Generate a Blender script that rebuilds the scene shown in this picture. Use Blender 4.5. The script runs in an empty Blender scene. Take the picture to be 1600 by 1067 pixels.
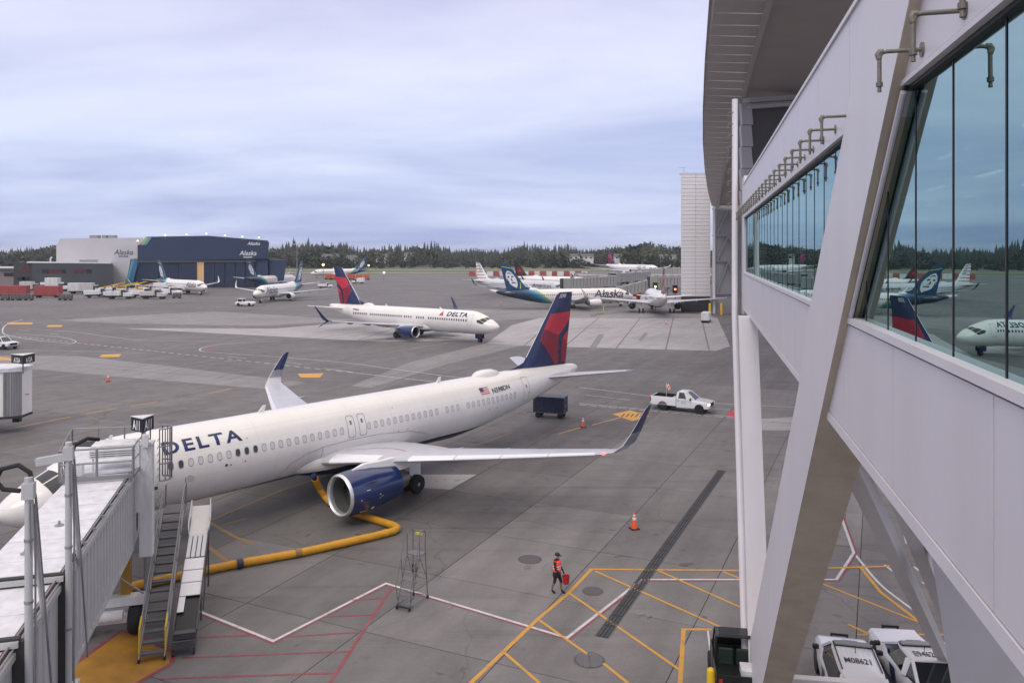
import bpy, bmesh, math, random
import numpy as np
from mathutils import Vector, Matrix
random.seed(7)
R = math.radians
SC = bpy.context.scene
COL = SC.collection

# ------------------------------------------------------------------ camera
F, CX, YH, H = 1238.0, 800.0, 396.0, 15.1      # focal (px of a 1600 wide frame), principal x, horizon row, eye height
cam = bpy.data.cameras.new('camera'); cam_ob = bpy.data.objects.new('camera', cam); COL.objects.link(cam_ob)
cam_ob.location = (0, 0, H); cam_ob.rotation_euler = (R(90), 0, 0)
cam.sensor_width = 36; cam.lens = F/1600*36; cam.shift_y = -(533.5-YH)/1600
cam.clip_start = 0.1; cam.clip_end = 9000
SC.camera = cam_ob
SC.render.resolution_x = 1024; SC.render.resolution_y = 682

# ------------------------------------------------------------------ sky and sun
SUN_EL, SUN_AZ = 46, 205          # azimuth: clockwise from +Y (view direction) -> behind the camera, left
w = bpy.data.worlds.new('World'); SC.world = w; w.use_nodes = True
nt = w.node_tree; nt.nodes.clear(); N = nt.nodes.new; LK = nt.links.new
out = N('ShaderNodeOutputWorld')
sky = N('ShaderNodeTexSky'); sky.sky_type = 'NISHITA'; sky.sun_disc = False
sky.sun_elevation = R(SUN_EL); sky.sun_rotation = R(SUN_AZ); sky.air_density = 1.4; sky.dust_density = 2.0
bg1 = N('ShaderNodeBackground'); bg1.inputs[1].default_value = 0.075; LK(sky.outputs[0], bg1.inputs[0])
tc = N('ShaderNodeTexCoord'); sep = N('ShaderNodeSeparateXYZ'); LK(tc.outputs['Generated'], sep.inputs[0])
def wm(op, a, b=None, clamp=False):
    n = N('ShaderNodeMath'); n.operation = op; n.use_clamp = clamp
    for i, v in enumerate((a, b)):
        if v is None: continue
        if isinstance(v, (int, float)): n.inputs[i].default_value = v
        else: LK(v, n.inputs[i])
    return n.outputs[0]
zc_ = wm('MAXIMUM', sep.outputs[2], 0.0)
den = wm('ADD', zc_, 0.10)
cmb = N('ShaderNodeCombineXYZ'); LK(wm('DIVIDE', sep.outputs[0], den), cmb.inputs[0]); LK(wm('DIVIDE', sep.outputs[1], den), cmb.inputs[1])
nz = N('ShaderNodeTexNoise'); nz.inputs['Scale'].default_value = 0.62; nz.inputs['Detail'].default_value = 7; nz.inputs['Roughness'].default_value = 0.52; nz.inputs['Distortion'].default_value = 0.35
mp = N('ShaderNodeMapping'); mp.inputs['Location'].default_value = (3.1, 1.7, 0.4); mp.inputs['Scale'].default_value = (0.62, 1.0, 1); LK(cmb.outputs[0], mp.inputs[0]); LK(mp.outputs[0], nz.inputs['Vector'])
cr = N('ShaderNodeValToRGB'); cr.color_ramp.elements[0].position = 0.36; cr.color_ramp.elements[0].color = (0.385, 0.475, 0.775, 1)
cr.color_ramp.elements[1].position = 0.68; cr.color_ramp.elements[1].color = (0.66, 0.765, 1.0, 1)
LK(nz.outputs['Fac'], cr.inputs[0])
zr = N('ShaderNodeValToRGB')                        # an overcast dome is brighter and paler overhead
zr.color_ramp.elements[0].position = 0.0; zr.color_ramp.elements[0].color = (1.02, 0.98, 1.0, 1)
zr.color_ramp.elements[1].position = 1.0; zr.color_ramp.elements[1].color = (3.1, 2.35, 1.50, 1)
e = zr.color_ramp.elements.new(0.12); e.color = (1.10, 1.03, 1.01, 1)
e = zr.color_ramp.elements.new(0.31); e.color = (1.25, 1.06, 1.0, 1)
LK(zc_, zr.inputs[0])
mx = N('ShaderNodeMix'); mx.data_type = 'RGBA'; mx.blend_type = 'MULTIPLY'; mx.inputs[0].default_value = 1
LK(cr.outputs[0], mx.inputs[6]); LK(zr.outputs[0], mx.inputs[7])
bg2 = N('ShaderNodeBackground'); bg2.inputs[1].default_value = 1.16; LK(mx.outputs[2], bg2.inputs[0])
ms = N('ShaderNodeMixShader'); ms.inputs[0].default_value = 0.86
LK(bg1.outputs[0], ms.inputs[1]); LK(bg2.outputs[0], ms.inputs[2]); LK(ms.outputs[0], out.inputs[0])

sun = bpy.data.lights.new('sun', 'SUN'); sun.energy = 1.15; sun.angle = R(24); sun.color = (1.0, 0.93, 0.85)
sun_ob = bpy.data.objects.new('sun', sun); COL.objects.link(sun_ob)
az = R(SUN_AZ); el = R(SUN_EL)
sd = Vector((math.sin(az)*math.cos(el), math.cos(az)*math.cos(el), math.sin(el)))
sun_ob.rotation_euler = sd.to_track_quat('Z', 'Y').to_euler(); sun_ob.location = (0, -40, 90)
vs = SC.view_settings
vs.view_transform = 'Standard'; vs.look = 'None'; vs.exposure = 0.0; vs.gamma = 1.0; vs.use_curve_mapping = False
SC.render.engine = 'CYCLES'
SC.cycles.use_denoising = True
SC.cycles.max_bounces = 6; SC.cycles.transparent_max_bounces = 12
SC.cycles.sample_clamp_indirect = 6

# ------------------------------------------------------------------ helpers
def gp(px, py, z=0.0):
    """world point at height z that stands under photograph pixel (px, py)"""
    Y = F*(H-z)/(py-YH)
    return Vector(((px-CX)/F*Y, Y, z))
def at(px, py, Y):
    return Vector(((px-CX)/F*Y, Y, H-(py-YH)/F*Y))

def tag(o, label=None, cat=None, group=None, kind=None):
    if label: o['label'] = label
    if cat: o['category'] = cat
    if group: o['group'] = group
    if kind: o['kind'] = kind
    return o
def empty(name, loc=(0, 0, 0), rz=0.0, parent=None):
    o = bpy.data.objects.new(name, None); COL.objects.link(o)
    o.location = loc; o.rotation_euler = (0, 0, rz); o.empty_display_size = 0.3
    if parent: o.parent = parent
    return o
def inst(me, name, parent=None, loc=(0, 0, 0), rot=(0, 0, 0), scale=None, mw=None):
    o = bpy.data.objects.new(name, me); COL.objects.link(o)
    if parent: o.parent = parent
    if mw is not None: o.matrix_local = mw
    else:
        o.location = loc; o.rotation_euler = rot
        if scale: o.scale = scale
    return o
def copy_tree(o, parent=None):
    c = o.copy(); COL.objects.link(c); c.parent = parent
    for ch in list(o.children): copy_tree(ch, c)
    return c

class MB:
    """collects geometry for ONE mesh object"""
    def __init__(s): s.v = []; s.f = []; s.m = []
    def add(s, vs, fs, mi=0):
        b = len(s.v); s.v += [tuple(p) for p in vs]; s.f += [tuple(b+i for i in f) for f in fs]; s.m += [mi]*len(fs); return s
    def box(s, c, d, mi=0, rz=0.0, M=None):
        x, y, z = (k/2 for k in d); c = Vector(c); cs, sn = math.cos(rz), math.sin(rz)
        P = []
        for a in (-x, x):
            for b in (-y, y):
                for e_ in (-z, z):
                    q = Vector((a, b, e_))
                    q = M @ q if M is not None else Vector((q.x*cs-q.y*sn, q.x*sn+q.y*cs, q.z))
                    P.append(c+q)
        return s.add(P, [(0, 1, 3, 2), (4, 6, 7, 5), (0, 4, 5, 1), (2, 3, 7, 6), (0, 2, 6, 4), (1, 5, 7, 3)], mi)
    def bar(s, a, b, wd, ht, mi=0, up=(0, 0, 1)):
        a, b = Vector(a), Vector(b); d = (b-a); L = d.length
        if L < 1e-6: return s
        d.normalize(); u = Vector(up)
        if abs(d.dot(u)) > .99: u = Vector((0, 1, 0))
        sd_ = d.cross(u).normalized(); u = sd_.cross(d)
        P = []
        for p in (a, b):
            for i, j in ((-1, -1), (1, -1), (1, 1), (-1, 1)): P.append(p+sd_*(i*wd/2)+u*(j*ht/2))
        return s.add(P, [(3, 2, 1, 0), (4, 5, 6, 7), (0, 1, 5, 4), (1, 2, 6, 5), (2, 3, 7, 6), (3, 0, 4, 7)], mi)
    def tube(s, pts, r, n=8, mi=0, cap=True):
        pts = [Vector(p) for p in pts]; rr = r if isinstance(r, (list, tuple)) else [r]*len(pts)
        rings = []; pu = None
        for i, p in enumerate(pts):
            d = (pts[min(i+1, len(pts)-1)]-pts[max(i-1, 0)]).normalized()
            u = pu if pu is not None else (Vector((0, 0, 1)) if abs(d.z) < .95 else Vector((1, 0, 0)))
            sd_ = d.cross(u)
            if sd_.length < 1e-4: sd_ = d.cross(Vector((1, 0, 0)))
            sd_.normalize(); u = sd_.cross(d).normalized(); pu = u
            rings.append([p+(sd_*math.cos(t)+u*math.sin(t))*rr[i] for t in (2*math.pi*k/n for k in range(n))])
        return s.loft(rings, mi, cap)
    def loft(s, rings, mi=0, cap=True, closed=True):
        n = len(rings[0]); V = [p for r_ in rings for p in r_]; fs = []
        for i in range(len(rings)-1):
            for k in range(n if closed else n-1):
                k2 = (k+1) % n
                fs.append((i*n+k, i*n+k2, (i+1)*n+k2, (i+1)*n+k))
        if cap and closed:
            fs.append(tuple(range(n-1, -1, -1))); fs.append(tuple((len(rings)-1)*n+k for k in range(n)))
        return s.add(V, fs, mi)
    def lathe(s, prof, o=(0, 0, 0), axis='x', n=24, mi=0, cap=True):
        o = Vector(o); rings = []
        for a, r in prof:
            ring = []
            for k in range(n):
                t = 2*math.pi*k/n; c, q = math.cos(t)*max(r, 1e-4), math.sin(t)*max(r, 1e-4)
                ring.append(o+(Vector((a, c, q)) if axis == 'x' else Vector((c, a, q)) if axis == 'y' else Vector((c, q, a))))
            rings.append(ring)
        return s.loft(rings, mi, cap)
    def prism(s, poly, dvec, mi=0):
        a = [Vector(p) for p in poly]; b = [p+Vector(dvec) for p in a]; n = len(a)
        fs = [tuple(range(n-1, -1, -1)), tuple(range(n, 2*n))]+[(i, (i+1) % n, n+(i+1) % n, n+i) for i in range(n)]
        return s.add(a+b, fs, mi)
    def mesh(s, name, mats, smooth=None, bevel=0):
        me = bpy.data.meshes.new(name); me.from_pydata(s.v, [], s.f)
        ml = mats if isinstance(mats, (list, tuple)) else [mats]
        for m_ in ml: me.materials.append(m_)
        if len(ml) > 1: me.polygons.foreach_set('material_index', s.m)
        bm = bmesh.new(); bm.from_mesh(me)
        bmesh.ops.recalc_face_normals(bm, faces=bm.faces[:])
        if bevel: bmesh.ops.bevel(bm, geom=bm.edges[:], offset=bevel, segments=1, affect='EDGES', clamp_overlap=True)
        bm.to_mesh(me); bm.free()
        if smooth is not None:
            me.shade_smooth(); me.set_sharp_from_angle(angle=R(smooth))
        return me
    def build(s, name, mats, parent=None, smooth=None, bevel=0):
        return inst(s.mesh(name, mats, smooth, bevel), name, parent)

# ------------------------------------------------------------------ materials
MATS = {}
def mat(name, col, rough=0.5, metal=0.0, var=0.0, vscale=3.0, bump=0.0, bscale=20.0, coat=0.0, emit=None, estr=0.0, streak=0.0, spec=0.5):
    if name in MATS: return MATS[name]
    m = bpy.data.materials.new(name); m.use_nodes = True; t = m.node_tree; b = t.nodes['Principled BSDF']
    b.inputs['Base Color'].default_value = (*col, 1); b.inputs['Roughness'].default_value = rough; b.inputs['Metallic'].default_value = metal
    b.inputs['Specular IOR Level'].default_value = spec
    if coat: b.inputs['Coat Weight'].default_value = coat; b.inputs['Coat Roughness'].default_value = 0.08
    if emit: b.inputs['Emission Color'].default_value = (*emit, 1); b.inputs['Emission Strength'].default_value = estr
    if var or bump or streak:
        co = t.nodes.new('ShaderNodeTexCoord')
    if var or streak:
        n = t.nodes.new('ShaderNodeTexNoise'); n.inputs['Scale'].default_value = vscale; n.inputs['Detail'].default_value = 6; n.inputs['Roughness'].default_value = 0.62
        if streak:
            mp_ = t.nodes.new('ShaderNodeMapping'); mp_.inputs['Scale'].default_value = (1, 1, 0.12); t.links.new(co.outputs['Object'], mp_.inputs[0]); t.links.new(mp_.outputs[0], n.inputs['Vector'])
        else: t.links.new(co.outputs['Object'], n.inputs['Vector'])
        v = var or streak
        r_ = t.nodes.new('ShaderNodeValToRGB'); r_.color_ramp.elements[0].position = 0.3; r_.color_ramp.elements[1].position = 0.7
        r_.color_ramp.elements[0].color = (*(c*(1-v) for c in col), 1); r_.color_ramp.elements[1].color = (*(min(1, c*(1+v*0.6)) for c in col), 1)
        t.links.new(n.outputs['Fac'], r_.inputs[0]); t.links.new(r_.outputs[0], b.inputs['Base Color'])
        rr = t.nodes.new('ShaderNodeMapRange'); rr.inputs['To Min'].default_value = max(0.03, rough-0.1); rr.inputs['To Max'].default_value = min(1, rough+0.1)
        t.links.new(n.outputs['Fac'], rr.inputs[0]); t.links.new(rr.outputs[0], b.inputs['Roughness'])
    if bump:
        n2 = t.nodes.new('ShaderNodeTexNoise'); n2.inputs['Scale'].default_value = bscale; n2.inputs['Detail'].default_value = 4
        t.links.new(co.outputs['Object'], n2.inputs['Vector'])
        bp = t.nodes.new('ShaderNodeBump'); bp.inputs['Strength'].default_value = bump; bp.inputs['Distance'].default_value = 0.02
        t.links.new(n2.outputs['Fac'], bp.inputs['Height']); t.links.new(bp.outputs[0], b.inputs['Normal'])
    MATS[name] = m; return m

def worn(name, col, under, amount=0.5, scale=1.6):
    """paint worn through to the ground in patches"""
    m = mat(name, col, 0.62); t = m.node_tree; b = t.nodes['Principled BSDF']; g = t.nodes.new('ShaderNodeNewGeometry')
    n = t.nodes.new('ShaderNodeTexNoise'); n.inputs['Scale'].default_value = scale; n.inputs['Detail'].default_value = 9; n.inputs['Roughness'].default_value = 0.75; t.links.new(g.outputs['Position'], n.inputs['Vector'])
    r_ = t.nodes.new('ShaderNodeValToRGB'); r_.color_ramp.elements[0].position = 0.50; r_.color_ramp.elements[0].color = (*col, 1)
    r_.color_ramp.elements[1].position = 0.66; r_.color_ramp.elements[1].color = (*(c*(1-amount)+u*amount for c, u in zip(col, under)), 1)
    e_ = r_.color_ramp.elements.new(0.34); e_.color = (*(c*0.82 for c in col), 1); e_ = r_.color_ramp.elements.new(0.42); e_.color = (*col, 1)
    t.links.new(n.outputs['Fac'], r_.inputs[0]); t.links.new(r_.outputs[0], b.inputs['Base Color']); return m
def emis(name, col, s):
    return mat(name, (0.05, 0.05, 0.05), 0.5, emit=col, estr=s)

WHITE_P = mat('aircraft_white', (0.80, 0.785, 0.76), 0.22, var=0.05, vscale=0.6, coat=0.3)
NAVY = mat('navy_paint', (0.012, 0.022, 0.085), 0.22, coat=0.35, var=0.1, vscale=0.8)
RED1 = mat('bright_red_paint', (0.52, 0.022, 0.045), 0.28, coat=0.3)
RED2 = mat('dark_red_paint', (0.23, 0.012, 0.028), 0.28, coat=0.3)
WING = mat('wing_grey', (0.47, 0.47, 0.52), 0.38, var=0.08, vscale=1.2)
SLAT = mat('bare_slat_metal', (0.74, 0.74, 0.76), 0.3, metal=0.3)
METAL = mat('bright_metal', (0.68, 0.68, 0.68), 0.3, metal=0.7)
GALV = mat('galvanised_steel', (0.30, 0.30, 0.31), 0.5, metal=0.5, var=0.15, vscale=6)
DKSTEEL = mat('dark_steel', (0.09, 0.09, 0.095), 0.5, metal=0.4, var=0.15, vscale=6)
RUBBER = mat('rubber', (0.014, 0.014, 0.015), 0.75)
BLACK = mat('black_plastic', (0.012, 0.012, 0.013), 0.5)
GLASSD = mat('dark_window_glass', (0.010, 0.013, 0.016), 0.06, spec=0.8)
LINEG = mat('seam_grey', (0.20, 0.20, 0.20), 0.6)
WHITE_PAINT = mat('white_paint', (0.74, 0.74, 0.74), 0.45, var=0.08, vscale=2)
WHITE_DIRTY = mat('dirty_white_paint', (0.62, 0.62, 0.62), 0.55, streak=0.2, vscale=3)
YELLOW = mat('yellow_paint', (0.62, 0.36, 0.02), 0.5, var=0.15, vscale=4)
ORANGE = mat('orange_plastic', (0.80, 0.10, 0.02), 0.5)
HIVIS = mat('vest_orange', (0.85, 0.09, 0.05), 0.7)
REFLECT = mat('reflective_tape', (0.7, 0.72, 0.7), 0.4)
RIM = mat('wheel_rim', (0.35, 0.35, 0.36), 0.4, metal=0.5)
ALB = mat('alaska_blue', (0.010, 0.055, 0.130), 0.25, coat=0.3)
ALG = mat('lime_paint', (0.42, 0.55, 0.08), 0.35)
GREYTXT = mat('grey_lettering', (0.06, 0.065, 0.075), 0.4)

# ------------------------------------------------------------------ text and flat decals
def text_bm(txt, size, extrude=0.0, align='LEFT', shear=0.0, space=1.0, bold=0.0):
    cu = bpy.data.curves.new('t', 'FONT'); cu.body = txt; cu.size = size; cu.extrude = extrude; cu.align_x = align; cu.shear = shear; cu.space_character = space; cu.offset = bold
    cu.resolution_u = 3
    o = bpy.data.objects.new('t', cu); COL.objects.link(o)
    dg = bpy.context.evaluated_depsgraph_get(); me = o.evaluated_get(dg).to_mesh()
    bm = bmesh.new(); bm.from_mesh(me); o.evaluated_get(dg).to_mesh_clear()
    bpy.data.objects.remove(o); bpy.data.curves.remove(cu)
    return bm
def poly_bm(polys):
    bm = bmesh.new()
    for p in polys: bm.faces.new([bm.verts.new((q[0], q[1], 0)) for q in p])
    return bm
def slice_bm(bm, su, sv):
    us = [v.co.x for v in bm.verts]; vs_ = [v.co.y for v in bm.verts]
    for ax, arr, st in ((0, us, su), (1, vs_, sv)):
        if not st or not arr: continue
        a = math.ceil(min(arr)/st)*st
        while a < max(arr):
            nrm = (1, 0, 0) if ax == 0 else (0, 1, 0); co = (a, 0, 0) if ax == 0 else (0, a, 0)
            bmesh.ops.bisect_plane(bm, geom=bm.verts[:]+bm.edges[:]+bm.faces[:], plane_co=co, plane_no=nrm); a += st
    return bm
def decal(bm, fn, name, material, parent, su=0.3, sv=0.12):
    bm.normal_update()
    slice_bm(bm, su, sv)
    bmesh.ops.triangulate(bm, faces=[f for f in bm.faces if len(f.verts) > 4])
    for v in bm.verts: v.co = fn(v.co.x, v.co.y)
    bmesh.ops.recalc_face_normals(bm, faces=bm.faces[:])
    me = bpy.data.meshes.new(name); bm.to_mesh(me); bm.free(); me.materials.append(material)
    return inst(me, name, parent)
def flat_text(txt, size, name, material, parent, M, align='CENTER', bold=0.0, shear=0.0, space=1.0):
    bm = text_bm(txt, size, 0, align, shear, space, bold)
    for v in bm.verts: v.co = M @ v.co
    me = bpy.data.meshes.new(name); bm.to_mesh(me); bm.free(); me.materials.append(material)
    return inst(me, name, parent)
def frame(o, u, v):
    """4x4 that puts text x along u and y along v at o"""
    u = Vector(u).normalized(); v = Vector(v); v = (v-u*u.dot(v)).normalized(); n = u.cross(v)
    return Matrix.Translation(Vector(o)) @ Matrix((u, v, n)).transposed().to_4x4()
# ------------------------------------------------------------------ the apron
E1 = Vector((0.4185, 0.9082, 0)); E2 = Vector((0.9082, -0.4185, 0))       # slab joint directions
ANG = math.atan2(E2.y, E2.x)
def ground_mat(name, col, joints=False, objcol=False, stain=1.0):
    m = bpy.data.materials.new(name); m.use_nodes = True; t = m.node_tree; b = t.nodes['Principled BSDF']; n_ = t.nodes.new; l_ = t.links.new
    b.inputs['Specular IOR Level'].default_value = 0.35
    geo = n_('ShaderNodeNewGeometry')
    def noise(scale, det=6, rough=0.6, vec=None):
        k = n_('ShaderNodeTexNoise'); k.inputs['Scale'].default_value = scale; k.inputs['Detail'].default_value = det; k.inputs['Roughness'].default_value = rough
        l_(vec or geo.outputs['Position'], k.inputs['Vector']); return k.outputs['Fac']
    def rng(x, a, b_, c, d):
        k = n_('ShaderNodeMapRange'); k.inputs[1].default_value = a; k.inputs[2].default_value = b_; k.inputs[3].default_value = c; k.inputs[4].default_value = d; l_(x, k.inputs[0]); return k.outputs[0]
    def mul(a, b_):
        k = n_('ShaderNodeMath'); k.operation = 'MULTIPLY'; l_(a, k.inputs[0]); l_(b_, k.inputs[1]); return k.outputs[0]
    rot = n_('ShaderNodeMapping'); rot.inputs['Rotation'].default_value = (0, 0, -ANG); l_(geo.outputs['Position'], rot.inputs[0])
    st = n_('ShaderNodeMapping'); st.inputs['Scale'].default_value = (1.0, 0.07, 1); l_(rot.outputs[0], st.inputs[0])
    f = rng(noise(0.045, 5), 0.3, 0.7, 1-0.22*stain, 1+0.16*stain)
    f = mul(f, rng(noise(0.55, 7, 0.68), 0.25, 0.75, 1-0.16*stain, 1+0.12*stain))
    f = mul(f, rng(noise(9.0, 3), 0.3, 0.7, 0.93, 1.07))
    f = mul(f, rng(noise(0.6, 4, 0.6, st.outputs[0]), 0.35, 0.75, 1.08, 1-0.20*stain))      # tyre tracks
    f = mul(f, rng(noise(0.33, 4, 0.75), 0.62, 0.80, 1.0, 1-0.42*stain))                    # oil stains
    # sealed cracks and drip spots
    dn = n_('ShaderNodeTexNoise'); dn.inputs['Scale'].default_value = 0.5; dn.inputs['Detail'].default_value = 5; l_(geo.outputs['Position'], dn.inputs['Vector'])
    va = n_('ShaderNodeVectorMath'); va.operation = 'MULTIPLY_ADD'; l_(dn.outputs['Color'], va.inputs[0]); va.inputs[1].default_value = (2.4, 2.4, 0); l_(geo.outputs['Position'], va.inputs[2])
    vo = n_('ShaderNodeTexVoronoi'); vo.feature = 'DISTANCE_TO_EDGE'; vo.inputs['Scale'].default_value = 0.085; l_(va.outputs[0], vo.inputs['Vector'])
    ck = n_('ShaderNodeMath'); ck.operation = 'MAXIMUM'; l_(rng(vo.outputs['Distance'], 0.0008, 0.0035, 0.76, 1.0), ck.inputs[0]); l_(rng(noise(0.06, 2), 0.46, 0.52, 1.0, 0.0), ck.inputs[1]); f = mul(f, ck.outputs[0])
    vs2 = n_('ShaderNodeTexVoronoi'); vs2.inputs['Scale'].default_value = 0.8; l_(va.outputs[0], vs2.inputs['Vector'])
    sk = n_('ShaderNodeMath'); sk.operation = 'MAXIMUM'; l_(rng(vs2.outputs['Distance'], 0.06, 0.16, 0.55, 1.0), sk.inputs[0]); l_(rng(noise(0.13, 3), 0.50, 0.62, 1.0, 0.0), sk.inputs[1]); f = mul(f, sk.outputs[0])
    st2 = n_('ShaderNodeMapping'); st2.inputs['Scale'].default_value = (0.05, 0.9, 1); st2.inputs['Rotation'].default_value = (0, 0, 0.5); l_(geo.outputs['Position'], st2.inputs[0])
    f = mul(f, rng(noise(1.3, 3, 0.6, st2.outputs[0]), 0.56, 0.74, 1.0, 1-0.24*stain))
    if joints:
        sp = n_('ShaderNodeSeparateXYZ'); l_(rot.outputs[0], sp.inputs[0])
        for ax, off in ((0, 18.75), (1, -26.3)):
            a = n_('ShaderNodeMath'); a.operation = 'ADD'; l_(sp.outputs[ax], a.inputs[0]); a.inputs[1].default_value = off+6000
            md = n_('ShaderNodeMath'); md.operation = 'PINGPONG'; l_(a.outputs[0], md.inputs[0]); md.inputs[1].default_value = 3.0
            f = mul(f, rng(md.outputs[0], 0.02, 0.07, 0.62, 1.0))
    cm = n_('ShaderNodeMix'); cm.data_type = 'RGBA'; cm.blend_type = 'MULTIPLY'; cm.inputs[0].default_value = 1
    cm.inputs[6].default_value = (*col, 1); cb = n_('ShaderNodeCombineColor')
    for i in range(3): l_(f, cb.inputs[i])
    l_(cb.outputs[0], cm.inputs[7]); res = cm.outputs[2]
    if objcol:
        oi = n_('ShaderNodeObjectInfo'); c2 = n_('ShaderNodeMix'); c2.data_type = 'RGBA'; c2.blend_type = 'MULTIPLY'; c2.inputs[0].default_value = 1
        l_(res, c2.inputs[6]); l_(oi.outputs['Color'], c2.inputs[7]); res = c2.outputs[2]
    l_(res, b.inputs['Base Color'])
    l_(rng(noise(0.5, 5), 0.3, 0.7, 0.62, 0.86), b.inputs['Roughness'])
    bp = n_('ShaderNodeBump'); bp.inputs['Strength'].default_value = 0.25; bp.inputs['Distance'].default_value = 0.01; l_(noise(14, 4), bp.inputs['Height']); l_(bp.outputs[0], b.inputs['Normal'])
    return m
G_BASE = ground_mat('apron_asphalt', (0.146, 0.138, 0.137), joints=True)
G_SLAB = ground_mat('apron_slab_concrete', (0.186, 0.175, 0.171), objcol=True)
G_LIGHT = ground_mat('pale_concrete', (0.345, 0.328, 0.330), joints=True, stain=0.7)
G_MID = ground_mat('mid_concrete', (0.235, 0.222, 0.222), joints=True, stain=0.8)
JOINT = mat('joint_filler', (0.028, 0.026, 0.025), 0.9)

mb = MB(); mb.add([(-4000, -60, -0.02), (4000, -60, -0.02), (4000, 6000, -0.02), (-4000, 6000, -0.02)], [(0, 1, 2, 3)])
apron = mb.build('apron', G_BASE); tag(apron, kind='structure')
def sheet(name, pts, z, material, kind=None, parent=apron):
    mb = MB(); mb.add([(p[0], p[1], z) for p in pts], [tuple(range(len(pts)))])
    o = mb.build(name, material, parent)
    return o
def psheet(name, px, z, material, parent=apron): return sheet(name, [gp(*p) for p in px], z, material, parent=parent)

# cast slabs with recessed joints, near field
S = 6.0; g = 0.018
mb = MB(); k = S/2-g
mb.add([(-k, -k, 0), (k, -k, 0), (k, k, 0), (-k, k, 0), (-k, -k, -0.06), (k, -k, -0.06), (k, k, -0.06), (-k, k, -0.06)], [(0, 1, 2, 3), (0, 4, 5, 1), (1, 5, 6, 2), (2, 6, 7, 3), (3, 7, 4, 0)])
slab_me = mb.mesh('concrete_slab', G_SLAB)
rs = random.Random(3)
smin = [1e9, 1e9]; cells = []
for i in range(-14, 12):
    for j in range(-4, 14):
        c = E2*(-18.75+S*(i+.5)) + E1*(26.3+S*(j+.5))
        if c.y < 6: continue
        px = CX+F*c.x/c.y; py = YH+F*H/c.y
        if py < 604 or px < -160 or px > 1760 or py > 1300: continue
        if px > 1480 and py > 1150: continue
        cells.append((c, i, j, py))
cells.sort(key=lambda q: -q[3]); cells = cells[:300]
for c, i, j, py in cells:
    o = inst(slab_me, 'concrete_slab', apron, (c.x, c.y, rs.uniform(-0.004, 0.002)), (0, 0, ANG))
    v = rs.uniform(0.93, 1.06)*(0.74 if i < 0 else 1.0)
    if i in (-2, -1) and j < 1: v *= 1.18
    if i < -4: v *= 1.04
    if i == 0 and 1 <= j <= 2: v *= 1.13
    if i == 2 and j in (3, 4): v *= 1.16
    if py < 640: v *= 1.05
    o.color = (v, v*rs.uniform(0.985, 1.0), v*rs.uniform(0.98, 1.01), 1)
# joint filler under the slabs
a_ = [c for c, *_ in cells]
mb = MB()
for c in a_:
    P = [c+E2*(sx*S/2)+E1*(sy*S/2) for sx, sy in ((-1, -1), (1, -1), (1, 1), (-1, 1))]
    mb.add([(p.x, p.y, -0.014) for p in P], [(0, 1, 2, 3)])
o = mb.build('joint_bed', JOINT, apron)

# pale concrete panels
psheet('pale_panel', [(842, 497), (1121, 497), (1141, 541), (1118, 548), (815, 540), (760, 536), (800, 508)], -0.010, G_LIGHT)
psheet('pale_panel', [(842, 497), (800, 508), (760, 536), (640, 566), (545, 604), (430, 592), (250, 570), (120, 556), (0, 556), (-60, 557), (-60, 580), (60, 577), (200, 590), (420, 608), (560, 612), (700, 568), (815, 540)][::-1], -0.011, G_MID)
psheet('pale_panel', [(430, 513), (560, 503), (760, 518), (745, 531), (600, 534), (520, 530), (190, 513)], -0.012, G_LIGHT)
psheet('pale_panel', [(90, 500), (330, 486), (560, 500), (420, 509), (200, 506)], -0.0135, G_MID)
psheet('pale_panel', [(740, 482), (1100, 490), (1121, 497), (842, 497), (700, 505), (560, 492)], -0.0135, G_MID)
psheet('patch_repair', [(658, 741), (745, 741), (703, 765), (640, 760)], 0.003, G_LIGHT)
psheet('patch_repair', [(1187, 655), (1256, 650), (1256, 672), (1187, 672)], 0.003, G_LIGHT)

SEAM = mat('slab_seam', (0.17, 0.16, 0.16), 0.85, var=0.2, vscale=0.5)
# painted markings
GU = (0.17, 0.16, 0.16)
LW = worn('line_white', (0.56, 0.55, 0.54), GU, 0.6)
LR = worn('line_red', (0.24, 0.045, 0.06), GU, 0.6)
LY = worn('line_yellow', (0.58, 0.29, 0.035), GU, 0.55)
LYD = worn('worn_yellow', (0.26, 0.155, 0.05), GU, 0.8)
LRB = mat('sign_red', (0.50, 0.05, 0.08), 0.6, var=0.2)
def line(pts, wd, material, z=0.006, name='painted_line', off=0.0, curve=False):
    P = [gp(*p) if len(p) == 2 else Vector(p) for p in pts]
    if curve:
        Q = [P[0]]+P+[P[-1]]; P = []
        for i in range(1, len(Q)-2):
            for k_ in range(6):
                t = k_/6; p0, p1, p2, p3 = Q[i-1:i+3]
                P.append(0.5*((2*p1)+(p2-p0)*t+(2*p0-5*p1+4*p2-p3)*t*t+(3*p1-p0-3*p2+p3)*t**3))
        P.append(Q[-1])
    n = len(P); L_ = []; R_ = []
    for i, p in enumerate(P):
        d0 = (P[i]-P[i-1]).normalized() if i else (P[1]-P[0]).normalized()
        d1 = (P[i+1]-P[i]).normalized() if i < n-1 else d0
        t_ = (d0+d1)
        t_ = t_.normalized() if t_.length > .05 else d1
        nr = Vector((-t_.y, t_.x, 0)); sc = 1/max(0.45, nr.dot(Vector((-d1.y, d1.x, 0))))
        L_.append(p+nr*sc*(off+wd/2)); R_.append(p+nr*sc*(off-wd/2))
    mb = MB(); V = [(q.x, q.y, z) for q in L_]+[(q.x, q.y, z) for q in R_]
    mb.add(V, [(i, i+1, n+i+1, n+i) for i in range(n-1)])
    return mb.build(name, material, apron)
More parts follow.
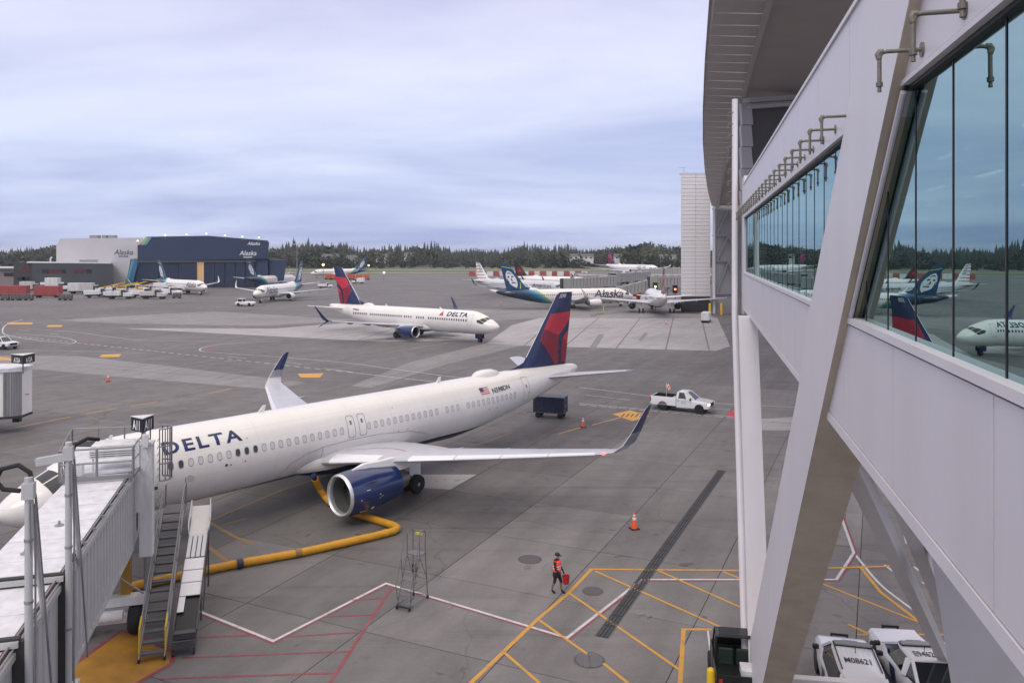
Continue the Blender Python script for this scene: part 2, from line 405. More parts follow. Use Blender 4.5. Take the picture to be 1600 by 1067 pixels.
def dashes(p0, p1, n, wd, material, duty=0.5, z=0.006):
    a, b = gp(*p0), gp(*p1)
    for k in range(n):
        q0 = a.lerp(b, k/n); q1 = a.lerp(b, (k+duty)/n); line([tuple(q0), tuple(q1)], wd, material, z)
env = [(300, 950), (427, 1001), (603, 911), (886, 996), (1003, 905), (1162, 905), (1307, 905), (1334, 863), (1316, 812), (1318, 760), (1330, 715)]
line(env, 0.14, LW, 0.006); line(env, 0.10, LR, 0.007, off=-0.125)
fan = (612, 916)
line([(612, 918), (515, 1067), (470, 1140)], 0.14, LR)
for a_, b_ in (((550, 937), (600, 934)), ((505, 963), (584, 960)), ((452, 994), (565, 987)), ((285, 1027), (548, 1017)), ((250, 1060), (522, 1051)), ((310, 995), (400, 992))): line([a_, b_], 0.10, LR, 0.0065)
line([(700, 1106), (735, 1067), (790, 1015), (840, 967), (890, 925), (924, 889), (1162, 891), (1400, 884)], 0.17, LY, 0.008)
for a_, b_ in (((788, 1019), (870, 1090)), ((842, 968), (920, 1023)), ((943, 1036), (1010, 1090)), ((889, 926), (1062, 1046)), ((930, 892), (1150, 990)), ((1030, 892), (1163, 951)), ((1130, 893), (1160, 905)), ((1283, 911), (1452, 978)), ((1340, 991), (1480, 991)), ((1325, 975), (1360, 991))): line([a_, b_], 0.13, LY, 0.0085)
line([(1112, 983), (1068, 983), (1062, 1080)], 0.17, LY, 0.009)
line([(1106, 985), (1117, 1075)], 0.07, LW, 0.006)
line([(1334, 863), (1345, 877), (1378, 915), (1440, 962)], 0.13, LW, 0.0062, curve=True)
line([(1343, 884), (1376, 925), (1438, 972)], 0.17, LY, 0.0088)
line([(1407, 806), (1417, 849)], 0.14, LW, 0.006)
for a_, b_ in (((1382, 882), (1396, 893)), ((1428, 885), (1440, 894)), ((1441, 909), (1454, 917))): line([a_, b_], 0.12, LW, 0.006)
# lead-in lines and stencils, taxi lane
for a_, b_ in (((0, 673), (110, 651)), ((135, 646), (183, 638)), ((205, 635), (247, 627)), ((325, 615), (362, 607)), ((262, 624), (310, 617)), ((872, 678), (910, 667)), ((925, 664), (985, 648)), ((1000, 645), (1015, 643))): line([a_, b_], 0.16, LY if a_[0] not in (262,) else LYD, 0.008)
line([(330, 812), (440, 766), (512, 742)], 0.16, LYD, 0.008); line([(348, 820), (385, 810)], 0.2, LYD, 0.008); line([(328, 816), (366, 838), (395, 850)], 0.22, LYD, 0.0084); line([(320, 850), (355, 876)], 0.25, LYD, 0.008)
line([(640, 726), (760, 690), (800, 676)], 0.14, LYD, 0.008)
line([(40, 632), (120, 640), (160, 660)], 0.1, LYD, 0.008)
for q in (((957, 647), (985, 641), (1015, 650), (988, 658)), ((160, 554), (190, 553), (186, 558), (154, 558)), ((465, 584), (506, 583), (500, 590), (470, 590)), ((75, 508), (98, 508), (96, 511), (72, 511)), ((12, 504), (52, 504), (50, 507), (10, 507)), ((-5, 557), (18, 560), (18, 564), (-5, 562))): psheet('painted_sign', q, 0.009, LY)
for k in range(5):
    line([(971+k*7.2, 651.5), (976+k*7.2, 646.5)], 0.14, mat('faded_black', (.06, .05, .04), .7), 0.011, 'painted_letter')
line([(1140, 650), (1150, 641), (1163, 648), (1150, 655)], 0.9, LRB, 0.009, 'painted_sign')
for a_, b_ in (((125, 533), (143, 531)), ((62, 546), (76, 545)), ((312, 550), (334, 548))): line([a_, b_], 0.45, LRB, 0.009, 'painted_sign')
line([(905, 605), (1010, 618), (1100, 629), (1256, 637)], 0.13, LW, 0.006)
dashes((905, 632), (1170, 655), 16, 0.14, LW, 0.8)
line([(905, 630), (1170, 653), (1270, 660)], 0.12, LW, 0.006)
line([(915, 617), (985, 625)], 0.10, LW, 0.006); line([(1113, 638), (1140, 640)], 0.10, LW, 0.006)
line([(320, 550), (440, 558), (545, 567), (700, 588), (800, 598)], 0.18, LW, 0.006)
line([(440, 532), (380, 536), (345, 538), (318, 543), (312, 547), (320, 550)], 0.2, LW, 0.006, curve=True)
line([(36, 499), (12, 506), (4, 516), (12, 524), (60, 532), (110, 537)], 0.22, LW, 0.006, curve=True)
dashes((20, 525), (560, 583), 44, 0.26, LW, 0.55); dashes((560, 583), (760, 606), 16, 0.2, LW, 0.9)
line([(40, 514), (110, 518), (170, 526), (230, 532), (330, 533)], 0.18, LW, 0.006, curve=True)
line([(25, 521), (90, 526), (118, 533), (108, 538), (85, 540)], 0.18, LW, 0.006, curve=True)
line([(0, 547), (90, 548), (240, 552)], 0.14, LW, 0.006)
for a_, b_ in (((78, 521), (92, 523)), ((30, 515), (48, 517)), ((355, 557), (385, 560)), ((440, 565), (472, 569)), ((505, 575), (560, 583)), ((350, 564), (370, 565))): line([a_, b_], 0.16, LW, 0.006)
line([(410, 520), (320, 505), (295, 497), (300, 490), (340, 485), (430, 480)], 0.3, mat('faint_line', (0.26, 0.25, 0.23), 0.7, var=0.2), -0.006, curve=True)
line([(1030, 563), (1163, 574)], 0.15, LYD, 0.006)
for a_, b_ in (((868, 497), (818, 541)), ((935, 497), (880, 543)), ((1000, 497), (962, 545)), ((1052, 497), (1040, 547)), ((1096, 497), (1108, 547)), ((830, 512), (1127, 512)), ((812, 527), (1134, 527)), ((640, 505), (560, 531)), ((700, 512), (640, 533)), ((300, 572), (262, 583)), ((380, 578), (335, 592)), ((470, 586), (420, 604)), ((230, 570), (190, 580)), ((150, 575), (500, 600))):
    line([a_, b_], 0.28, SEAM, -0.007, 'slab_seam')
for a_, b_, w_ in (((940, 522), (925, 545), 1.1), ((880, 514), (960, 512), .8), ((1010, 520), (1000, 532), .7), ((640, 545), (700, 536), .5)):
    line([a_, b_], w_, mat('rubber_mark', (0.21, 0.20, 0.20), 0.8, var=0.3, vscale=0.4), -0.006, 'rubber_mark')
# yellow safety hexagon under the bridge wheels
c = gp(185, 1040); hexa = [gp(75, 1067), (190, 985), (218, 993), (272, 1020), (268, 1036), (200, 1075), (120, 1110)]
hx = [gp(*q) if not isinstance(q, Vector) else q for q in hexa]
sheet('hazard_area', hx, 0.007, mat('worn_hazard_yellow', (0.36, 0.175, 0.018), 0.6, var=0.3, vscale=0.9)); 
line([tuple(q) for q in hx+[hx[0]]], 0.18, LR, 0.010)
# asphalt seal streaks on the far taxi lane
# grass, far taxiway
GRASS = mat('grass', (0.105, 0.125, 0.045), 0.9, var=0.25, vscale=0.02)
o = sheet('grass', [(-600, 560, 0), (700, 600, 0), (900, 820, 0), (-900, 820, 0)], 0.02, GRASS, parent=None); tag(o, 'strip of mown grass between the taxiways in front of the trees', 'grass', kind='stuff')
o = sheet('far_taxiway', [(-900, 640, 0), (-40, 600, 0), (120, 575, 0), (120, 590, 0), (-40, 622, 0), (-900, 690, 0)], 0.04, G_MID, parent=None); tag(o, kind='structure')
o = sheet('far_taxiway', [(-900, 735, 0), (900, 700, 0), (900, 716, 0), (-900, 760, 0)], 0.04, G_MID, parent=None); tag(o, kind='structure')

# drains and covers
IRON = mat('cast_iron', (0.105, 0.098, 0.10), 0.6, metal=0.2, var=0.2, vscale=8)
a0, b0 = gp(940, 995), gp(1128, 735)
td = empty('trench_drain', a0); tag(td, 'long dark slotted trench drain running diagonally across the slabs', 'drain')
d0 = (b0-a0); Ld = d0.length; d0.normalize(); n0 = Vector((-d0.y, d0.x, 0))
mb = MB()
for s_ in (-1, 1): mb.bar(n0*(s_*0.26)+Vector((0, 0, 0.004)), n0*(s_*0.26)+d0*Ld+Vector((0, 0, 0.004)), 0.05, 0.02)
mb.build('rim', IRON, td)
mb = MB(); mb.bar(Vector((0, 0, -0.012)), d0*Ld+Vector((0, 0, -0.012)), 0.5, 0.03); mb.build('channel', BLACK, td)
mb = MB(); mb.bar((0, 0, 0), d0*0.94, 0.44, 0.02)
for q in range(3): pass
gm = MB()
for s_ in (-0.15, 0.0, 0.15): gm.bar(n0*s_, n0*s_+d0*0.96, 0.10, 0.02)
for q in range(5): gm.bar(n0*-0.22+d0*(0.1+q*0.19), n0*0.22+d0*(0.1+q*0.19), 0.05, 0.018)
gme = gm.mesh('grate', mat('drain_iron', (.045, .043, .045), .6, var=.2, vscale=4))
for q in range(int(Ld)): inst(gme, 'grate', td, d0*(q*1.0+0.02)+Vector((0, 0, 0.01)))
def cover(px, py, r, label, grate=False):
    e_ = empty('manhole_cover' if not grate else 'round_drain_grate', gp(px, py)); tag(e_, label, 'manhole' if not grate else 'drain')
    mb = MB(); mb.lathe([(0.0, r*1.14), (0.008, r*1.14), (0.008, r*1.0), (0.0, r*1.0)], axis='z', n=28); mb.build('rim', IRON, e_)
    if grate:
        mb = MB(); mb.lathe([(0.003, r), (0.004, 0.0)], axis='z', n=24); mb.build('pit', BLACK, e_)
        for q in range(-6, 7):
            y = q*r/6.8; hw = math.sqrt(max(0.0, r*r-y*y))*0.97
            if hw > .1:
                mb = MB(); mb.box((0, y, 0.012), (2*hw, r*0.055, 0.014)); mb.build('bar', mat('grate_iron', (.27, .26, .26), .5, metal=.2), e_)
        mb = MB(); mb.box((0, 0, 0.013), (r*0.1, 2*r*.97, 0.013)); mb.build('cross_bar', IRON, e_)
    else:
        mb = MB(); mb.lathe([(0.0, r*0.98), (0.009, r*0.98), (0.011, r*0.9), (0.011, 0.0)], axis='z', n=28)
        for q in range(8): mb.box((r*.6*math.cos(q*.785), r*.6*math.sin(q*.785), 0.012), (r*.2, 0.03, 0.006), rz=q*.785)
        mb.build('lid', mat('manhole_lid', (0.095, 0.088, 0.092), 0.6, var=0.25, vscale=8), e_)
cover(828, 873.5, 0.52, 'plain dark round manhole cover left of the person in the orange vest')
cover(926, 923, 0.42, 'worn round manhole cover inside the yellow hatching near the drain')
cover(921, 1031, 0.52, 'round slotted drain grate on the yellow hatched line', True)
cover(262, 658, 0.7, 'round cover set in the asphalt behind the A11 sign')
cover(914, 690, 0.42, 'small pale round cover on the apron behind the near wing tip')

# ------------------------------------------------------------------ forest beyond the airfield
FOL = mat('forest_foliage', (0.040, 0.052, 0.034), 0.9, var=0.35, vscale=0.05)
FOL2 = mat('broadleaf_foliage', (0.060, 0.068, 0.038), 0.9, var=0.35, vscale=0.05)
def conifer(rnd, hgt, rad):
    V = []; Fc = []; nl = 11
    for k in range(nl):
        f = k/nl; z = hgt*(0.08+0.92*f); r = rad*(1-f)**0.8*rnd.uniform(0.75, 1.2)+0.15
        n = 9; off = rnd.random()*6.28
        for q in range(n):
            t0 = off+q*6.283/n; dt = 0.36*rnd.uniform(.7, 1.3); rr = r*rnd.uniform(0.6, 1.15); b = len(V)
            zt = z+hgt*0.085*rnd.uniform(.7, 1.3); zb = z-hgt*0.05*rnd.uniform(0.2, 1.6)
            V += [(0.06*rr*math.cos(t0), 0.06*rr*math.sin(t0), zt), (rr*math.cos(t0-dt), rr*math.sin(t0-dt), zb), (rr*1.08*math.cos(t0), rr*1.08*math.sin(t0), zb-.3), (rr*math.cos(t0+dt), rr*math.sin(t0+dt), zb)]
            Fc += [(b, b+1, b+2), (b, b+2, b+3)]
    return np.array(V), np.array(Fc)
def broad(rnd, hgt, rad):
    V = []; Fc = []
    for q in range(130):
        while True:
            x, y, z = (rnd.uniform(-1, 1) for _ in range(3))
            d = x*x+y*y+z*z
            if 0.35 < d < 1: break
        lump = 1+0.22*math.sin(4*x+2*y)*math.cos(3*z+q)
        p = np.array((x*rad*lump, y*rad*lump, hgt*0.55+z*hgt*0.45*lump)); s_ = rad*rnd.uniform(.2, .38); b = len(V)
        for _ in range(4): V.append(p+np.array([rnd.uniform(-1, 1) for _ in range(3)])*s_)
        Fc += [(b, b+1, b+2), (b, b+2, b+3), (b, b+1, b+3)]
    return np.array(V), np.array(Fc)
rf = random.Random(11)
def forest(name, label, templates, spots, material):
    Vs = []; Fs = []; b = 0
    for (x, y, z, s_, ti) in spots:
        v, f = templates[ti]; a = rf.random()*6.283; ca, sa = math.cos(a), math.sin(a)
        q = v*np.array((s_*rf.uniform(.85, 1.15), s_*rf.uniform(.85, 1.15), s_)); q = np.c_[q[:, 0]*ca-q[:, 1]*sa+x, q[:, 0]*sa+q[:, 1]*ca+y, q[:, 2]+z]
        Vs.append(q); Fs.append(f+b); b += len(v)
    V = np.concatenate(Vs); Fc = np.concatenate(Fs)
    me = bpy.data.meshes.new(name); me.vertices.add(len(V)); me.vertices.foreach_set('co', V.ravel())
    me.loops.add(Fc.size); me.polygons.add(len(Fc)); me.loops.foreach_set('vertex_index', Fc.ravel().astype(np.int32))
    me.polygons.foreach_set('loop_start', np.arange(0, Fc.size, 3, dtype=np.int32)); me.update(); me.validate()
    me.materials.append(material); o = inst(me, name); tag(o, label, 'forest', kind='stuff'); return o
ct = [conifer(rf, 24, 5.2), conifer(rf, 29, 5.6), conifer(rf, 19, 5.4), conifer(rf, 26, 4.4), conifer(rf, 22, 6.0)]
bt = [broad(rf, 17, 7), broad(rf, 14, 8), broad(rf, 20, 8)]
def lump(x): return 0.80+0.22*math.sin(x*0.0131+1.3)*math.sin(x*0.0047)+0.14*math.sin(x*0.043)+0.08*math.sin(x*.11)
def rise(y): return max(0, (y-850)*0.0115)
sp = []
for k in range(2600):
    y = rf.uniform(860, 1500)+(rf.random()**3)*500; x = (rf.uniform(-0.74, 0.32))*y*1.0
    if y < 1000 and rf.random() < .5: continue
    sp.append((x, y, rise(y)-1.0, rf.uniform(.55, 1.1)*lump(x*1000/y) * (1.16 if rf.random() < .05 else 1), rf.randrange(5)))
forest('conifer_forest', 'dark conifer forest along the skyline beyond the airfield', ct, sp, FOL)
sp = []
for k in range(1500):
    y = rf.uniform(800, 1500); x = rf.uniform(-0.74, 0.32)*y
    big = 1.25 if 0.02 < x/y < 0.12 and y < 980 and rf.random() < .6 else 1
    sp.append((x, y, rise(y)-1.5, rf.uniform(.5, 1.25)*lump(x*1000/y+300)*big, rf.randrange(3)))
forest('broadleaf_forest', 'band of broadleaf scrub and trees at the foot of the conifers', bt, sp, FOL2)
o = MB(); xs = np.linspace(-1700, 1100, 30)
rows = [(815, -0.5), (900, 0.3), (1100, 2.6), (1500, 7), (2600, 14)]
o.add([(x*(1+0.4*(y > 2000)), y, z+1.2*math.sin(x*.011+y)) for y, z in rows for x in xs], [(r*30+i, r*30+i+1, (r+1)*30+i+1, (r+1)*30+i) for r in range(4) for i in range(29)])
tag(o.build('terrain', mat('wood_floor', (0.045, 0.05, 0.03), 1.0, var=0.3, vscale=0.03), smooth=60), kind='structure')
# far houses among the trees
HW = mat('far_house_white', (0.62, 0.62, 0.60), 0.7); HR = mat('far_house_roof', (0.10, 0.10, 0.105), 0.8)
def house(px, py, Y, wd, ht, label, n=5):
    c = at(px, py, Y); e_ = empty('far_house', (c.x, c.y, c.z-ht)); tag(e_, label, 'house', 'low white houses among the far trees')
    mb = MB(); mb.box((0, 6, ht/2-2), (wd, 12, ht+4)); mb.build('wall', HW, e_)
    mb = MB(); mb.prism([(-wd/2-.6, -.8, ht), (-wd/2-.6, 12.8, ht), (-wd/2-.6, 6, ht+2.2)], (wd+1.2, 0, 0)); mb.build('roof', HR, e_)
    m2 = MB(); m2.box((0, 0, 0), (wd/n*.5, .2, ht*.35)); me = m2.mesh('window', GLASSD)
    for q in range(n): inst(me, 'window', e_, (-wd/2+wd*(q+.5)/n, -.08, ht*.55))
house(515, 400, 860, 17, 4, 'low white house among the far trees, left of the distant parked jets'); house(550, 402, 850, 12, 3.2, 'pale low house half hidden by trees, above the parked row of far jets')
house(595, 400, 880, 14, 4, 'white house at the forest edge, left of the bare middle of the treeline'); house(640, 398, 900, 12, 4, 'small white house high among the trees, above the runway lights')
house(908, 400, 830, 26, 4, 'long low white building among trees just left of the far red tail'); house(957+20, 400, 840, 22, 4, 'long white building just right of the far red tail')
house(1008, 401, 820, 7, 7, 'tall narrow white house in the trees above the far jet'); house(1044, 401, 830, 17, 6, 'white flat house in the trees left of the white tower')
# ------------------------------------------------------------------ elevated glazed walkway on the right
CLAD = mat('walkway_white_panel', (0.66, 0.63, 0.65), 0.42, streak=0.06, vscale=1.2)
CLAD2 = mat('walkway_strut_white', (0.69, 0.66, 0.67), 0.45, streak=0.06, vscale=1.2)
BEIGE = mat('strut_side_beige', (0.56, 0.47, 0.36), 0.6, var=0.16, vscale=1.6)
TRIM = mat('dark_gasket', (0.015, 0.015, 0.018), 0.5)
PIPE = mat('weathered_pipe', (0.20, 0.185, 0.15), 0.5, metal=0.3, var=0.25, vscale=12)
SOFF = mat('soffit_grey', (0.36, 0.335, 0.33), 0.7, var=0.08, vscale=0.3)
def glass_mat():
    m = bpy.data.materials.new('facade_glass'); m.use_nodes = True; t = m.node_tree; t.nodes.remove(t.nodes['Principled BSDF'])
    gl = t.nodes.new('ShaderNodeBsdfGlossy'); gl.inputs['Color'].default_value = (0.41, 0.57, 0.575, 1); gl.inputs['Roughness'].default_value = 0.0
    tr = t.nodes.new('ShaderNodeBsdfTransparent'); tr.inputs['Color'].default_value = (0.42, 0.55, 0.54, 1)
    co = t.nodes.new('ShaderNodeTexCoord'); oi = t.nodes.new('ShaderNodeObjectInfo'); ad = t.nodes.new('ShaderNodeVectorMath'); ad.operation = 'MULTIPLY_ADD'
    ad.inputs[1].default_value = (9, 9, 9); t.links.new(oi.outputs['Random'], ad.inputs[0]); t.links.new(co.outputs['Object'], ad.inputs[2])
    nn = t.nodes.new('ShaderNodeTexNoise'); nn.inputs['Scale'].default_value = 0.9; nn.inputs['Detail'].default_value = 1; t.links.new(ad.outputs[0], nn.inputs['Vector'])
    bp = t.nodes.new('ShaderNodeBump'); bp.inputs['Strength'].default_value = 0.5; bp.inputs['Distance'].default_value = 0.004; t.links.new(nn.outputs['Fac'], bp.inputs['Height']); t.links.new(bp.outputs[0], gl.inputs['Normal'])
    lw = t.nodes.new('ShaderNodeLayerWeight'); lw.inputs['Blend'].default_value = 0.5
    mr = t.nodes.new('ShaderNodeMapRange'); mr.inputs[1].default_value = 0.25; mr.inputs[2].default_value = 0.95; mr.inputs[3].default_value = 0.58; mr.inputs[4].default_value = 0.97
    t.links.new(lw.outputs['Facing'], mr.inputs[0])
    mxs = t.nodes.new('ShaderNodeMixShader'); t.links.new(mr.outputs[0], mxs.inputs[0]); t.links.new(tr.outputs[0], mxs.inputs[1]); t.links.new(gl.outputs[0], mxs.inputs[2])
    t.links.new(mxs.outputs[0], t.nodes['Material Output'].inputs[0]); return m
GLASS = glass_mat()
TD = math.atan2(0.238, 1.0)                                   # heading of the facade, from +Y towards +X
WK = empty('elevated_walkway', (1.8, 0, 0), -TD)              # local y runs along the facade, local x is inward (to the right)
tag(WK, 'white elevated walkway with slanted glass bays and V struts filling the right side', 'walkway')
def LY_(Y): return Y/math.cos(TD)                             # world depth -> distance along the facade
L0, L1 = LY_(-3.0), LY_(33.2)
ZB, ZS, ZHd, ZT = 12.76, 14.30, 16.55, 17.95
def quadbox(pts_yz, x0, x1): # polygon in (y,z) given thickness in x
    mb = MB(); mb.prism([(x0, y, z) for y, z in pts_yz], (x1-x0, 0, 0)); return mb
# strut geometry in (y,z) on the facade plane (near V leg): right edge / left edge
def strut_r(z): return LY_(6.43+(17.16-z)/0.908)
def strut_l(z): return LY_(13.75+(12.75-z)/0.815)
def wy(z): return strut_r(z)
zt_, zg = ZT, 0.0
# outer cladding panels, upper band / lower band, a joint every 2.6 m, gaps 15 mm
def band(z0, z1, name, x0=0.0, x1=0.16, step=2.62, first=0.0):
    y = L0; ks = []
    edges = [L0]+[first+step*k for k in range(-3, 20) if L0+0.3 < first+step*k < L1-0.3]+[L1]
    for a, b in zip(edges[:-1], edges[1:]):
        mb = quadbox([(a+.009, z0), (b-.009, z0), (b-.009, z1), (a+.009, z1)], x0, x1); mb.build(name, CLAD, WK)
band(ZHd+0.10, ZT, 'upper_panel', first=4.62)
band(ZB+0.14, ZS-0.07, 'lower_panel', first=5.0)
quadbox([(L0, ZB), (L1, ZB), (L1, ZB+0.125), (L0, ZB+0.125)], -0.012, 0.2).build('bottom_edge_trim', CLAD2, WK)
quadbox([(L0, ZB+0.12), (L1, ZB+0.12), (L1, ZB+0.145), (L0, ZB+0.145)], 0.03, 0.2).build('bottom_gasket', TRIM, WK)
quadbox([(L0, ZT), (L1, ZT), (L1, ZT+0.06), (L0, ZT+0.06)], -0.03, 0.35).build('coping', CLAD2, WK)
# sill and head frames
for z0, z1, x0, mt, nm in ((ZS-0.07, ZS-0.045, 0.03, TRIM, 'sill_gasket'), (ZS-0.045, ZS+0.03, -0.025, CLAD2, 'sill'), (ZHd, ZHd+0.035, 0.04, TRIM, 'head_gasket'), (ZHd+0.035, ZHd+0.08, -0.02, CLAD2, 'head_trim'), (ZHd+0.08, ZHd+0.10, 0.03, TRIM, 'head_gasket')):
    quadbox([(L0, z0), (L1, z0), (L1, z1), (L0, z1)], x0, 0.2).build(nm, mt, WK)
# glass panes, mullions; the strut cuts a slanted bay edge
YR = lambda z: strut_r(z)-0.02
def lerp(a, b, t): return a+(b-a)*t
bays = []
mull = [5.04-1.06*k for k in range(8)][::-1]+[5.04+1.06*k for k in range(1, 32)]
zz0, zz1 = ZS+0.03, ZHd
sl0, sl1 = LY_(12.25), LY_(9.35)       # left bay edge of the far glazing at sill and head
for i, (a, b) in enumerate(zip(mull[:-1], mull[1:])):
    a, b = a+0.006, b-0.006
    if b > L1: b = L1-0.02
    if a >= b: break
    cand = []
    # near side of strut
    r0, r1 = YR(zz0), YR(zz1)
    if a < max(r0, r1):
        poly = [(a, zz0), (min(b, r0), zz0), (min(b, r1), zz1), (a, zz1)] if min(b, r1) > a else [(a, zz0), (min(b, r0), zz0), (a, lerp(zz0, zz1, max(0, min(1, (a-r0)/(r1-r0)))))]
        if b > r1 and b < r0: poly = [(a, zz0), (b, zz0), (b, lerp(zz0, zz1, (b-r0)/(r1-r0)))] + ([(r1, zz1), (a, zz1)] if r1 > a else [(a, lerp(zz0, zz1, (a-r0)/(r1-r0)))])
        if min(b, r0) > a: cand.append(poly)
    if b > min(sl0, sl1):
        f = lambda y: lerp(zz0, zz1, (y-sl0)/(sl1-sl0))
        if a >= sl0: poly = [(a, zz0), (b, zz0), (b, zz1), (a, zz1)]
        elif b <= sl0: poly = [(b, f(b)), (b, zz1)]+([(a, zz1), (a, f(a))] if a >= sl1 else [(sl1, zz1)])
        else: poly = [(sl0, zz0), (b, zz0), (b, zz1)]+([(a, zz1), (a, f(a))] if a >= sl1 else [(sl1, zz1)])
        cand.append(poly)
    for p in cand:
        mb = quadbox(p, 0.085, 0.10); mb.build('glass_pane', GLASS, WK)
    yb = b+0.006
    if yb < L1-.1:
        for za, zb in ((zz0, zz1),):
            ztop = zb; zlow = za
            if yb < strut_r(zz0) and yb > strut_r(zz1): ztop = lerp(zz0, zz1, (yb-r0)/(r1-r0))
            elif strut_r(zz0) <= yb <= sl0:
                if yb < sl1: continue
                zlow = lerp(zz0, zz1, (yb-sl0)/(sl1-sl0))
            if ztop-zlow > .05:
                mb = quadbox([(yb-.009, zlow), (yb+.009, zlow), (yb+.009, ztop), (yb-.009, ztop)], 0.079, 0.16); mb.build('mullion', TRIM, WK)
# infill cladding between the strut and the slanted far bay edge (flush white)
quadbox([(strut_r(ZS), ZS+.03), (sl0, ZS+.03), (sl1, ZHd), (strut_r(ZHd), ZHd)], -0.004, 0.17).build('strut_infill_panel', CLAD, WK)
# near V leg: white outer face plus beige deep side
xs0, xs1 = -0.10, 0.62
def leg(name, rt, lt, x0, x1, bottom=0.0):
    z1 = ZT-0.002; zc = ZB
    mb = MB()
    mb.prism([(x0, rt(bottom), bottom), (x0, lt(bottom), bottom), (x0, lt(zc), zc), (x0, sl0, ZS), (x0, sl1, ZHd), (x0, LY_(8.0), ZT-.02), (x0, rt(ZT-.02), ZT-.02)], (0.008, 0, 0)); mb.build('strut_face', CLAD2, WK)
leg('strut', strut_r, strut_l, xs0, xs1)
mb = MB()
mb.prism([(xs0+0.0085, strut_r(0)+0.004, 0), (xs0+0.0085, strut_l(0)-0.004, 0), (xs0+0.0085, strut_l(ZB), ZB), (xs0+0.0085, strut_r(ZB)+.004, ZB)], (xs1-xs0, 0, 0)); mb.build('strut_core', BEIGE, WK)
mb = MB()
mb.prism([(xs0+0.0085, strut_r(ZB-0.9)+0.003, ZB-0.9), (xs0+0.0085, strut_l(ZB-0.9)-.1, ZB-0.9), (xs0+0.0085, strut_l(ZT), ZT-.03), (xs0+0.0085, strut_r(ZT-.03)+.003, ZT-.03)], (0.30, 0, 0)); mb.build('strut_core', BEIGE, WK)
# slim rail beside the beige edge
mb = MB(); mb.tube([(0.0, strut_r(ZHd-.02)-0.10, ZHd-.02), (0.0, strut_r(ZS)-0.10, ZS+.05)], 0.028, 8); mb.build('edge_rail', CLAD2, WK, smooth=40)
mb = MB()
mb.bar((0.02, strut_r(ZB+.2)-0.05, ZB+.2), (0.02, strut_r(ZT)-0.05, ZT), 0.03, 0.03); mb.build('edge_gasket', TRIM, WK)
# far leg of the V
mb = MB(); yb, yt = LY_(27.35), LY_(29.4)
mb.loft([[Vector((x_, y_, 0)) for x_, y_ in ((-.12, yb-.36), (.60, yb-.36), (.60, yb+.36), (-.12, yb+.36))], [Vector((x_, y_, ZB)) for x_, y_ in ((-.38, yt-.36), (.28, yt-.36), (.28, yt+.40), (-.38, yt+.40))]]); mb.build('rear_strut', CLAD2, WK)
mb = MB(); mb.tube([(-0.23, LY_(27.2), 0), (-0.36, LY_(33.2), 12.6), (-0.34, LY_(33.4), 21.6)], 0.12, 12); mb.build('downpipe', CLAD2, WK, smooth=40)
for k in range(9):
    z = 17.2+k*0.48; mb = MB(); mb.tube([(-.3, LY_(33.3), z), (-0.62, LY_(33.3), z), (-0.62, LY_(33.3), z-.18)], 0.022, 6); mb.build('rung_hook', PIPE, WK)
mb = MB(); mb.prism([(0.02, LY_(33.15), ZB), (0.02, LY_(34.6), ZB), (0.02, LY_(34.6), ZT+.4), (0.02, LY_(33.15), ZT+.4)], (0.5, 0, 0)); mb.build('end_column', CLAD2, WK)
# deck, roof, back wall, interior
WD = 5.2
mb = MB(); mb.box((WD/2+.2, (L0+L1)/2, ZB+0.35), (WD, L1-L0, 0.5)); mb.build('deck', CLAD, WK)
mb = MB(); mb.box((WD/2+.2, (L0+L1)/2, ZT-0.3), (WD, L1-L0, 0.5)); mb.build('roof', mat('roof_membrane', (0.4, 0.4, 0.4), 0.8, var=0.1), WK)
mb = MB(); mb.box((WD+.28, (L0+L1)/2, (ZB+ZT)/2), (0.2, L1-L0, ZT-ZB-.1)); mb.build('back_wall', mat('interior_wall', (0.10, 0.115, 0.115), 0.8), WK)
mb = MB(); mb.box((WD/2+.2, (L0+L1)/2, ZS-0.3), (WD-.2, L1-L0-.2, 0.06)); mb.build('floor', mat('interior_floor', (0.10, 0.105, 0.105), 0.4), WK)
STREAK_GLOW = emis('reflection_streak_glow', (1.0, 0.95, 0.88), 8.0)  # added glowing bars, standing in for hall lights mirrored in the glass
mb = MB(); mb.box((0, 0, 0), (0.07, 1.1, 0.03)); me = mb.mesh('reflection_streak', STREAK_GLOW)
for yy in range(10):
    for xx in (1.5, 2.9, 4.3): inst(me, 'reflection_streak', WK, (xx, 2.2+yy*3.0, 16.42))
# gooseneck sprinkler pipes, one per pane
mb = MB(); mb.tube([(0, 0, 0), (-0.27, 0, 0), (-0.31, 0, -0.012), (-0.325, 0, -0.05), (-0.325, 0, -0.27)], 0.0175, 8)
mb.tube([(-0.325, 0, -0.25), (-0.325, 0, -0.285), (-0.325, 0, -0.285), (-0.325, 0, -0.33)], [0.027, 0.027, 0.015, 0.017], 8)
mb.tube([(-0.295, 0, -0.0), (-0.325, 0, -0.0), (-0.338, 0, -0.022), (-0.325, 0, -0.06)], 0.024, 8)
mb.lathe([(-0.002, 0.06), (-0.014, 0.06)], axis='x', n=14)
pme = mb.mesh('sprinkler_pipe', PIPE, smooth=50)
for i, y in enumerate(mull[6:]):
    yy = y+0.50
    if yy < L1-.3 and not (strut_r(ZHd)-.1 < yy < sl1+.1): inst(pme, 'sprinkler_pipe', WK, (0.0, yy, ZHd+0.20))
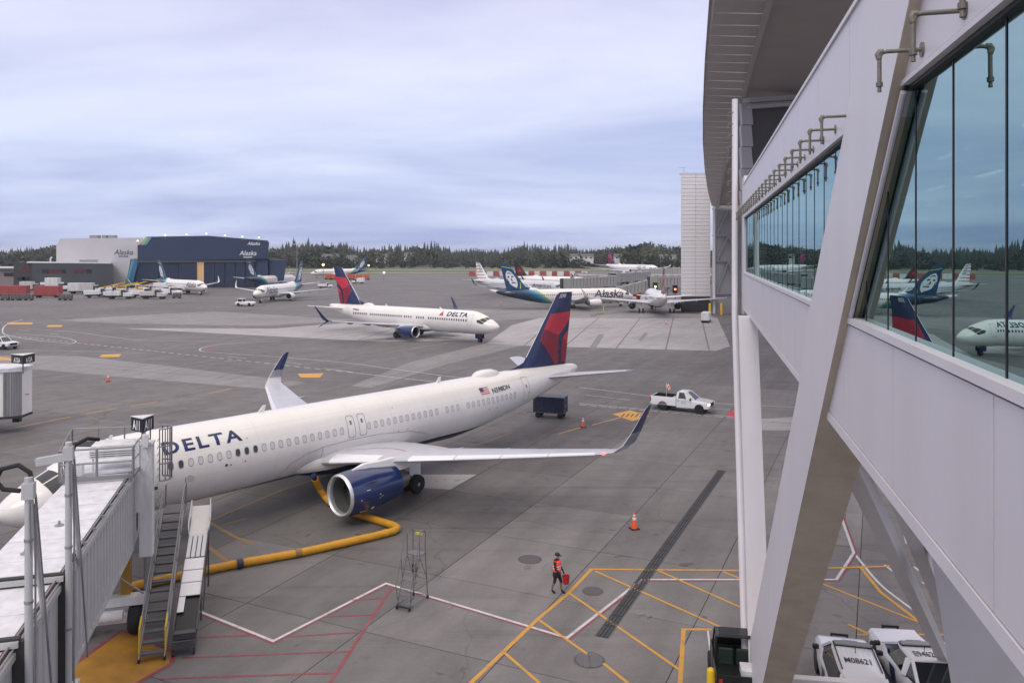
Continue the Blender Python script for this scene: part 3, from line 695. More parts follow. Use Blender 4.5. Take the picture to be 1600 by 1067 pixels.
# rear diagonal legs and pier under the walkway
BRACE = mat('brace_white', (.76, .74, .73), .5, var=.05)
p1, p2 = at(1331, 722, 13.6), at(1476, 1030, 27.2)
def world_bar(name, a, b, wd, ht, material, parent_label=None):
    mb = MB(); mb.bar(a, b, wd, ht); o = mb.build(name, material); o.parent = WK; o.matrix_parent_inverse = (Matrix.Translation((1.8, 0, 0)) @ Matrix.Rotation(-TD, 4, 'Z')).inverted(); return o
dd = (p2-p1).normalized()
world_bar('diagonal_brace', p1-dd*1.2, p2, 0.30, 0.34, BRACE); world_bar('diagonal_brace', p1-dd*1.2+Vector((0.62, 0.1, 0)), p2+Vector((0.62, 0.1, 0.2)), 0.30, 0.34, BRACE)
world_bar('brace_foot', p2-dd*0.9+Vector((0.3, -0.30, 0)), p2+dd*0.4+Vector((0.3, -0.30, 0)), 0.14, 0.3, CLAD2); world_bar('brace_foot', p2-dd*0.6+Vector((0.9, -0.24, 0)), p2+dd*0.7+Vector((0.9, -0.24, 0)), 0.14, 0.3, CLAD2)
world_bar('brace_shoe', p2+Vector((.2, 0, .3)), p2+dd*1.6+Vector((.35, 0, -.4)), 1.15, 0.5, CLAD2)
PIER = mat('pier_white', (0.50, 0.47, 0.47), 0.6, var=0.08, vscale=0.6)
mb = MB(); q = [at(1450, 838, 16.8), at(1466, 935, 16.8), at(1500, 1160, 16.8), at(1640, 1400, 16.8), at(1760, 1300, 16.8), at(1600, 1010, 16.8), at(1470, 838, 16.8)]
mb.prism(q, (0.5, 0.9, 0)); o = mb.build('pier', PIER); o.parent = WK; o.matrix_parent_inverse = (Matrix.Translation((1.8, 0, 0)) @ Matrix.Rotation(-TD, 4, 'Z')).inverted()

# low white ledge in front of the patrol cars
lg = MB(); a_, b_ = at(1236, 1056, 25.2), at(1378, 1066, 24.0); lg.bar(Vector((a_.x, a_.y, a_.z-.35)), Vector((b_.x, b_.y, b_.z-.35)), 0.3, 0.7)
lg.bar(Vector((a_.x, a_.y, 0.05)), Vector((b_.x, b_.y, 0.05)), 0.5, 0.2)
o = lg.build('barrier', CLAD2, bevel=0.02); tag(o, 'low white barrier at the foot of the strut behind the left patrol car', 'barrier')

# ------------------------------------------------------------------ arched pedestrian bridge overhead
BR = empty('arched_bridge', (0, 0, 0)); tag(BR, 'curved white footbridge with panelled underside sweeping overhead at the top right', 'bridge')
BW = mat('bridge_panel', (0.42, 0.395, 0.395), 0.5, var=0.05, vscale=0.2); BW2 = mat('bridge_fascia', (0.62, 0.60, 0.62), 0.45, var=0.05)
st = [ # depth, outer px,py ; seam px ; inner px
    (34, 1128, -190, 1140, 1262), (44, 1116, -90, 1126, 1232), (58, 1108, 0, 1117, 1198), (80, 1101, 98, 1105, 1171), (105, 1098, 170, 1101, 1154), (130, 1098, 222, 1100, 1140), (155, 1101, 265, 1102, 1130), (178, 1106, 298, 1107, 1124), (198, 1112, 322, 1113, 1121)]
rows = []
for (Y, xo, y, xm, xi) in st:
    p0 = at(xo, y, Y); p1 = at(xm, y, Y); p2 = at(xi, y+1.5, Y); rows.append((p0, p1, p2))
# fascia (outer side rises above), panelled underside band, soffit
def strip(a, b, name, material, th=(0, 0, 0.25), seg=1):
    for i in range(len(a)-1):
        for q in range(seg):
            t0, t1 = q/seg, (q+1)/seg-0.012
            P = [a[i].lerp(a[i+1], t0), b[i].lerp(b[i+1], t0), b[i].lerp(b[i+1], t1), a[i].lerp(a[i+1], t1)]
            mb = MB(); mb.prism(P, th); mb.build(name, material, BR)
O_ = [r[0] for r in rows]; M_ = [r[1] for r in rows]; I_ = [r[2] for r in rows]
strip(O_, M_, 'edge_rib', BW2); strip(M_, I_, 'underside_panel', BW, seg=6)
TOPS = [p+Vector((0.6, 0.2, 5.4)) for p in O_]
strip(O_, TOPS, 'side_panel', BW2, th=(0.25, 0, 0), seg=2)
mb = MB()
for i in range(len(I_)-1): mb.bar(I_[i]+Vector((0.2, 0, -.05)), I_[i+1]+Vector((0.2, 0, -.05)), 0.45, 0.35)
mb.build('inner_rib', BW, BR)
J_ = [p+Vector((16.5, -3.5, 0.35)) for p in I_]
mb = MB()
for i in range(len(I_)-1): mb.prism([I_[i]+Vector((.3, 0, .3)), J_[i], J_[i+1], I_[i+1]+Vector((.3, 0, .3))], (0, 0, .4))
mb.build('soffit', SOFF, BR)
# near pier frame below the soffit
mb = MB(); a_ = at(1166, 158, 92); b_ = at(1262, 152, 96)
mb.bar(a_, b_, 1.2, 0.55); mb.bar(a_+Vector((0, -.7, -.9)), b_+Vector((0, -.7, -.9)), 0.8, 0.35); mb.build('crosshead', BW, BR)
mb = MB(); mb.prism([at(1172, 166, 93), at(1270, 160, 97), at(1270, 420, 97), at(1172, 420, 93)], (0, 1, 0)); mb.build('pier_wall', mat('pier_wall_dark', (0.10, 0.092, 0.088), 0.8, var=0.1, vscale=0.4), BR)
for k in range(5):
    mb = MB(); y0 = 162+k*34; mb.prism([at(1158, y0, 91.5), at(1174, y0, 91.5), at(1177-.0, y0+33, 91.5), at(1160, y0+33, 91.5)], (0, .9, 0)); mb.build('pier_panel', BW, BR)
# braced pier at the far end
PB = at(1118, 490, 199); z0 = 0
px_w = 199/F
a0 = at(1113, 492, 199); a0.z = 0; b0 = at(1160, 492, 199); b0.z = 0
GP_ = mat('braced_pier_grey', (0.30, 0.285, 0.28), 0.6, var=0.06, vscale=0.2)
mb = MB(); mb.prism([(a0.x, 199.6, 0.0), (b0.x, 199.6, 0.0), (b0.x, 199.6, 40), (a0.x+1.2, 199.6, 36), (a0.x+0.9, 199.6, 27)], (0, 1.5, 0)); mb.build('far_pier_wall', GP_, BR)
lev = [5.0, 13.2, 19.6, 26.2]
for i, z in enumerate(lev):
    mb = MB(); mb.bar((a0.x, 199.1, z), (b0.x, 199.1, z), .35, .35); mb.build('brace_beam', GALV, BR)
for i in range(3):
    for sgn in (0, 1):
        xa, xb = (a0.x+1.0, b0.x-.5) if sgn else (b0.x-.5, a0.x+1.0)
        mb = MB(); mb.bar((xa, 199.0, lev[i]), ((xa+xb)/2, 198.9, lev[i+1]), .32, .32); mb.build('diagonal_brace', GALV, BR)
mb = MB(); mb.bar((a0.x+.35, 198.8, 0), (a0.x+.35, 198.8, 27), .55, .55); mb.bar((b0.x, 198.8, 0), (b0.x, 198.8, 30), .55, .55); mb.build('pier_post', BW2, BR)

# ------------------------------------------------------------------ white panelled tower
TW = empty('white_tower', (0, 0, 0)); tag(TW, 'tall white tower clad in narrow horizontal panels left of the bridge pier', 'tower')
TP = mat('tower_panel', (0.70, 0.68, 0.68), 0.5, var=0.05, vscale=0.3)
Yt = 205.0; xl = at(1064, 400, Yt).x; xr = at(1110, 400, Yt).x; ztop = at(1064, 272, Yt).z
mb = MB(); mb.prism([(xl+.05, Yt+.15, 0), (xr-.05, Yt+.15, 0), (xr-.05, Yt+.15, ztop-.1), (xl+.05, Yt+.15, ztop-.1)], (2.0, 8, 0)); mb.build('core', mat('tower_core', (0.30, 0.29, 0.30), 0.7), TW)
nr = 33; dz = (ztop-4.0)/nr; half = (xr-xl)/2
mb = MB(); mb.box((0, 0, 0), (half-.06, .18, dz-.07)); pm = mb.mesh('cladding_panel', TP)
mb = MB(); mb.box((0, 0, 0), (.18, 7.9, dz-.07)); ps = mb.mesh('cladding_panel', TP)
for r_ in range(nr):
    z = 4.0+dz*(r_+.5)
    for q in range(2): inst(pm, 'cladding_panel', TW, (xl+half*(q+.5), Yt, z))
mb = MB(); mb.box(((xl+xr)/2, Yt+.6, ztop+.1), (xr-xl+.3, 1.6, .3)); mb.build('parapet_cap', BW2, TW)
mb = MB(); mb.tube([(xl+1.0, Yt+1, ztop), (xl+1.0, Yt+1, ztop+2.0)], .05, 6); mb.bar((xl-.4, Yt+1, ztop+1.7), (xl+1.6, Yt+1, ztop+1.7), .06, .06); mb.build('antenna', GALV, TW)
mb = MB(); mb.box(((xl+xr)/2, Yt-.02, 1.9), (xr-xl, .2, 3.8)); mb.build('dark_base', mat('tower_base', (0.035, 0.035, 0.04), 0.6), TW)

# ------------------------------------------------------------------ hangar
HB = mat('hangar_navy', (0.020, 0.036, 0.085), 0.55, var=0.12, vscale=0.08); HWH = mat('hangar_white', (0.50, 0.49, 0.51), 0.6, var=0.06, vscale=0.1)
HD = mat('hangar_door_navy', (0.015, 0.028, 0.066), 0.5, var=0.12, vscale=0.2); HG = mat('annexe_grey', (0.052, 0.058, 0.068), 0.6, var=0.12, vscale=0.1)
HY = 352.0
def hx(px): return (px-CX)/F*HY
def hz(py, Y=HY): return H-(py-YH)/F*Y
hg = empty('hangar', (hx(300), HY, 0)); tag(hg, 'large hangar with navy front and white left half on the far side of the apron', 'hangar')
def hp(name, px, material, y0=0.0, dep=1.0, skew=0.0):
    mb = MB(); mb.prism([(hx(a)-hx(300), y0, hz(b)) for a, b in px], (dep*skew, dep, 0)); return mb.build(name, material, hg)
G0 = YH+F*H/HY
hp('main_wall', [(228, 370), (325, 368.5), (418, 376), (418, G0), (205, G0), (216, 408), (216, 384)], HB, 0.6, 60, -.33)
hp('white_wall', [(88, 382), (92, 373), (222, 371.5), (228, 384), (228, G0), (88, G0)], HWH, 0.9, 50, -.5)
hp('white_front', [(88, 382), (216, 382), (216, 404), (204, 405), (196, G0), (168, G0), (168, 411), (88, 411)], HWH, 0.0, .9)
hp('navy_front', [(216, 383), (420, 378), (418, 404), (216, 409)], HB, -0.6, 1.2)
hp('door_header', [(218, 408), (400, 407), (400, 409.5), (218, 410.5)], DKSTEEL, -0.9, 1.2)
for (a, b) in ((218, 248), (249, 279), (280, 307.5), (319, 335), (336, 351.5), (352.5, 367.5), (368.5, 383.5), (384.5, 398)):
    o = hp('door_leaf', [(a, 410), (b, 410), (b, G0), (a, G0)], HD, -0.35+0.25*(int(a) % 2), .3)
hp('open_bay', [(307.5, 410), (319, 410), (319, G0), (307.5, G0)], mat('hangar_bay_glow', (0.4, 0.28, 0.16), 0.7, emit=(1.0, 0.62, 0.3), estr=0.42), 0.3, .2)
for k in range(4): hp('bay_frame', [(309+k*3, 411), (309.6+k*3, 411), (309.6+k*3, G0), (309+k*3, G0)], DKSTEEL, 0.1, .1)
WV = [((208, 406), (206, 406), (197, G0), (203, G0)), ((206, 406), (203.5, 406), (191, G0), (197, G0))]
hp('paint_band', [(216.5, 405), (210, 405.5), (199, G0), (207, G0)], mat('band_blue', (0.04, 0.16, 0.30), 0.5), -0.25, .2)
hp('paint_band', [(210, 405.5), (206.5, 405.8), (194, G0), (199, G0)], mat('band_teal', (0.10, 0.30, 0.38), 0.5), -0.22, .2)
hp('paint_band', [(232, 371), (226, 371), (219, 383), (222, 383)], mat('band_lime', (0.38, 0.44, 0.16), 0.5), 0.35, .2)
hp('paint_band', [(237, 371), (232, 371), (222, 383), (228, 383)], MATS['band_teal'], 0.33, .2)
hp('side_block', [(418, 406), (446, 406), (440, G0), (418, G0)], HB, 2, 20, -.33)
def htext(t, px, py, size, material, y): flat_text(t, size, 'lettering', material, hg, frame((hx(px)-hx(300), y, hz(py)), (1, 0, 0), (0, 0, 1)), bold=0.02, shear=.25 if t[0] == 'A' and len(t) == 6 and t != 'AIRLINES' else 0)
htext('Alaska', 193, 398, 3.2, HB, -0.06); htext('AIRLINES', 193, 402, 1.1, HB, -0.06)
htext('Alaska', 388, 399, 2.9, WHITE_PAINT, -0.66); htext('AIRLINES', 388, 403, 1.0, WHITE_PAINT, -0.66); htext('Alaska', 397, 383, 2.1, WHITE_PAINT, -0.66)
LG_ = emis('hangar_lamp_glow', (1.0, 0.80, 0.52), 2.6)
for px, py in ((260, 367.5), (293, 366.5), (324, 365.5), (353, 368), (380, 370), (406, 371.5), (217, 376.5)):
    e_ = MB(); e_.lathe([(-.35, .05), (-.2, .32), (0, .38), (.2, .32), (.35, .05)], (0, 0, 0), 'z', 8); o = e_.build('roof_lamp', LG_, hg, smooth=60); o.location = (hx(px)-hx(300), -1.2, hz(py))
    m2 = MB(); m2.tube([(0, 0, -1.6), (0, 0, -.4)], .12, 6); m2.build('lamp_stalk', GALV, o)
for px, wd in ((134, 4), (162, 3), (150, 2)):
    m2 = MB(); m2.box((hx(px)-hx(300), 8, hz(371)), (wd, 2.5, 2.2)); m2.build('roof_unit', GALV, hg)
# annexe
an = empty('hangar_annexe', (hx(95), HY-12, 0)); tag(an, 'low dark grey flat-roofed building in front of the white hangar end', 'building')
AY = HY-12
def ax(px): return (px-CX)/F*AY-hx(95)
def azz(py): return H-(py-YH)/F*AY
def ap(name, px, material, y0=0.0, dep=1.0):
    mb = MB(); mb.prism([(ax(a), y0, azz(b)) for a, b in px], (-.52*dep, dep, 0)); return mb.build(name, material, an)
GA = YH+F*H/AY
ap('wall', [(50, 411), (176, 412), (178, GA), (50, GA)], HG, 0, 11.5); ap('wall', [(19, 410), (50, 410), (50, GA), (19, GA)], mat('annexe_brown', (0.045, 0.043, 0.045), 0.6, var=0.1, vscale=0.1), 1.0, 10)
ap('parapet', [(42, 409), (174, 410.5), (174, 412), (42, 411)], WHITE_DIRTY, -.2, 12); ap('canopy', [(69, 441), (106, 441), (106, 444.5), (69, 444.5)], WHITE_PAINT, -3, 3)
ap('post', [(86, 444), (88, 444), (88, GA), (86, GA)], GALV, -2, .4)
AW = mat('lit_window_red', (0.10, 0.025, 0.02), 0.2)
for a, b in ((66, 76), (77, 87), (88, 95), (96, 103), (116, 124), (125, 134), (135, 143)): ap('window', [(a, 421), (b, 421), (b, 427), (a, 427)], AW if a % 3 else GLASSD, -.08, .1)
for a, b in ((30, 37), (38, 45)): ap('window', [(a, 419), (b, 419), (b, 426), (a, 426)], AW, .92, .1); ap('window', [(a-5, 433), (b, 433), (b, 438), (a-5, 438)], GLASSD, .92, .1)
ap('roof_unit', [(118, 406), (147, 406), (147, 411), (118, 411)], GALV, 3, 4); ap('roof_unit', [(121, 405), (128, 405), (128, 406), (121, 406)], WHITE_DIRTY, 3.5, 3)
m2 = MB(); m2.tube([(ax(75), 2, azz(411)), (ax(74.5), 2, azz(404)), (ax(77), 2, azz(402))], .35, 6); m2.build('vent_pipe', WHITE_DIRTY, an)
# low terminal strip on the far left
lb = empty('low_building', (hx(0), HY+25, 0)); tag(lb, 'long low pale building at the far left edge behind the red trailers', 'building')
mb = MB(); mb.box((-10, 6, 4), (70, 12, 8)); mb.build('wall', mat('pale_tan_wall', (0.24, 0.20, 0.19), 0.7, var=0.1, vscale=0.1), lb)
mb = MB(); mb.box((-10, 5, 8.3), (72, 14, .7)); mb.build('roof', WHITE_DIRTY, lb)
m2 = MB(); m2.box((0, 0, 0), (4.5, .2, 1.6)); me = m2.mesh('window', GLASSD)
for k in range(9): inst(me, 'window', lb, (-40+k*7, -.06, 5))
# lamp mast
lm = empty('apron_light_mast', at(464, 432, 520)); lm.location.z = 0; tag(lm, 'tall apron floodlight mast right of the hangar', 'light mast')
mb = MB(); mb.tube([(0, 0, 0), (0, 0, 21)], [.35, .16], 8); mb.build('pole', GALV, lm)
mb = MB(); mb.bar((-3.5, 0, 21), (3.5, 0, 21), .3, .35); mb.build('head', GALV, lm)
for k in range(5):
    m2 = MB(); m2.box((-3+k*1.5, -.3, 21.1), (.9, .5, .6)); m2.build('floodlight', WHITE_DIRTY, lm)
# ------------------------------------------------------------------ airliners.  local x: nose -> tail, y: starboard, z: up
def ss(t): t = max(0.0, min(1.0, t)); return t*t*(3-2*t)
def make_body(sp):
    L, zc, hw, hh = sp['L'], sp['zc'], sp['hw'], sp['hh']; Ln = sp['Ln']; Lt = sp['Lt']; tz = sp['nose_z']
    tt, tb = sp['tail_top'], sp['tail_bot']; Lh = sp['Lh']
    def prof(s):
        s = max(0.0, min(L, s))
        top, bot, wd = zc+hh, zc-hh, hw
        if s < Ln:
            q = s/Ln
            et = (1-(1-q)**2.0)**0.62*0.72+0.28*ss(q*1.15)
            top = tz+(zc+hh-tz)*et
            qb = min(1, s/(Ln*0.8)); bot = tz+(zc-hh-tz)*(1-(1-qb)**2.2)**0.55
            qw = min(1, s/(Ln*0.86)); wd = hw*(1-(1-qw)**2.1)**0.56
        if s > Lt:
            q = (s-Lt)/(L-Lt); bot = (zc-hh)+(tb-(zc-hh))*(q**1.45*0.75+0.25*q)
            qt = max(0, (s-Lh)/(L-Lh)); top = zc+hh+(tt-(zc+hh))*qt**1.5
            qw = max(0.0, (s-(Lt+1.0))/(L-Lt-1.0)); wd = hw*(1-qw**1.7*0.86)
            if s > L-0.7: k = (1-((s-(L-0.7))/0.7)**2*0.35); wd *= k; m_ = (top+bot)/2; top = m_+(top-m_)*k; bot = m_+(bot-m_)*k
        return top, bot, max(wd, 0.015)
    def P(s, phi, off=0.0):
        """phi from the crown, positive to starboard"""
        t, b, wd = prof(s); m_ = (t+b)/2; h_ = max((t-b)/2, 0.015)
        n = Vector((0, math.sin(phi)/wd, math.cos(phi)/h_)).normalized()
        return Vector((s, math.sin(phi)*wd, m_+math.cos(phi)*h_))+n*off
    def PZ(s, z, side, off=0.0):
        t, b, wd = prof(s); m_ = (t+b)/2; h_ = max((t-b)/2, .01); c_ = max(-1, min(1, (z-m_)/h_))
        return P(s, side*math.acos(c_), off)
    def phi_of(s, z):
        t, b, wd = prof(s); return math.acos(max(-1, min(1, (z-(t+b)/2)/((t-b)/2))))
    return prof, P, PZ, phi_of
AF = [(1.0, 0.0), (0.9, .022), (0.75, .046), (0.55, .066), (0.35, .074), (0.2, .069), (0.1, .054), (0.04, .036), (0.01, .019), (0.0, 0.0),
      (0.01, -.014), (0.04, -.024), (0.1, -.034), (0.25, -.044), (0.45, -.040), (0.7, -.022), (0.9, -.008)]
SYM = [(x, (abs(z)*0.85 if i < 10 else -abs(z)*1.25)) for i, (x, z) in enumerate(AF)]
SYM = [(1.0, 0), (0.85, .024), (0.6, .048), (0.35, .06), (0.18, .053), (0.08, .038), (0.02, .02), (0, 0), (0.02, -.02), (0.08, -.038), (0.18, -.053), (0.35, -.06), (0.6, -.048), (0.85, -.024)]
def sec(le, chord, tc, nrm, af=AF, cd=(1, 0, 0)):
    le = Vector(le); nrm = Vector(nrm).normalized(); cd = Vector(cd)
    return [le+cd*(x*chord)+nrm*(z*chord*tc/0.12) for x, z in af]
def wing_secs(defs, sg, af=AF):
    return [sec((x, sg*y, z), c, tc, (0, -sg*math.sin(ca), math.cos(ca)), af) for x, y, z, c, tc, ca in defs]

def livery_mat(name, white, sp, kind):
    if name in MATS: return MATS[name]
    m = bpy.data.materials.new(name); m.use_nodes = True; t = m.node_tree; b = t.nodes['Principled BSDF']; n_ = t.nodes.new; l_ = t.links.new
    b.inputs['Roughness'].default_value = 0.24; b.inputs['Coat Weight'].default_value = 0.25; b.inputs['Coat Roughness'].default_value = 0.1
    co = n_('ShaderNodeTexCoord'); sp_ = n_('ShaderNodeSeparateXYZ'); l_(co.outputs['Object'], sp_.inputs[0])
    def M(op, a, b_=0.0):
        k = n_('ShaderNodeMath'); k.operation = op
        for i, v in enumerate((a, b_)):
            if isinstance(v, (int, float)): k.inputs[i].default_value = v
            else: l_(v, k.inputs[i])
        return k.outputs[0]
    def mix(f, a, b_):
        k = n_('ShaderNodeMix'); k.data_type = 'RGBA'; l_(f, k.inputs[0])
        for i, v in ((6, a), (7, b_)):
            if isinstance(v, tuple): k.inputs[i].default_value = (*v, 1)
            else: l_(v, k.inputs[i])
        return k.outputs[2]
    nz_ = n_('ShaderNodeTexNoise'); nz_.inputs['Scale'].default_value = 0.7; nz_.inputs['Detail'].default_value = 6; l_(co.outputs['Object'], nz_.inputs['Vector'])
    stm = n_('ShaderNodeMapping'); stm.inputs['Scale'].default_value = (3.0, 3.0, 0.25); l_(co.outputs['Object'], stm.inputs[0])
    nz2 = n_('ShaderNodeTexNoise'); nz2.inputs['Scale'].default_value = 0.9; nz2.inputs['Detail'].default_value = 5; l_(stm.outputs[0], nz2.inputs['Vector'])
    wcol = mix(nz_.outputs['Fac'], tuple(c*0.93 for c in white), tuple(min(1, c*1.05) for c in white))
    wcol = mix(M('MULTIPLY', nz2.outputs['Fac'], 0.16), wcol, (0.42, 0.38, 0.33))
    if sp['L'] > 44:      # skin joints: frames and stringer laps
        xx_, zz_ = sp_.outputs[0], sp_.outputs[2]
        fr_ = M('LESS_THAN', M('PINGPONG', M('ADD', xx_, 0.4), 1.6), 0.007)
        for zl in (sp['zc']+1.55, sp['zc']+.92, sp['zc']-.35, sp['zc']-1.15): fr_ = M('MAXIMUM', fr_, M('LESS_THAN', M('ABSOLUTE', M('SUBTRACT', zz_, zl)), 0.006))
        wcol = mix(M('MULTIPLY', fr_, 0.45), wcol, (0.36, 0.34, 0.32))
    x, z = sp_.outputs[0], sp_.outputs[2]; zc, hh, L = sp['zc'], sp['hh'], sp['L']
    col = wcol
    if kind == 'delta':
        # navy belly: line sits lower at the nose
        lim = M('ADD', M('MULTIPLY', M('MINIMUM', x, sp['L']*.62), 0.023), zc-hh*(0.985 if L > 43 else 1.02))
        lim2 = M('ADD', M('MULTIPLY', M('MAXIMUM', M('SUBTRACT', x, sp['L']*.6), 0.0), 0.0), lim)
        belly = M('MULTIPLY', M('LESS_THAN', z, lim2), M('LESS_THAN', x, sp['L']*.83))
        col = mix(belly, wcol, (0.012, 0.020, 0.075))
    if kind == 'alaska':
        tt = M('ADD', M('SUBTRACT', x, L*0.70), M('MULTIPLY', M('SUBTRACT', zc, z), L*0.030))
        rmp = n_('ShaderNodeValToRGB'); rmp.color_ramp.interpolation = 'LINEAR'; l_(M('ADD', M('DIVIDE', tt, 12.0), 0.5), rmp.inputs[0])
        el_ = rmp.color_ramp.elements; el_[0].position = 0.40; el_[0].color = (0.8, .8, .78, 1); el_[1].position = 0.404; el_[1].color = (0.30, 0.46, 0.08, 1)
        for p_, c_ in ((0.47, (0.22, 0.42, 0.16, 1)), (0.475, (0.08, 0.36, 0.50, 1)), (0.56, (0.03, 0.20, 0.36, 1)), (0.66, (0.015, 0.085, 0.16, 1)), (0.85, (0.008, 0.035, 0.075, 1))):
            e2 = el_.new(p_); e2.color = c_
        isb = M('GREATER_THAN', tt, -1.2)
        col = mix(isb, wcol, rmp.outputs[0])
    if kind == 'american':
        rear = M('MULTIPLY', M('GREATER_THAN', x, L*0.86), M('LESS_THAN', z, zc+hh*0.5))
        strp = M('GREATER_THAN', M('FRACT', M('MULTIPLY', z, 0.55)), 0.5)
        col = mix(M('MULTIPLY', rear, strp), wcol, (0.50, 0.03, 0.05))
    l_(col, b.inputs['Base Color']); MATS[name] = m; return m

A321 = dict(L=44.5, zc=3.72, hw=1.975, hh=2.07, Ln=6.4, Lt=28.6, Lh=37.5, nose_z=3.15, tail_top=5.45, tail_bot=4.65, win_z=4.22, rc=16.4, tipy=16.9, fin_h=11.76)
B739 = dict(L=42.1, zc=3.30, hw=1.88, hh=2.00, Ln=6.6, Lt=27.0, Lh=35.0, nose_z=2.75, tail_top=5.15, tail_bot=4.35, win_z=3.75, rc=15.3, tipy=16.2, fin_h=12.5)
B738 = dict(B739, L=39.5, Lt=24.6, Lh=32.6, rc=13.9)
A320 = dict(A321, L=37.6, Lt=22.6, Lh=31.0, rc=12.7)
A330 = dict(L=64.0, zc=5.6, hw=2.82, hh=2.82, Ln=8.5, Lt=41, Lh=54, nose_z=4.9, tail_top=8.2, tail_bot=7.0, win_z=6.3, rc=21.0, tipy=29.0, fin_h=17.1)

def FINUV(x, y):
    v = (800-y)/692.0; le = 285+(660-y)*.528; te = 607+(780-y)*.134
    return ((x-le)/(te-le), v)
D_RED1 = [[FINUV(*p) for p in q] for q in ([(470, 309), (672, 297), (658, 380), (543, 520), (407, 428)], [(648, 468), (630, 603), (579, 548)])]
D_RED2 = [[FINUV(*p) for p in q] for q in ([(407, 428), (543, 520), (533, 640), (525, 790), (492, 790), (452, 700), (400, 590), (362, 512)], [(579, 548), (630, 603), (607, 785), (555, 787), (561, 640)])]

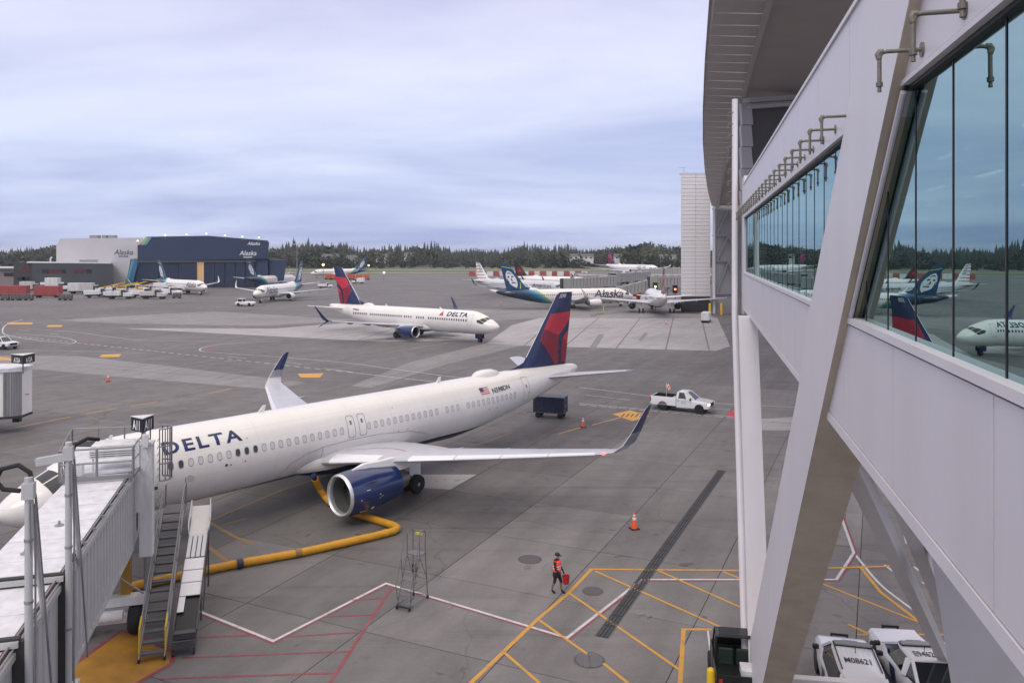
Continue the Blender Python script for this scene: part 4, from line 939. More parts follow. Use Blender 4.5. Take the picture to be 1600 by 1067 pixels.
def airliner(name, sp, nose, a, label, cat='airliner', livery='delta', winglet='sharklet', detail=2, eng_col=None, group=None, text=None, gear=True, sides=(-1, 1), nwin=None, hide_fin_detail=False):
    rz = math.atan2(a[1], a[0])
    root = empty(name, (nose[0], nose[1], 0), rz); tag(root, label, cat, group)
    L, zc, hw, hh = sp['L'], sp['zc'], sp['hw'], sp['hh']
    prof, P, PZ, phi_of = make_body(sp); k = hw/1.95                     # k scales parts with body size
    white = (0.80, 0.775, 0.735) if livery != 'american' else (0.56, 0.57, 0.60)
    fmat = livery_mat('body_%s_%d' % (livery, int(L)), white, sp, livery)
    n = 48 if detail > 1 else 28
    stn = [0.0, .06, .16, .32, .55, .85, 1.25, 1.75, 2.3, 3.0, 3.8, 4.6, 5.4, 6.2, 6.9]; stn = [s*sp['Ln']/6.5 for s in stn]
    s = stn[-1]+1.2
    while s < sp['Lt']: stn.append(s); s += 1.6
    m_ = 16
    stn += [sp['Lt']+(L-.7-sp['Lt'])*q/m_ for q in range(m_+1)]+[L-.45, L-.2, L-.05, L]
    mb = MB(); mb.loft([[P(s, 2*math.pi*q/n) for q in range(n)] for s in stn]); body = mb.build('fuselage', fmat, root, smooth=50)
    # ---- wings
    dz0 = zc-1.15*k; y1 = hw*0.9; rc = sp['rc']; ty = sp['tipy']; dih = 0.092 if L < 60 else 0.085
    le = lambda y: rc+(y-y1)*0.515
    ch0, chk, cht = 6.9*k if L < 60 else 10.8, 3.95*k if L < 60 else 7.2, 1.62*k if L < 60 else 2.6
    yk = 6.3*k if L < 60 else 9.5
    wz = lambda y: dz0+(y-y1)*dih+0.0012*(y-y1)**2*(0.6 if L < 60 else 0.8)
    def chord(y): return ch0+(chk-ch0)*(y-y1)/(yk-y1) if y < yk else chk+(cht-chk)*(y-yk)/(ty-yk)
    ys = [0.2*hw, y1, (y1+yk)/2, yk, yk+(ty-yk)*.33, yk+(ty-yk)*.66, ty]
    defs = [(le(max(y, y1)), y, wz(max(y, y1)), chord(max(y, y1)), 0.135-0.035*min(1, y/ty), 0.05) for y in ys]
    xt, zt = le(ty), wz(ty)
    wm = WING if livery != 'american' else WING
    for sg in (-1, 1):
        mb = MB(); mb.loft(wing_secs(defs, sg)); wg = mb.build('wing', wm, root, smooth=35)
        if detail > 1:
            cuts = [y1+0.55, 5.1*k, 6.7*k, 9.2*k, 11.6*k, 14.0*k, ty-.35]
            fr = [p for p in AF if p[0] <= .12]; i0 = AF.index(fr[0]); fr = AF[i0:i0+len(fr)]
            for q in range(len(cuts)-1):
                ya, yb = cuts[q]+.03, cuts[q+1]-.03
                if q == 1: continue
                mb = MB(); rings = []
                for y in (ya, yb):
                    c_ = chord(y); tc_ = 0.135-0.035*y/ty
                    rings.append([Vector((le(y)-.03+xx*c_, sg*y, wz(y)+zz*c_*tc_/0.12*1.05+.012*(1 if zz > 0 else -1))) for xx, zz in fr])
                mb.loft(rings, cap=True, closed=True); mb.build('slat', SLAT, wg, smooth=40)
            # trailing edge flaps and red walkway line
            for ya, yb in ((y1+.5, yk-.1), (yk+.1, ty*.72), (ty*.74, ty-.6)):
                mb = MB(); rings = []
                for y in (ya, yb):
                    c_ = chord(y); z_ = wz(y)
                    rings.append([Vector((le(y)+c_*u_, sg*y, z_+dz_)) for u_, dz_ in ((.72, .05*c_*.9+.004), (1.015, .012), (1.015, -.02), (.72, -.024*c_))])
                mb.loft(rings); mb.build('flap', wm, wg)
        for q, yf in enumerate((yk*1.02, yk+(ty-yk)*.32, yk+(ty-yk)*.62)):
            c_ = chord(yf); x0 = le(yf)+c_*.45; mb = MB(); z_ = wz(yf)
            mb.loft([[Vector((x0+u_*c_*.75, sg*yf+rr*.16*k*math.cos(t), z_-.12*k-.02*c_+dz_+rr*.2*k*math.sin(t))) for t in (qq*.785 for qq in range(8))] for u_, rr, dz_ in ((0, .1, .1), (.15, .8, 0), (.5, 1, -.03), (.85, .6, .0), (1.1, .06, .08))])
            mb.build('flap_fairing', wm, wg, smooth=60)
        # ---- winglet
        if winglet == 'sharklet':
            wd = [(xt, ty, zt, cht, .10, .05), (xt+.35, ty+.45, zt+.10, cht*.88, .10, .35), (xt+.80, ty+.80, zt+.45, cht*.76, .10, .85), (xt+1.35, ty+.98, zt+1.05, cht*.62, .09, 1.22), (xt+2.45, ty+1.20, zt+2.25, cht*.34, .09, 1.32), (xt+2.75, ty+1.22, zt+2.42, cht*.2, .09, 1.35)]
            mb = MB(); mb.loft(wing_secs(wd[:4], sg)); mb.build('winglet_root', wm, wg, smooth=40)
            mb = MB(); mb.loft(wing_secs(wd[2:], sg)); o = mb.build('winglet', [NAVY], wg, smooth=40)
            mb = MB()
            q_ = [(x_-.03, y_, z_, c_*.13, t_*2.2, ca) for x_, y_, z_, c_, t_, ca in wd[2:]]; mb.loft(wing_secs(q_, sg)); mb.build('winglet_edge', SLAT, wg, smooth=40)
        elif winglet in ('split', 'blended'):
            wmat = NAVY if livery == 'delta' else (WHITE_P if sg*1 == -1 else WHITE_P)
            wd = [(xt, ty, zt, cht, .10, .05), (xt+.3, ty+.45, zt+.12, cht*.85, .10, .45), (xt+.75, ty+.85, zt+.6, cht*.66, .09, 1.0), (xt+1.7, ty+1.15, zt+1.6, cht*.44, .09, 1.25), (xt+2.7, ty+1.38, zt+2.55, cht*.18, .09, 1.3)]
            mb = MB(); mb.loft(wing_secs(wd, sg)); mb.build('winglet', wmat, wg, smooth=40)
            if winglet == 'split':
                wd = [(xt+.4, ty+.25, zt+.05, cht*.55, .1, -.3), (xt+1.0, ty+.75, zt-.35, cht*.4, .09, -.7), (xt+1.9, ty+1.25, zt-1.0, cht*.12, .09, -.8)]
                mb = MB(); mb.loft(wing_secs(wd, sg)); mb.build('lower_winglet', wmat, wg, smooth=40)
        elif winglet == 'raked':
            wd = [(xt, ty, zt, cht, .1, .05), (xt+1.6, ty+1.6, zt+.4, cht*.6, .1, .3), (xt+3.4, ty+2.6, zt+1.3, cht*.15, .1, .7)]
            mb = MB(); mb.loft(wing_secs(wd, sg)); mb.build('winglet', wm, wg, smooth=40)
    if detail > 1:
        m2 = MB(); m2.lathe([(-.09, .01), (-.05, .07), (.05, .07), (.09, .01)], (xt+.02, -(ty+.05), zt+.04), 'y', 8); m2.build('navigation_light', emis('nav_red_glow', (1, .05, .03), 9), root, smooth=60)
    # ---- belly fairing
    fx0, fx1 = rc-2.4*k, rc+8.2*k; mb = MB(); rings = []
    for q in range(15):
        t = q/14; e_ = math.sin(math.pi*min(max(t, .0), 1))**.5 if 0 < t < 1 else 0.0
        s_ = fx0+(fx1-fx0)*t; w_ = hw*(0.35+0.74*e_); b_ = zc-hh*0.55-(hh*0.60)*e_
        t_ = zc-hh*.1-0.2*e_
        rings.append([Vector((s_, w_*math.copysign(abs(math.sin(p))**.8, math.sin(p)), (t_+b_)/2+(t_-b_)/2*math.copysign(abs(math.cos(p))**.8, math.cos(p)))) for p in (2*math.pi*qq/24 for qq in range(24))])
    mb.loft(rings); mb.build('belly_fairing', fmat, root, smooth=50)
    # ---- fin
    fh = sp['fin_h']; zr = zc+hh*0.93; ftop = fh
    if sp['zc'] < 3.5: fr = dict(xle=L-9.2, slope=0.80, cr=6.2, ct=2.3, dors=3.4)
    elif L > 60: fr = dict(xle=L-12.0, slope=0.84, cr=8.6, ct=3.1, dors=2.5)
    else: fr = dict(xle=L-7.6, slope=0.82, cr=6.05, ct=2.05, dors=1.9)
    def fin_le(v): return fr['xle']+fr['slope']*(ftop-zr)*v
    def fin_ch(v): return fr['cr']+(fr['ct']-fr['cr'])*v
    finm = {'delta': NAVY, 'alaska': ALB, 'american': WHITE_P, 'maple': BLACK}[livery]
    vv = [-.12, 0, .25, .5, .75, .96, 1.0]
    mb = MB(); rings = []
    for v in vv:
        c_ = fin_ch(v); x_ = fin_le(v); trim = (.25 if v >= 1 else 0)
        rings.append(sec((x_+trim, 0, zr+(ftop-zr)*v), c_-trim*1.2, .105, (0, 1, 0), SYM))
    mb.loft(rings); fin = mb.build('fin', finm, root, smooth=40)
    mb = MB(); dl = fr['dors']   # dorsal fillet
    zt0 = lambda s_: prof(s_)[0]
    q0 = fin_le(0)-dl; q1 = fin_le(.22)
    base = [(q0+(q1+1.2-q0)*u_/6) for u_ in range(7)]
    rings = []
    for u_, s_ in enumerate(base):
        hgt = ((u_/6.0)**1.9)*(ftop-zr)*.22; wd_ = .02+.10*(u_/6)
        zz = zt0(min(s_, L))-.06
        rings.append([Vector((s_, -wd_, zz)), Vector((s_, -wd_*.4, zz+hgt+.05)), Vector((s_, wd_*.4, zz+hgt+.05)), Vector((s_, wd_, zz))])
    mb.loft(rings); mb.build('dorsal_fillet', finm, fin)
    if detail > 0 and livery == 'delta':
        q_ = [sec((fin_le(v)-.03, 0, zr+(ftop-zr)*v), fin_ch(v)*.045, .3, (0, 1, 0), SYM) for v in (.16, .5, .97)]
        mb = MB(); mb.loft(q_); mb.build('fin_leading_edge', SLAT, fin)
    def fin_pt(side, off=.012):
        def f(u_, v_):
            x_ = fin_le(v_)+u_*fin_ch(v_); uu = min(max(u_, 0), 1)
            yt = 0
            pr = [p for p in SYM[:8]][::-1]
            for (xa, za), (xb, zb) in zip(pr[:-1], pr[1:]):
                if xa <= uu <= xb: yt = za+(zb-za)*(uu-xa)/(xb-xa)
            return Vector((x_, side*(yt*fin_ch(v_)*.105/.12+off), zr+(ftop-zr)*v_))
        return f
    for side in sides:
        fp = fin_pt(side)
        if livery == 'delta':
            decal(poly_bm(D_RED1), fp, 'fin_red_facet', RED1, fin, .12, .25); decal(poly_bm(D_RED2), fp, 'fin_dark_red_facet', RED2, fin, .12, .25)
            if detail > 1 and text and text.get('fin_no'):
                bm = text_bm(text['fin_no'], .1, space=1.05, bold=.002)
                for v in bm.verts: v.co.x = v.co.x*1.9+.17; v.co.y = v.co.y*.75+.925
                if side > 0:
                    for v in bm.verts: v.co.x = 1-v.co.x
                decal(bm, fp, 'fin_number', WHITE_PAINT, fin, .2, .1)
        if livery == 'american':
            reds = []; blues = []
            for r_ in range(11):
                v0, v1 = .04+r_*.088, .04+r_*.088+.048
                um = .62-.03*(r_ % 2)
                reds.append([(um, v0), (1.0, v0), (1.0, v1), (um, v1)]); blues.append([(.03, v0+.02), (um-.03, v0+.02), (um-.03, v1+.015), (.03, v1+.015)])
            decal(poly_bm([q for i, q in enumerate(reds) if i % 2 == 0]), fp, 'red_stripe', RED1, fin, .2, .3); decal(poly_bm([q for i, q in enumerate(blues) if i % 2 == 0 or i > 3]), fp, 'blue_stripe', mat('flag_blue', (0.015, 0.06, 0.13), 0.3), fin, .2, .3)
        if livery == 'maple':
            def leafp(cx_, cy_, r_, q=None):
                pts = []
                for t in range(22):
                    rr = r_*(1.0 if t % 2 == 0 else .5)*(.8 if 9 <= t <= 13 else 1); pts.append((cx_+rr*.62*math.sin(t*math.pi/11), cy_+rr*.45*math.cos(t*math.pi/11)))
                return pts
            fp2 = fin_pt(side, .02)
            ring_o = [(.47+.30*math.cos(t*.2618), .36+.215*math.sin(t*.2618)) for t in range(24)]; ring_i = [(.47+.26*math.cos(t*.2618), .36+.188*math.sin(t*.2618)) for t in range(24)]
            decal(poly_bm([[ring_o[i], ring_o[(i+1) % 24], ring_i[(i+1) % 24], ring_i[i]] for i in range(24)]), fp2, 'red_ring', RED1, fin, .3, .3)
            decal(poly_bm([leafp(.47, .36, .32)]), fp2, 'red_leaf', RED1, fin, .3, .3)
        if livery == 'alaska':
            fpw = fin_pt(side, .02); fpd = fin_pt(side, .035)
            def bl(pts): return poly_bm([pts])
            # portrait emblem: white hooded face, dark features (u grows aft)
            face = [(.26, .57), (.30, .66), (.42, .70), (.56, .715), (.70, .66), (.80, .575), (.845, .47), (.83, .36), (.76, .29), (.71, .205), (.63, .15), (.55, .12), (.50, .075), (.44, .12), (.36, .19), (.29, .30), (.235, .40), (.225, .48)]
            decal(bl(face), fpw, 'emblem_face', WHITE_PAINT, fin, .1, .1)
            for pl in ([(.34, .60), (.50, .655), (.68, .62), (.66, .595), (.50, .615), (.36, .575)], [(.33, .50), (.40, .53), (.48, .515), (.47, .475), (.38, .465)], [(.60, .515), (.69, .52), (.76, .48), (.72, .45), (.62, .465)], [(.50, .45), (.55, .45), (.60, .365), (.54, .335), (.46, .345), (.53, .38)], [(.38, .29), (.50, .30), (.64, .29), (.61, .245), (.51, .26), (.42, .25)], [(.76, .40), (.83, .42), (.80, .32), (.74, .27)]):
                decal(bl(pl), fpd, 'emblem_feature', ALB, fin, .1, .1)
            decal(poly_bm([[(.02, .79), (.95, .86), (.95, .885), (.02, .815)]]), fpw, 'lime_curve', ALG, fin, .2, .3)
            decal(poly_bm([[(.10, .30), (.15, .28), (.36, .06), (.30, .05)]]), fpw, 'lime_curve', ALG, fin, .2, .3)
    # ---- tailplane
    xs_ = L-5.4*k if L < 60 else L-8.5; zs_ = zc+0.62*hh*.9; sy = 6.2*k if L < 60 else 9.6
    for sg in (-1, 1):
        dfs = [(xs_-.3, .25, zs_, 4.1*k, .10, .08), (xs_+.1, hw*.5, zs_+.03, 3.8*k, .10, .08), (xs_+.6*sy+.0, sy, zs_+.10*sy*(1.05 if L < 60 else 1), 1.45*k, .09, .08)]
        mb = MB(); mb.loft(wing_secs(dfs, sg, SYM)); mb.build('tailplane', WING if detail > 1 else WHITE_P, root, smooth=40)
    # ---- engines
    ey = 5.75*k if L < 60 else 9.4; er = (1.20 if winglet == 'sharklet' else 1.04)*(1 if L < 60 else 1.5); ex = le(ey)-(3.65 if L < 60 else 5.0); ez = wz(ey)-(1.52 if winglet == 'sharklet' else 1.15 if sp['zc'] < 3.5 else 1.4)*(1 if L < 60 else 1.5); el_ = (4.2 if L < 60 else 6.0)*(1 if er > 1.1 else .93)
    ez = max(ez, er+.55)
    ecol = eng_col or (mat('engine_blue', (0.012, 0.027, 0.105), 0.2, coat=0.5, var=0.08, vscale=1.5) if livery == 'delta' else WHITE_P)
    for sg in (-1, 1):
        en = empty('engine', (ex, sg*ey, ez), 0, root); q = er
        mb = MB(); mb.lathe([(0.16, .965*q), (.5, 1.0*q), (1.2, 1.03*q), (2.0, 1.0*q), (2.9, .90*q), (el_-.35, .80*q), (el_-.33, .74*q), (2.2, .82*q)], n=40 if detail > 1 else 24, cap=False); mb.build('nacelle', ecol, en, smooth=40)
        mb = MB(); mb.lathe([(0.17, .968*q), (.06, .945*q), (0.0, .90*q), (.03, .86*q), (.14, .825*q), (.32, .81*q)], n=40 if detail > 1 else 24, cap=False); mb.build('inlet_lip', METAL, en, smooth=60)
        mb = MB(); mb.lathe([(0.32, .81*q), (1.15, .83*q)], n=32, cap=False); mb.build('inlet_duct', mat('duct_grey', (0.10, 0.105, 0.10), 0.5), en, smooth=60)
        mb = MB(); mb.lathe([(1.1, .82*q), (1.14, .25*q), (1.12, .22*q), (.95, .16*q), (.72, .03*q), (.70, .0)], n=24, cap=False); mb.build('spinner', mat('fan_dark', (0.03, 0.032, 0.034), 0.4, metal=.4), en, smooth=40)
        if detail > 1:
            m2 = MB(); m2.add([(1.02, -.10, .28*q), (1.10, .10, .26*q), (1.13, .20, .80*q), (1.0, -.02, .81*q)], [(0, 1, 2, 3)]); bm_ = m2.mesh('fan_blade', mat('fan_blade', (0.16, 0.17, 0.17), 0.3, metal=.7))
            for b_ in range(20): inst(bm_, 'fan_blade', en, (0, 0, 0), (b_*math.pi/10, 0, 0))
        mb = MB(); mb.lathe([(2.4, .62*q), (el_-.2, .56*q), (el_+.55, .40*q), (el_+.57, .36*q), (el_, .3*q)], n=24, cap=False); mb.lathe([(el_, .28*q), (el_+.5, .24*q), (el_+1.1, .04*q)], n=16); mb.build('core_nozzle', mat('nozzle_metal', (0.22, 0.20, 0.18), 0.4, metal=.8), en, smooth=40)
        mb = MB(); up = wz(ey)-ez   # pylon in local engine coords
        mb.loft([[Vector((x_, -w_, z0_)), Vector((x_, w_, z0_)), Vector((x_, w_*.7, z1_)), Vector((x_, -w_*.7, z1_))] for x_, w_, z0_, z1_ in ((.9, .04, .95*q, 1.04*q), (1.7, .20, .8*q, 1.20*q), (2.9, .24, .6*q, max(up+.12, 1.15*q)), (3.9, .24, .5*q, up+.2), (el_+2.1, .20, up-.45, up+.1), (el_+3.4, .04, up-.25, up-.05))])
        mb.build('pylon', WHITE_P if livery == 'delta' else WING, en, smooth=40)
        if detail > 1:
            for t_ in (1.05, -1.05):
                m2 = MB(); m2.add([(.75, math.sin(t_)*1.01*q, math.cos(t_)*1.01*q), (1.75, math.sin(t_)*1.01*q, math.cos(t_)*1.01*q), (1.75, math.sin(t_)*1.27*q, math.cos(t_)*1.27*q), (1.35, math.sin(t_)*1.22*q, math.cos(t_)*1.22*q)], [(0, 1, 2, 3)]); m2.build('strake', ecol, en)
            def ept(u_, v_):  # decal on outboard nacelle
                aa = math.pi/2+.55-v_/q; xx = u_; rr = 1.03*q+.012 if xx < 2 else (1.0-(xx-2)*.11)*q+.02
                return Vector((xx, sg*math.sin(aa)*rr, math.cos(aa)*rr))
            if sg == -1:
                decal(poly_bm([[(1.5, -.30), (1.72, -.30), (1.72, -.12), (1.5, -.12)], [(.75, -.34), (.9, -.34), (.9, -.22), (.75, -.22)], [(.98, -.36), (1.07, -.36), (1.07, -.24), (.98, -.24)], [(1.15, -.37), (1.4, -.37), (1.4, -.33), (1.15, -.33)]]), ept, 'placard', WHITE_PAINT, en, .2, .1)
                decal(poly_bm([[(1.9, .55), (2.0, .55), (2.0, .61), (1.9, .61)], [(2.05, .42), (2.2, .42), (2.2, .45), (2.05, .45)], [(1.9, .36), (1.97, .36), (1.97, .40), (1.9, .40)], [(1.0, .95), (1.25, .95), (1.25, .98), (1.0, .98)], [(.6, .5), (.66, .5), (.66, .56), (.6, .56)]]), ept, 'placard', WHITE_PAINT, en, .2, .1)
    # ---- landing gear
    if gear:
        def wheel_me(r_, w_):
            m2 = MB(); m2.lathe([(-w_/2, r_*.55), (-w_/2, r_*.86), (-w_*.32, r_*.985), (0, r_), (w_*.32, r_*.985), (w_/2, r_*.86), (w_/2, r_*.55)], axis='y', n=24); m2.lathe([(-w_*.46, r_*.56), (-w_*.40, r_*.4), (-w_*.52, r_*.15), (-w_*.52, 0)], axis='y', n=16, mi=1, cap=False); m2.lathe([(w_*.46, r_*.56), (w_*.40, r_*.4), (w_*.52, r_*.15), (w_*.52, 0)], axis='y', n=16, mi=1, cap=False)
            return m2.mesh('wheel', [RUBBER, RIM], smooth=40)
        mw_ = wheel_me(.58*k, .42*k); nw_ = wheel_me(.38*k, .22*k)
        mx_ = rc+5.45*k if L < 60 else rc+9; my = 3.8*k if L < 60 else 5.3
        if sp['zc'] < 3.5: mx_ = rc+5.4; my = 2.86
        for sg in (-1, 1):
            ge = empty('main_gear', (mx_, sg*my, 0), 0, root)
            for dy in (-.46*k, .46*k): inst(mw_, 'wheel', ge, (0, dy, .58*k))
            mb = MB(); mb.tube([(0, 0, .58*k), (0, 0, zc-1.2)], .13*k, 10); mb.tube([(0, -.5*k, .58*k), (0, .5*k, .58*k)], .08*k, 8); mb.tube([(.05, 0, .9), (.3, -sg*1.0, zc-1.3)], .07, 8); mb.build('strut', WHITE_DIRTY, ge, smooth=40)
            mb = MB(); mb.box((0, sg*.3*k, 1.5*k), (.9*k, .05, 1.5*k)); mb.build('gear_door', WHITE_P, ge)
        ng = empty('nose_gear', (5.1 if L < 60 else 6.5, 0, 0), 0, root)
        if sp['zc'] < 3.5: ng.location.x = 4.0
        for dy in (-.22*k, .22*k): inst(nw_, 'wheel', ng, (0, dy, .38*k))
        mb = MB(); mb.tube([(0, 0, .38*k), (0, 0, zc-1.4)], .09*k, 8); mb.tube([(0, -.26, .38*k), (0, .26, .38*k)], .05, 6); mb.tube([(0, 0, .9), (-.9, 0, zc-1.6)], .05, 6); mb.build('strut', WHITE_DIRTY, ng, smooth=40)
        mb = MB()
        for sg in (-1, 1): mb.box((.1, sg*.4, zc-hh-.3), (1.3, .04, .75))
        mb.build('gear_door', WHITE_P if livery != 'delta' else NAVY, ng)
    # ---- cockpit glazing
    g0 = sp['Ln']/6.4; zt_ = sp['nose_z']
    for side in (-1, 1):
        fn = lambda u_, v_: P(u_, side*v_, .012)
        Q = [[(1.62, .06), (2.20, .06), (2.42, .52), (1.72, .56)], [(1.74, .62), (2.47, .57), (2.95, .95), (1.98, 1.12)], [(2.07, 1.15), (3.02, .98), (3.45, 1.12), (3.25, 1.32), (2.25, 1.36)]]
        for q in Q: decal(poly_bm([[(a_*g0, b_) for a_, b_ in q]]), fn, 'cockpit_window', GLASSD, body, .3, .12)
    # ---- cabin windows and doors
    wz_ = sp['win_z']; pitch = .533
    if text is None: text = {}
    def place(me, nm, s_, z_, side, off, par):
        p = PZ(s_, z_, side, off); p2 = PZ(s_+.1, z_, side, off); t = (p2-p).normalized()
        ph = phi_of(s_, z_); q0 = P(s_, side*(ph+.01), off); q1 = P(s_, side*(ph-.01), off); up = (q1-q0).normalized(); nrm = t.cross(up)
        if nrm.y*side < 0: nrm = -nrm
        Mx = Matrix.Translation(p) @ Matrix((t, up, nrm)).transposed().to_4x4(); return inst(me, nm, par, mw=Mx)
    spans = text.get('windows') or [(L*.155, L*.42), (L*.47, L*.83)]
    if detail > 0 and not nwin:
        def wmesh(dark):
            m2 = MB(); N_ = 14; a_, b_ = .125, .185
            rnd = lambda t, s_, z_: (math.copysign(abs(math.cos(t))**.75, math.cos(t))*a_*s_, math.copysign(abs(math.sin(t))**.75, math.sin(t))*b_*s_, z_)
            o_ = [rnd(2*math.pi*q/N_, 1.16, .006) for q in range(N_)]; i_ = [rnd(2*math.pi*q/N_, 1.0, .006) for q in range(N_)]; d_ = [rnd(2*math.pi*q/N_, .96, -.012) for q in range(N_)]
            m2.loft([o_, i_, d_], mi=0, cap=False); m2.add([(x_*1.03, y_*1.03, z_+.0168) for x_, y_, z_ in d_], [tuple(range(N_))], 1)
            return m2.mesh('cabin_window', [mat('window_rim', (0.24, 0.235, 0.23), .4), GLASSD if dark else mat('window_shade', (0.60, 0.58, 0.56), .3)], smooth=30)
        wl, wdk = wmesh(False), wmesh(True)
        dk = text.get('dark', 'all')
        for side in ([text.get('side', -1)] if detail > 1 else [text.get('side', 1)]):
            ii = 0
            for a_, b_ in spans:
                s_ = a_
                while s_ <= b_+.01:
                    place(wdk if (dk == 'all' or ii in dk) else wl, 'cabin_window', s_, wz_, side, .0 if detail > 1 else .01, body); s_ += pitch; ii += 1
    else:
        for side in sides:
            polys = []
            for a_, b_ in spans:
                s_ = a_
                while s_ < b_: polys.append([(s_, wz_-.16), (s_+.25, wz_-.16), (s_+.25, wz_+.18), (s_, wz_+.18)]); s_ += .6
            o = decal(poly_bm(polys), lambda u_, v_: PZ(u_, v_, side, .015), 'cabin_window_row', GLASSD, body, 0, 0); tag(o, kind='stuff')
    for side in sides:
        for (s0, s1, z0, z1) in text.get('doors', [(L*.105, L*.105+.85, wz_-.85, wz_+1.0), (L*.83+.4, L*.83+1.2, wz_-.8, wz_+.95)]):
            fn = lambda u_, v_: PZ(u_, v_, side, .010); w_ = .028
            o = decal(poly_bm([[(s0, z0), (s1, z0), (s1, z1), (s0, z1)]]), fn, 'door', fmat, body, .2, .12)
            fn2 = lambda u_, v_: PZ(u_, v_, side, .016)
            c_ = .10
            out_ = [(s0, z0+c_), (s0+c_, z0), (s1-c_, z0), (s1, z0+c_), (s1, z1-c_), (s1-c_, z1), (s0+c_, z1), (s0, z1-c_)]
            cx_, cz_ = (s0+s1)/2, (z0+z1)/2
            inn = [(u_+(w_ if u_ < cx_ else -w_), v_+(w_ if v_ < cz_ else -w_)) for u_, v_ in out_]
            decal(poly_bm([[out_[i], out_[(i+1) % 8], inn[(i+1) % 8], inn[i]] for i in range(8)]), fn2, 'door_seam', LINEG, o, .3, .12)
            if detail > 1: decal(poly_bm([[(cx_-.07, cz_+.12), (cx_+.07, cz_+.12), (cx_+.07, cz_+.36), (cx_-.07, cz_+.36)]]), fn2, 'door_window', mat('door_window_grey', (.14, .14, .14), .2), o, .2, .12)
    # ---- lettering, following the skin.  (text, size, s start, z of baseline, material, shear, spacing, bold)
    for (tx, size, s0, zb, mt, shear, spc, bold, stretch) in text.get('lines', []):
        for side in text.get('text_sides', sides):
            bm = text_bm(tx, size, 0, 'LEFT', shear, spc, bold)
            w0 = max((v.co.x for v in bm.verts), default=0)
            for v in bm.verts: v.co.x *= stretch
            w0 *= stretch
            ph0 = phi_of(s0+w0/2, zb); rr = (hw+hh)/2
            fn = (lambda u_, v_: P(s0+u_, -(ph0-v_/rr), .014)) if side < 0 else (lambda u_, v_: P(s0+w0-u_, ph0-v_/rr, .014))
            decal(bm, fn, 'lettering', mt, body, .25, .1)
    # ---- roof antennas and dome
    mb = MB(); s_ = L*.705; zt2 = prof(s_)[0]; rings = []
    for u_, rr in ((0, .05), (.25, .55), (.6, .85), (1.2, 1.0), (2.0, .95), (2.7, .6), (3.1, .05)):
        rings.append([Vector((s_+u_, math.cos(t)*.62*rr, zt2-.12+math.sin(t)*.52*rr)) for t in (math.pi*q/8 for q in range(9))])
    mb.loft(rings, closed=False); mb.build('antenna_dome', fmat if livery != 'alaska' else WHITE_P, body, smooth=60)
    if detail > 0:
        for fs in (.30, .62, .86 if L < 43 else .845):
            z2 = prof(L*fs)[0]; mb = MB(); mb.prism([(L*fs, -.03, z2-.03), (L*fs+.45, -.03, z2-.03), (L*fs+.55, -.03, z2+.38), (L*fs+.38, -.03, z2+.38)], (0, .06, 0)); mb.build('antenna', WHITE_P, body)
    root['prof'] = 0; del root['prof']
    return root, body, (prof, P, PZ, phi_of)

def norm(x, y): d = math.hypot(x, y); return (x/d, y/d)
# ---- the near A321-size jet at the gate
TXT = mat('navy_lettering', (0.012, 0.022, 0.10), 0.3)
near, nbody, nfn = airliner('narrowbody_airliner', A321, (-23.7, 36.3), norm(.659, .752), 'large white airliner with blue engine parked at the gate in the foreground', livery='delta', winglet='sharklet', detail=2,
    text=dict(side=-1, text_sides=[-1], fin_no='5098', windows=[(7.3, 18.1), (20.05, 26.0), (26.9, 28.0), (29.0, 34.7)], dark=(0, 1, 7, 8, 9),
        doors=[(5.05, 5.9, 3.35, 5.25), (18.42, 18.98, 3.72, 5.0), (19.28, 19.84, 3.72, 5.0), (35.55, 36.3, 3.5, 5.35)],
        lines=[('DELTA', 0.98, 7.0, 4.80, TXT, 0, 1.22, .024, 1.30), ('N598DN', .56, 31.8, 4.72, GREYTXT, 0, 1.0, .018, 1.0)]), sides=(-1,))
prof, P, PZ, phi_of = nfn
# flag, wing-root seams, small ports
fl = lambda u_, v_: PZ(u_, v_, -1, .014)
FW = mat('flag_white', (.7, .68, .66), .5); FB = mat('flag_canton', (.05, .06, .18), .5); FR = mat('flag_red', (.5, .05, .06), .5)
decal(poly_bm([[(30.55, 4.72), (31.5, 4.72), (31.5, 5.16), (30.55, 5.16)]]), fl, 'flag', FW, nbody, .3, .12)
fl2 = lambda u_, v_: PZ(u_, v_, -1, .019)
decal(poly_bm([[(30.55, 4.72+q*.126), (31.5, 4.72+q*.126), (31.5, 4.783+q*.126), (30.55, 4.783+q*.126)] for q in range(4)]), fl2, 'flag_stripe', FR, nbody, .3, .12)
fl3 = lambda u_, v_: PZ(u_, v_, -1, .023)
decal(poly_bm([[(30.55, 4.92), (30.95, 4.92), (30.95, 5.165), (30.55, 5.165)]]), fl3, 'flag_canton', FB, nbody, .3, .12)
decal(poly_bm([[(s_, z_), (s_+w_, z_), (s_+w_, z_+h_), (s_, z_+h_)] for s_, z_, w_, h_ in ((10.25, 3.62, .14, .13), (10.55, 3.62, .07, .07), (11.4, 3.65, .06, .08), (11.7, 4.82, .05, .05), (10.9, 4.95, .06, .05), (6.45, 3.2, .16, .16), (22.4, 3.45, .06, .06), (23.2, 3.45, .06, .06), (22.2, 4.95, .05, .05), (31.2, 3.55, .07, .07), (32.1, 3.55, .07, .07), (36.15, 4.1, .06, .09), (35.95, 4.6, .05, .05))]), fl2, 'port', GREYTXT, nbody, 0, 0)
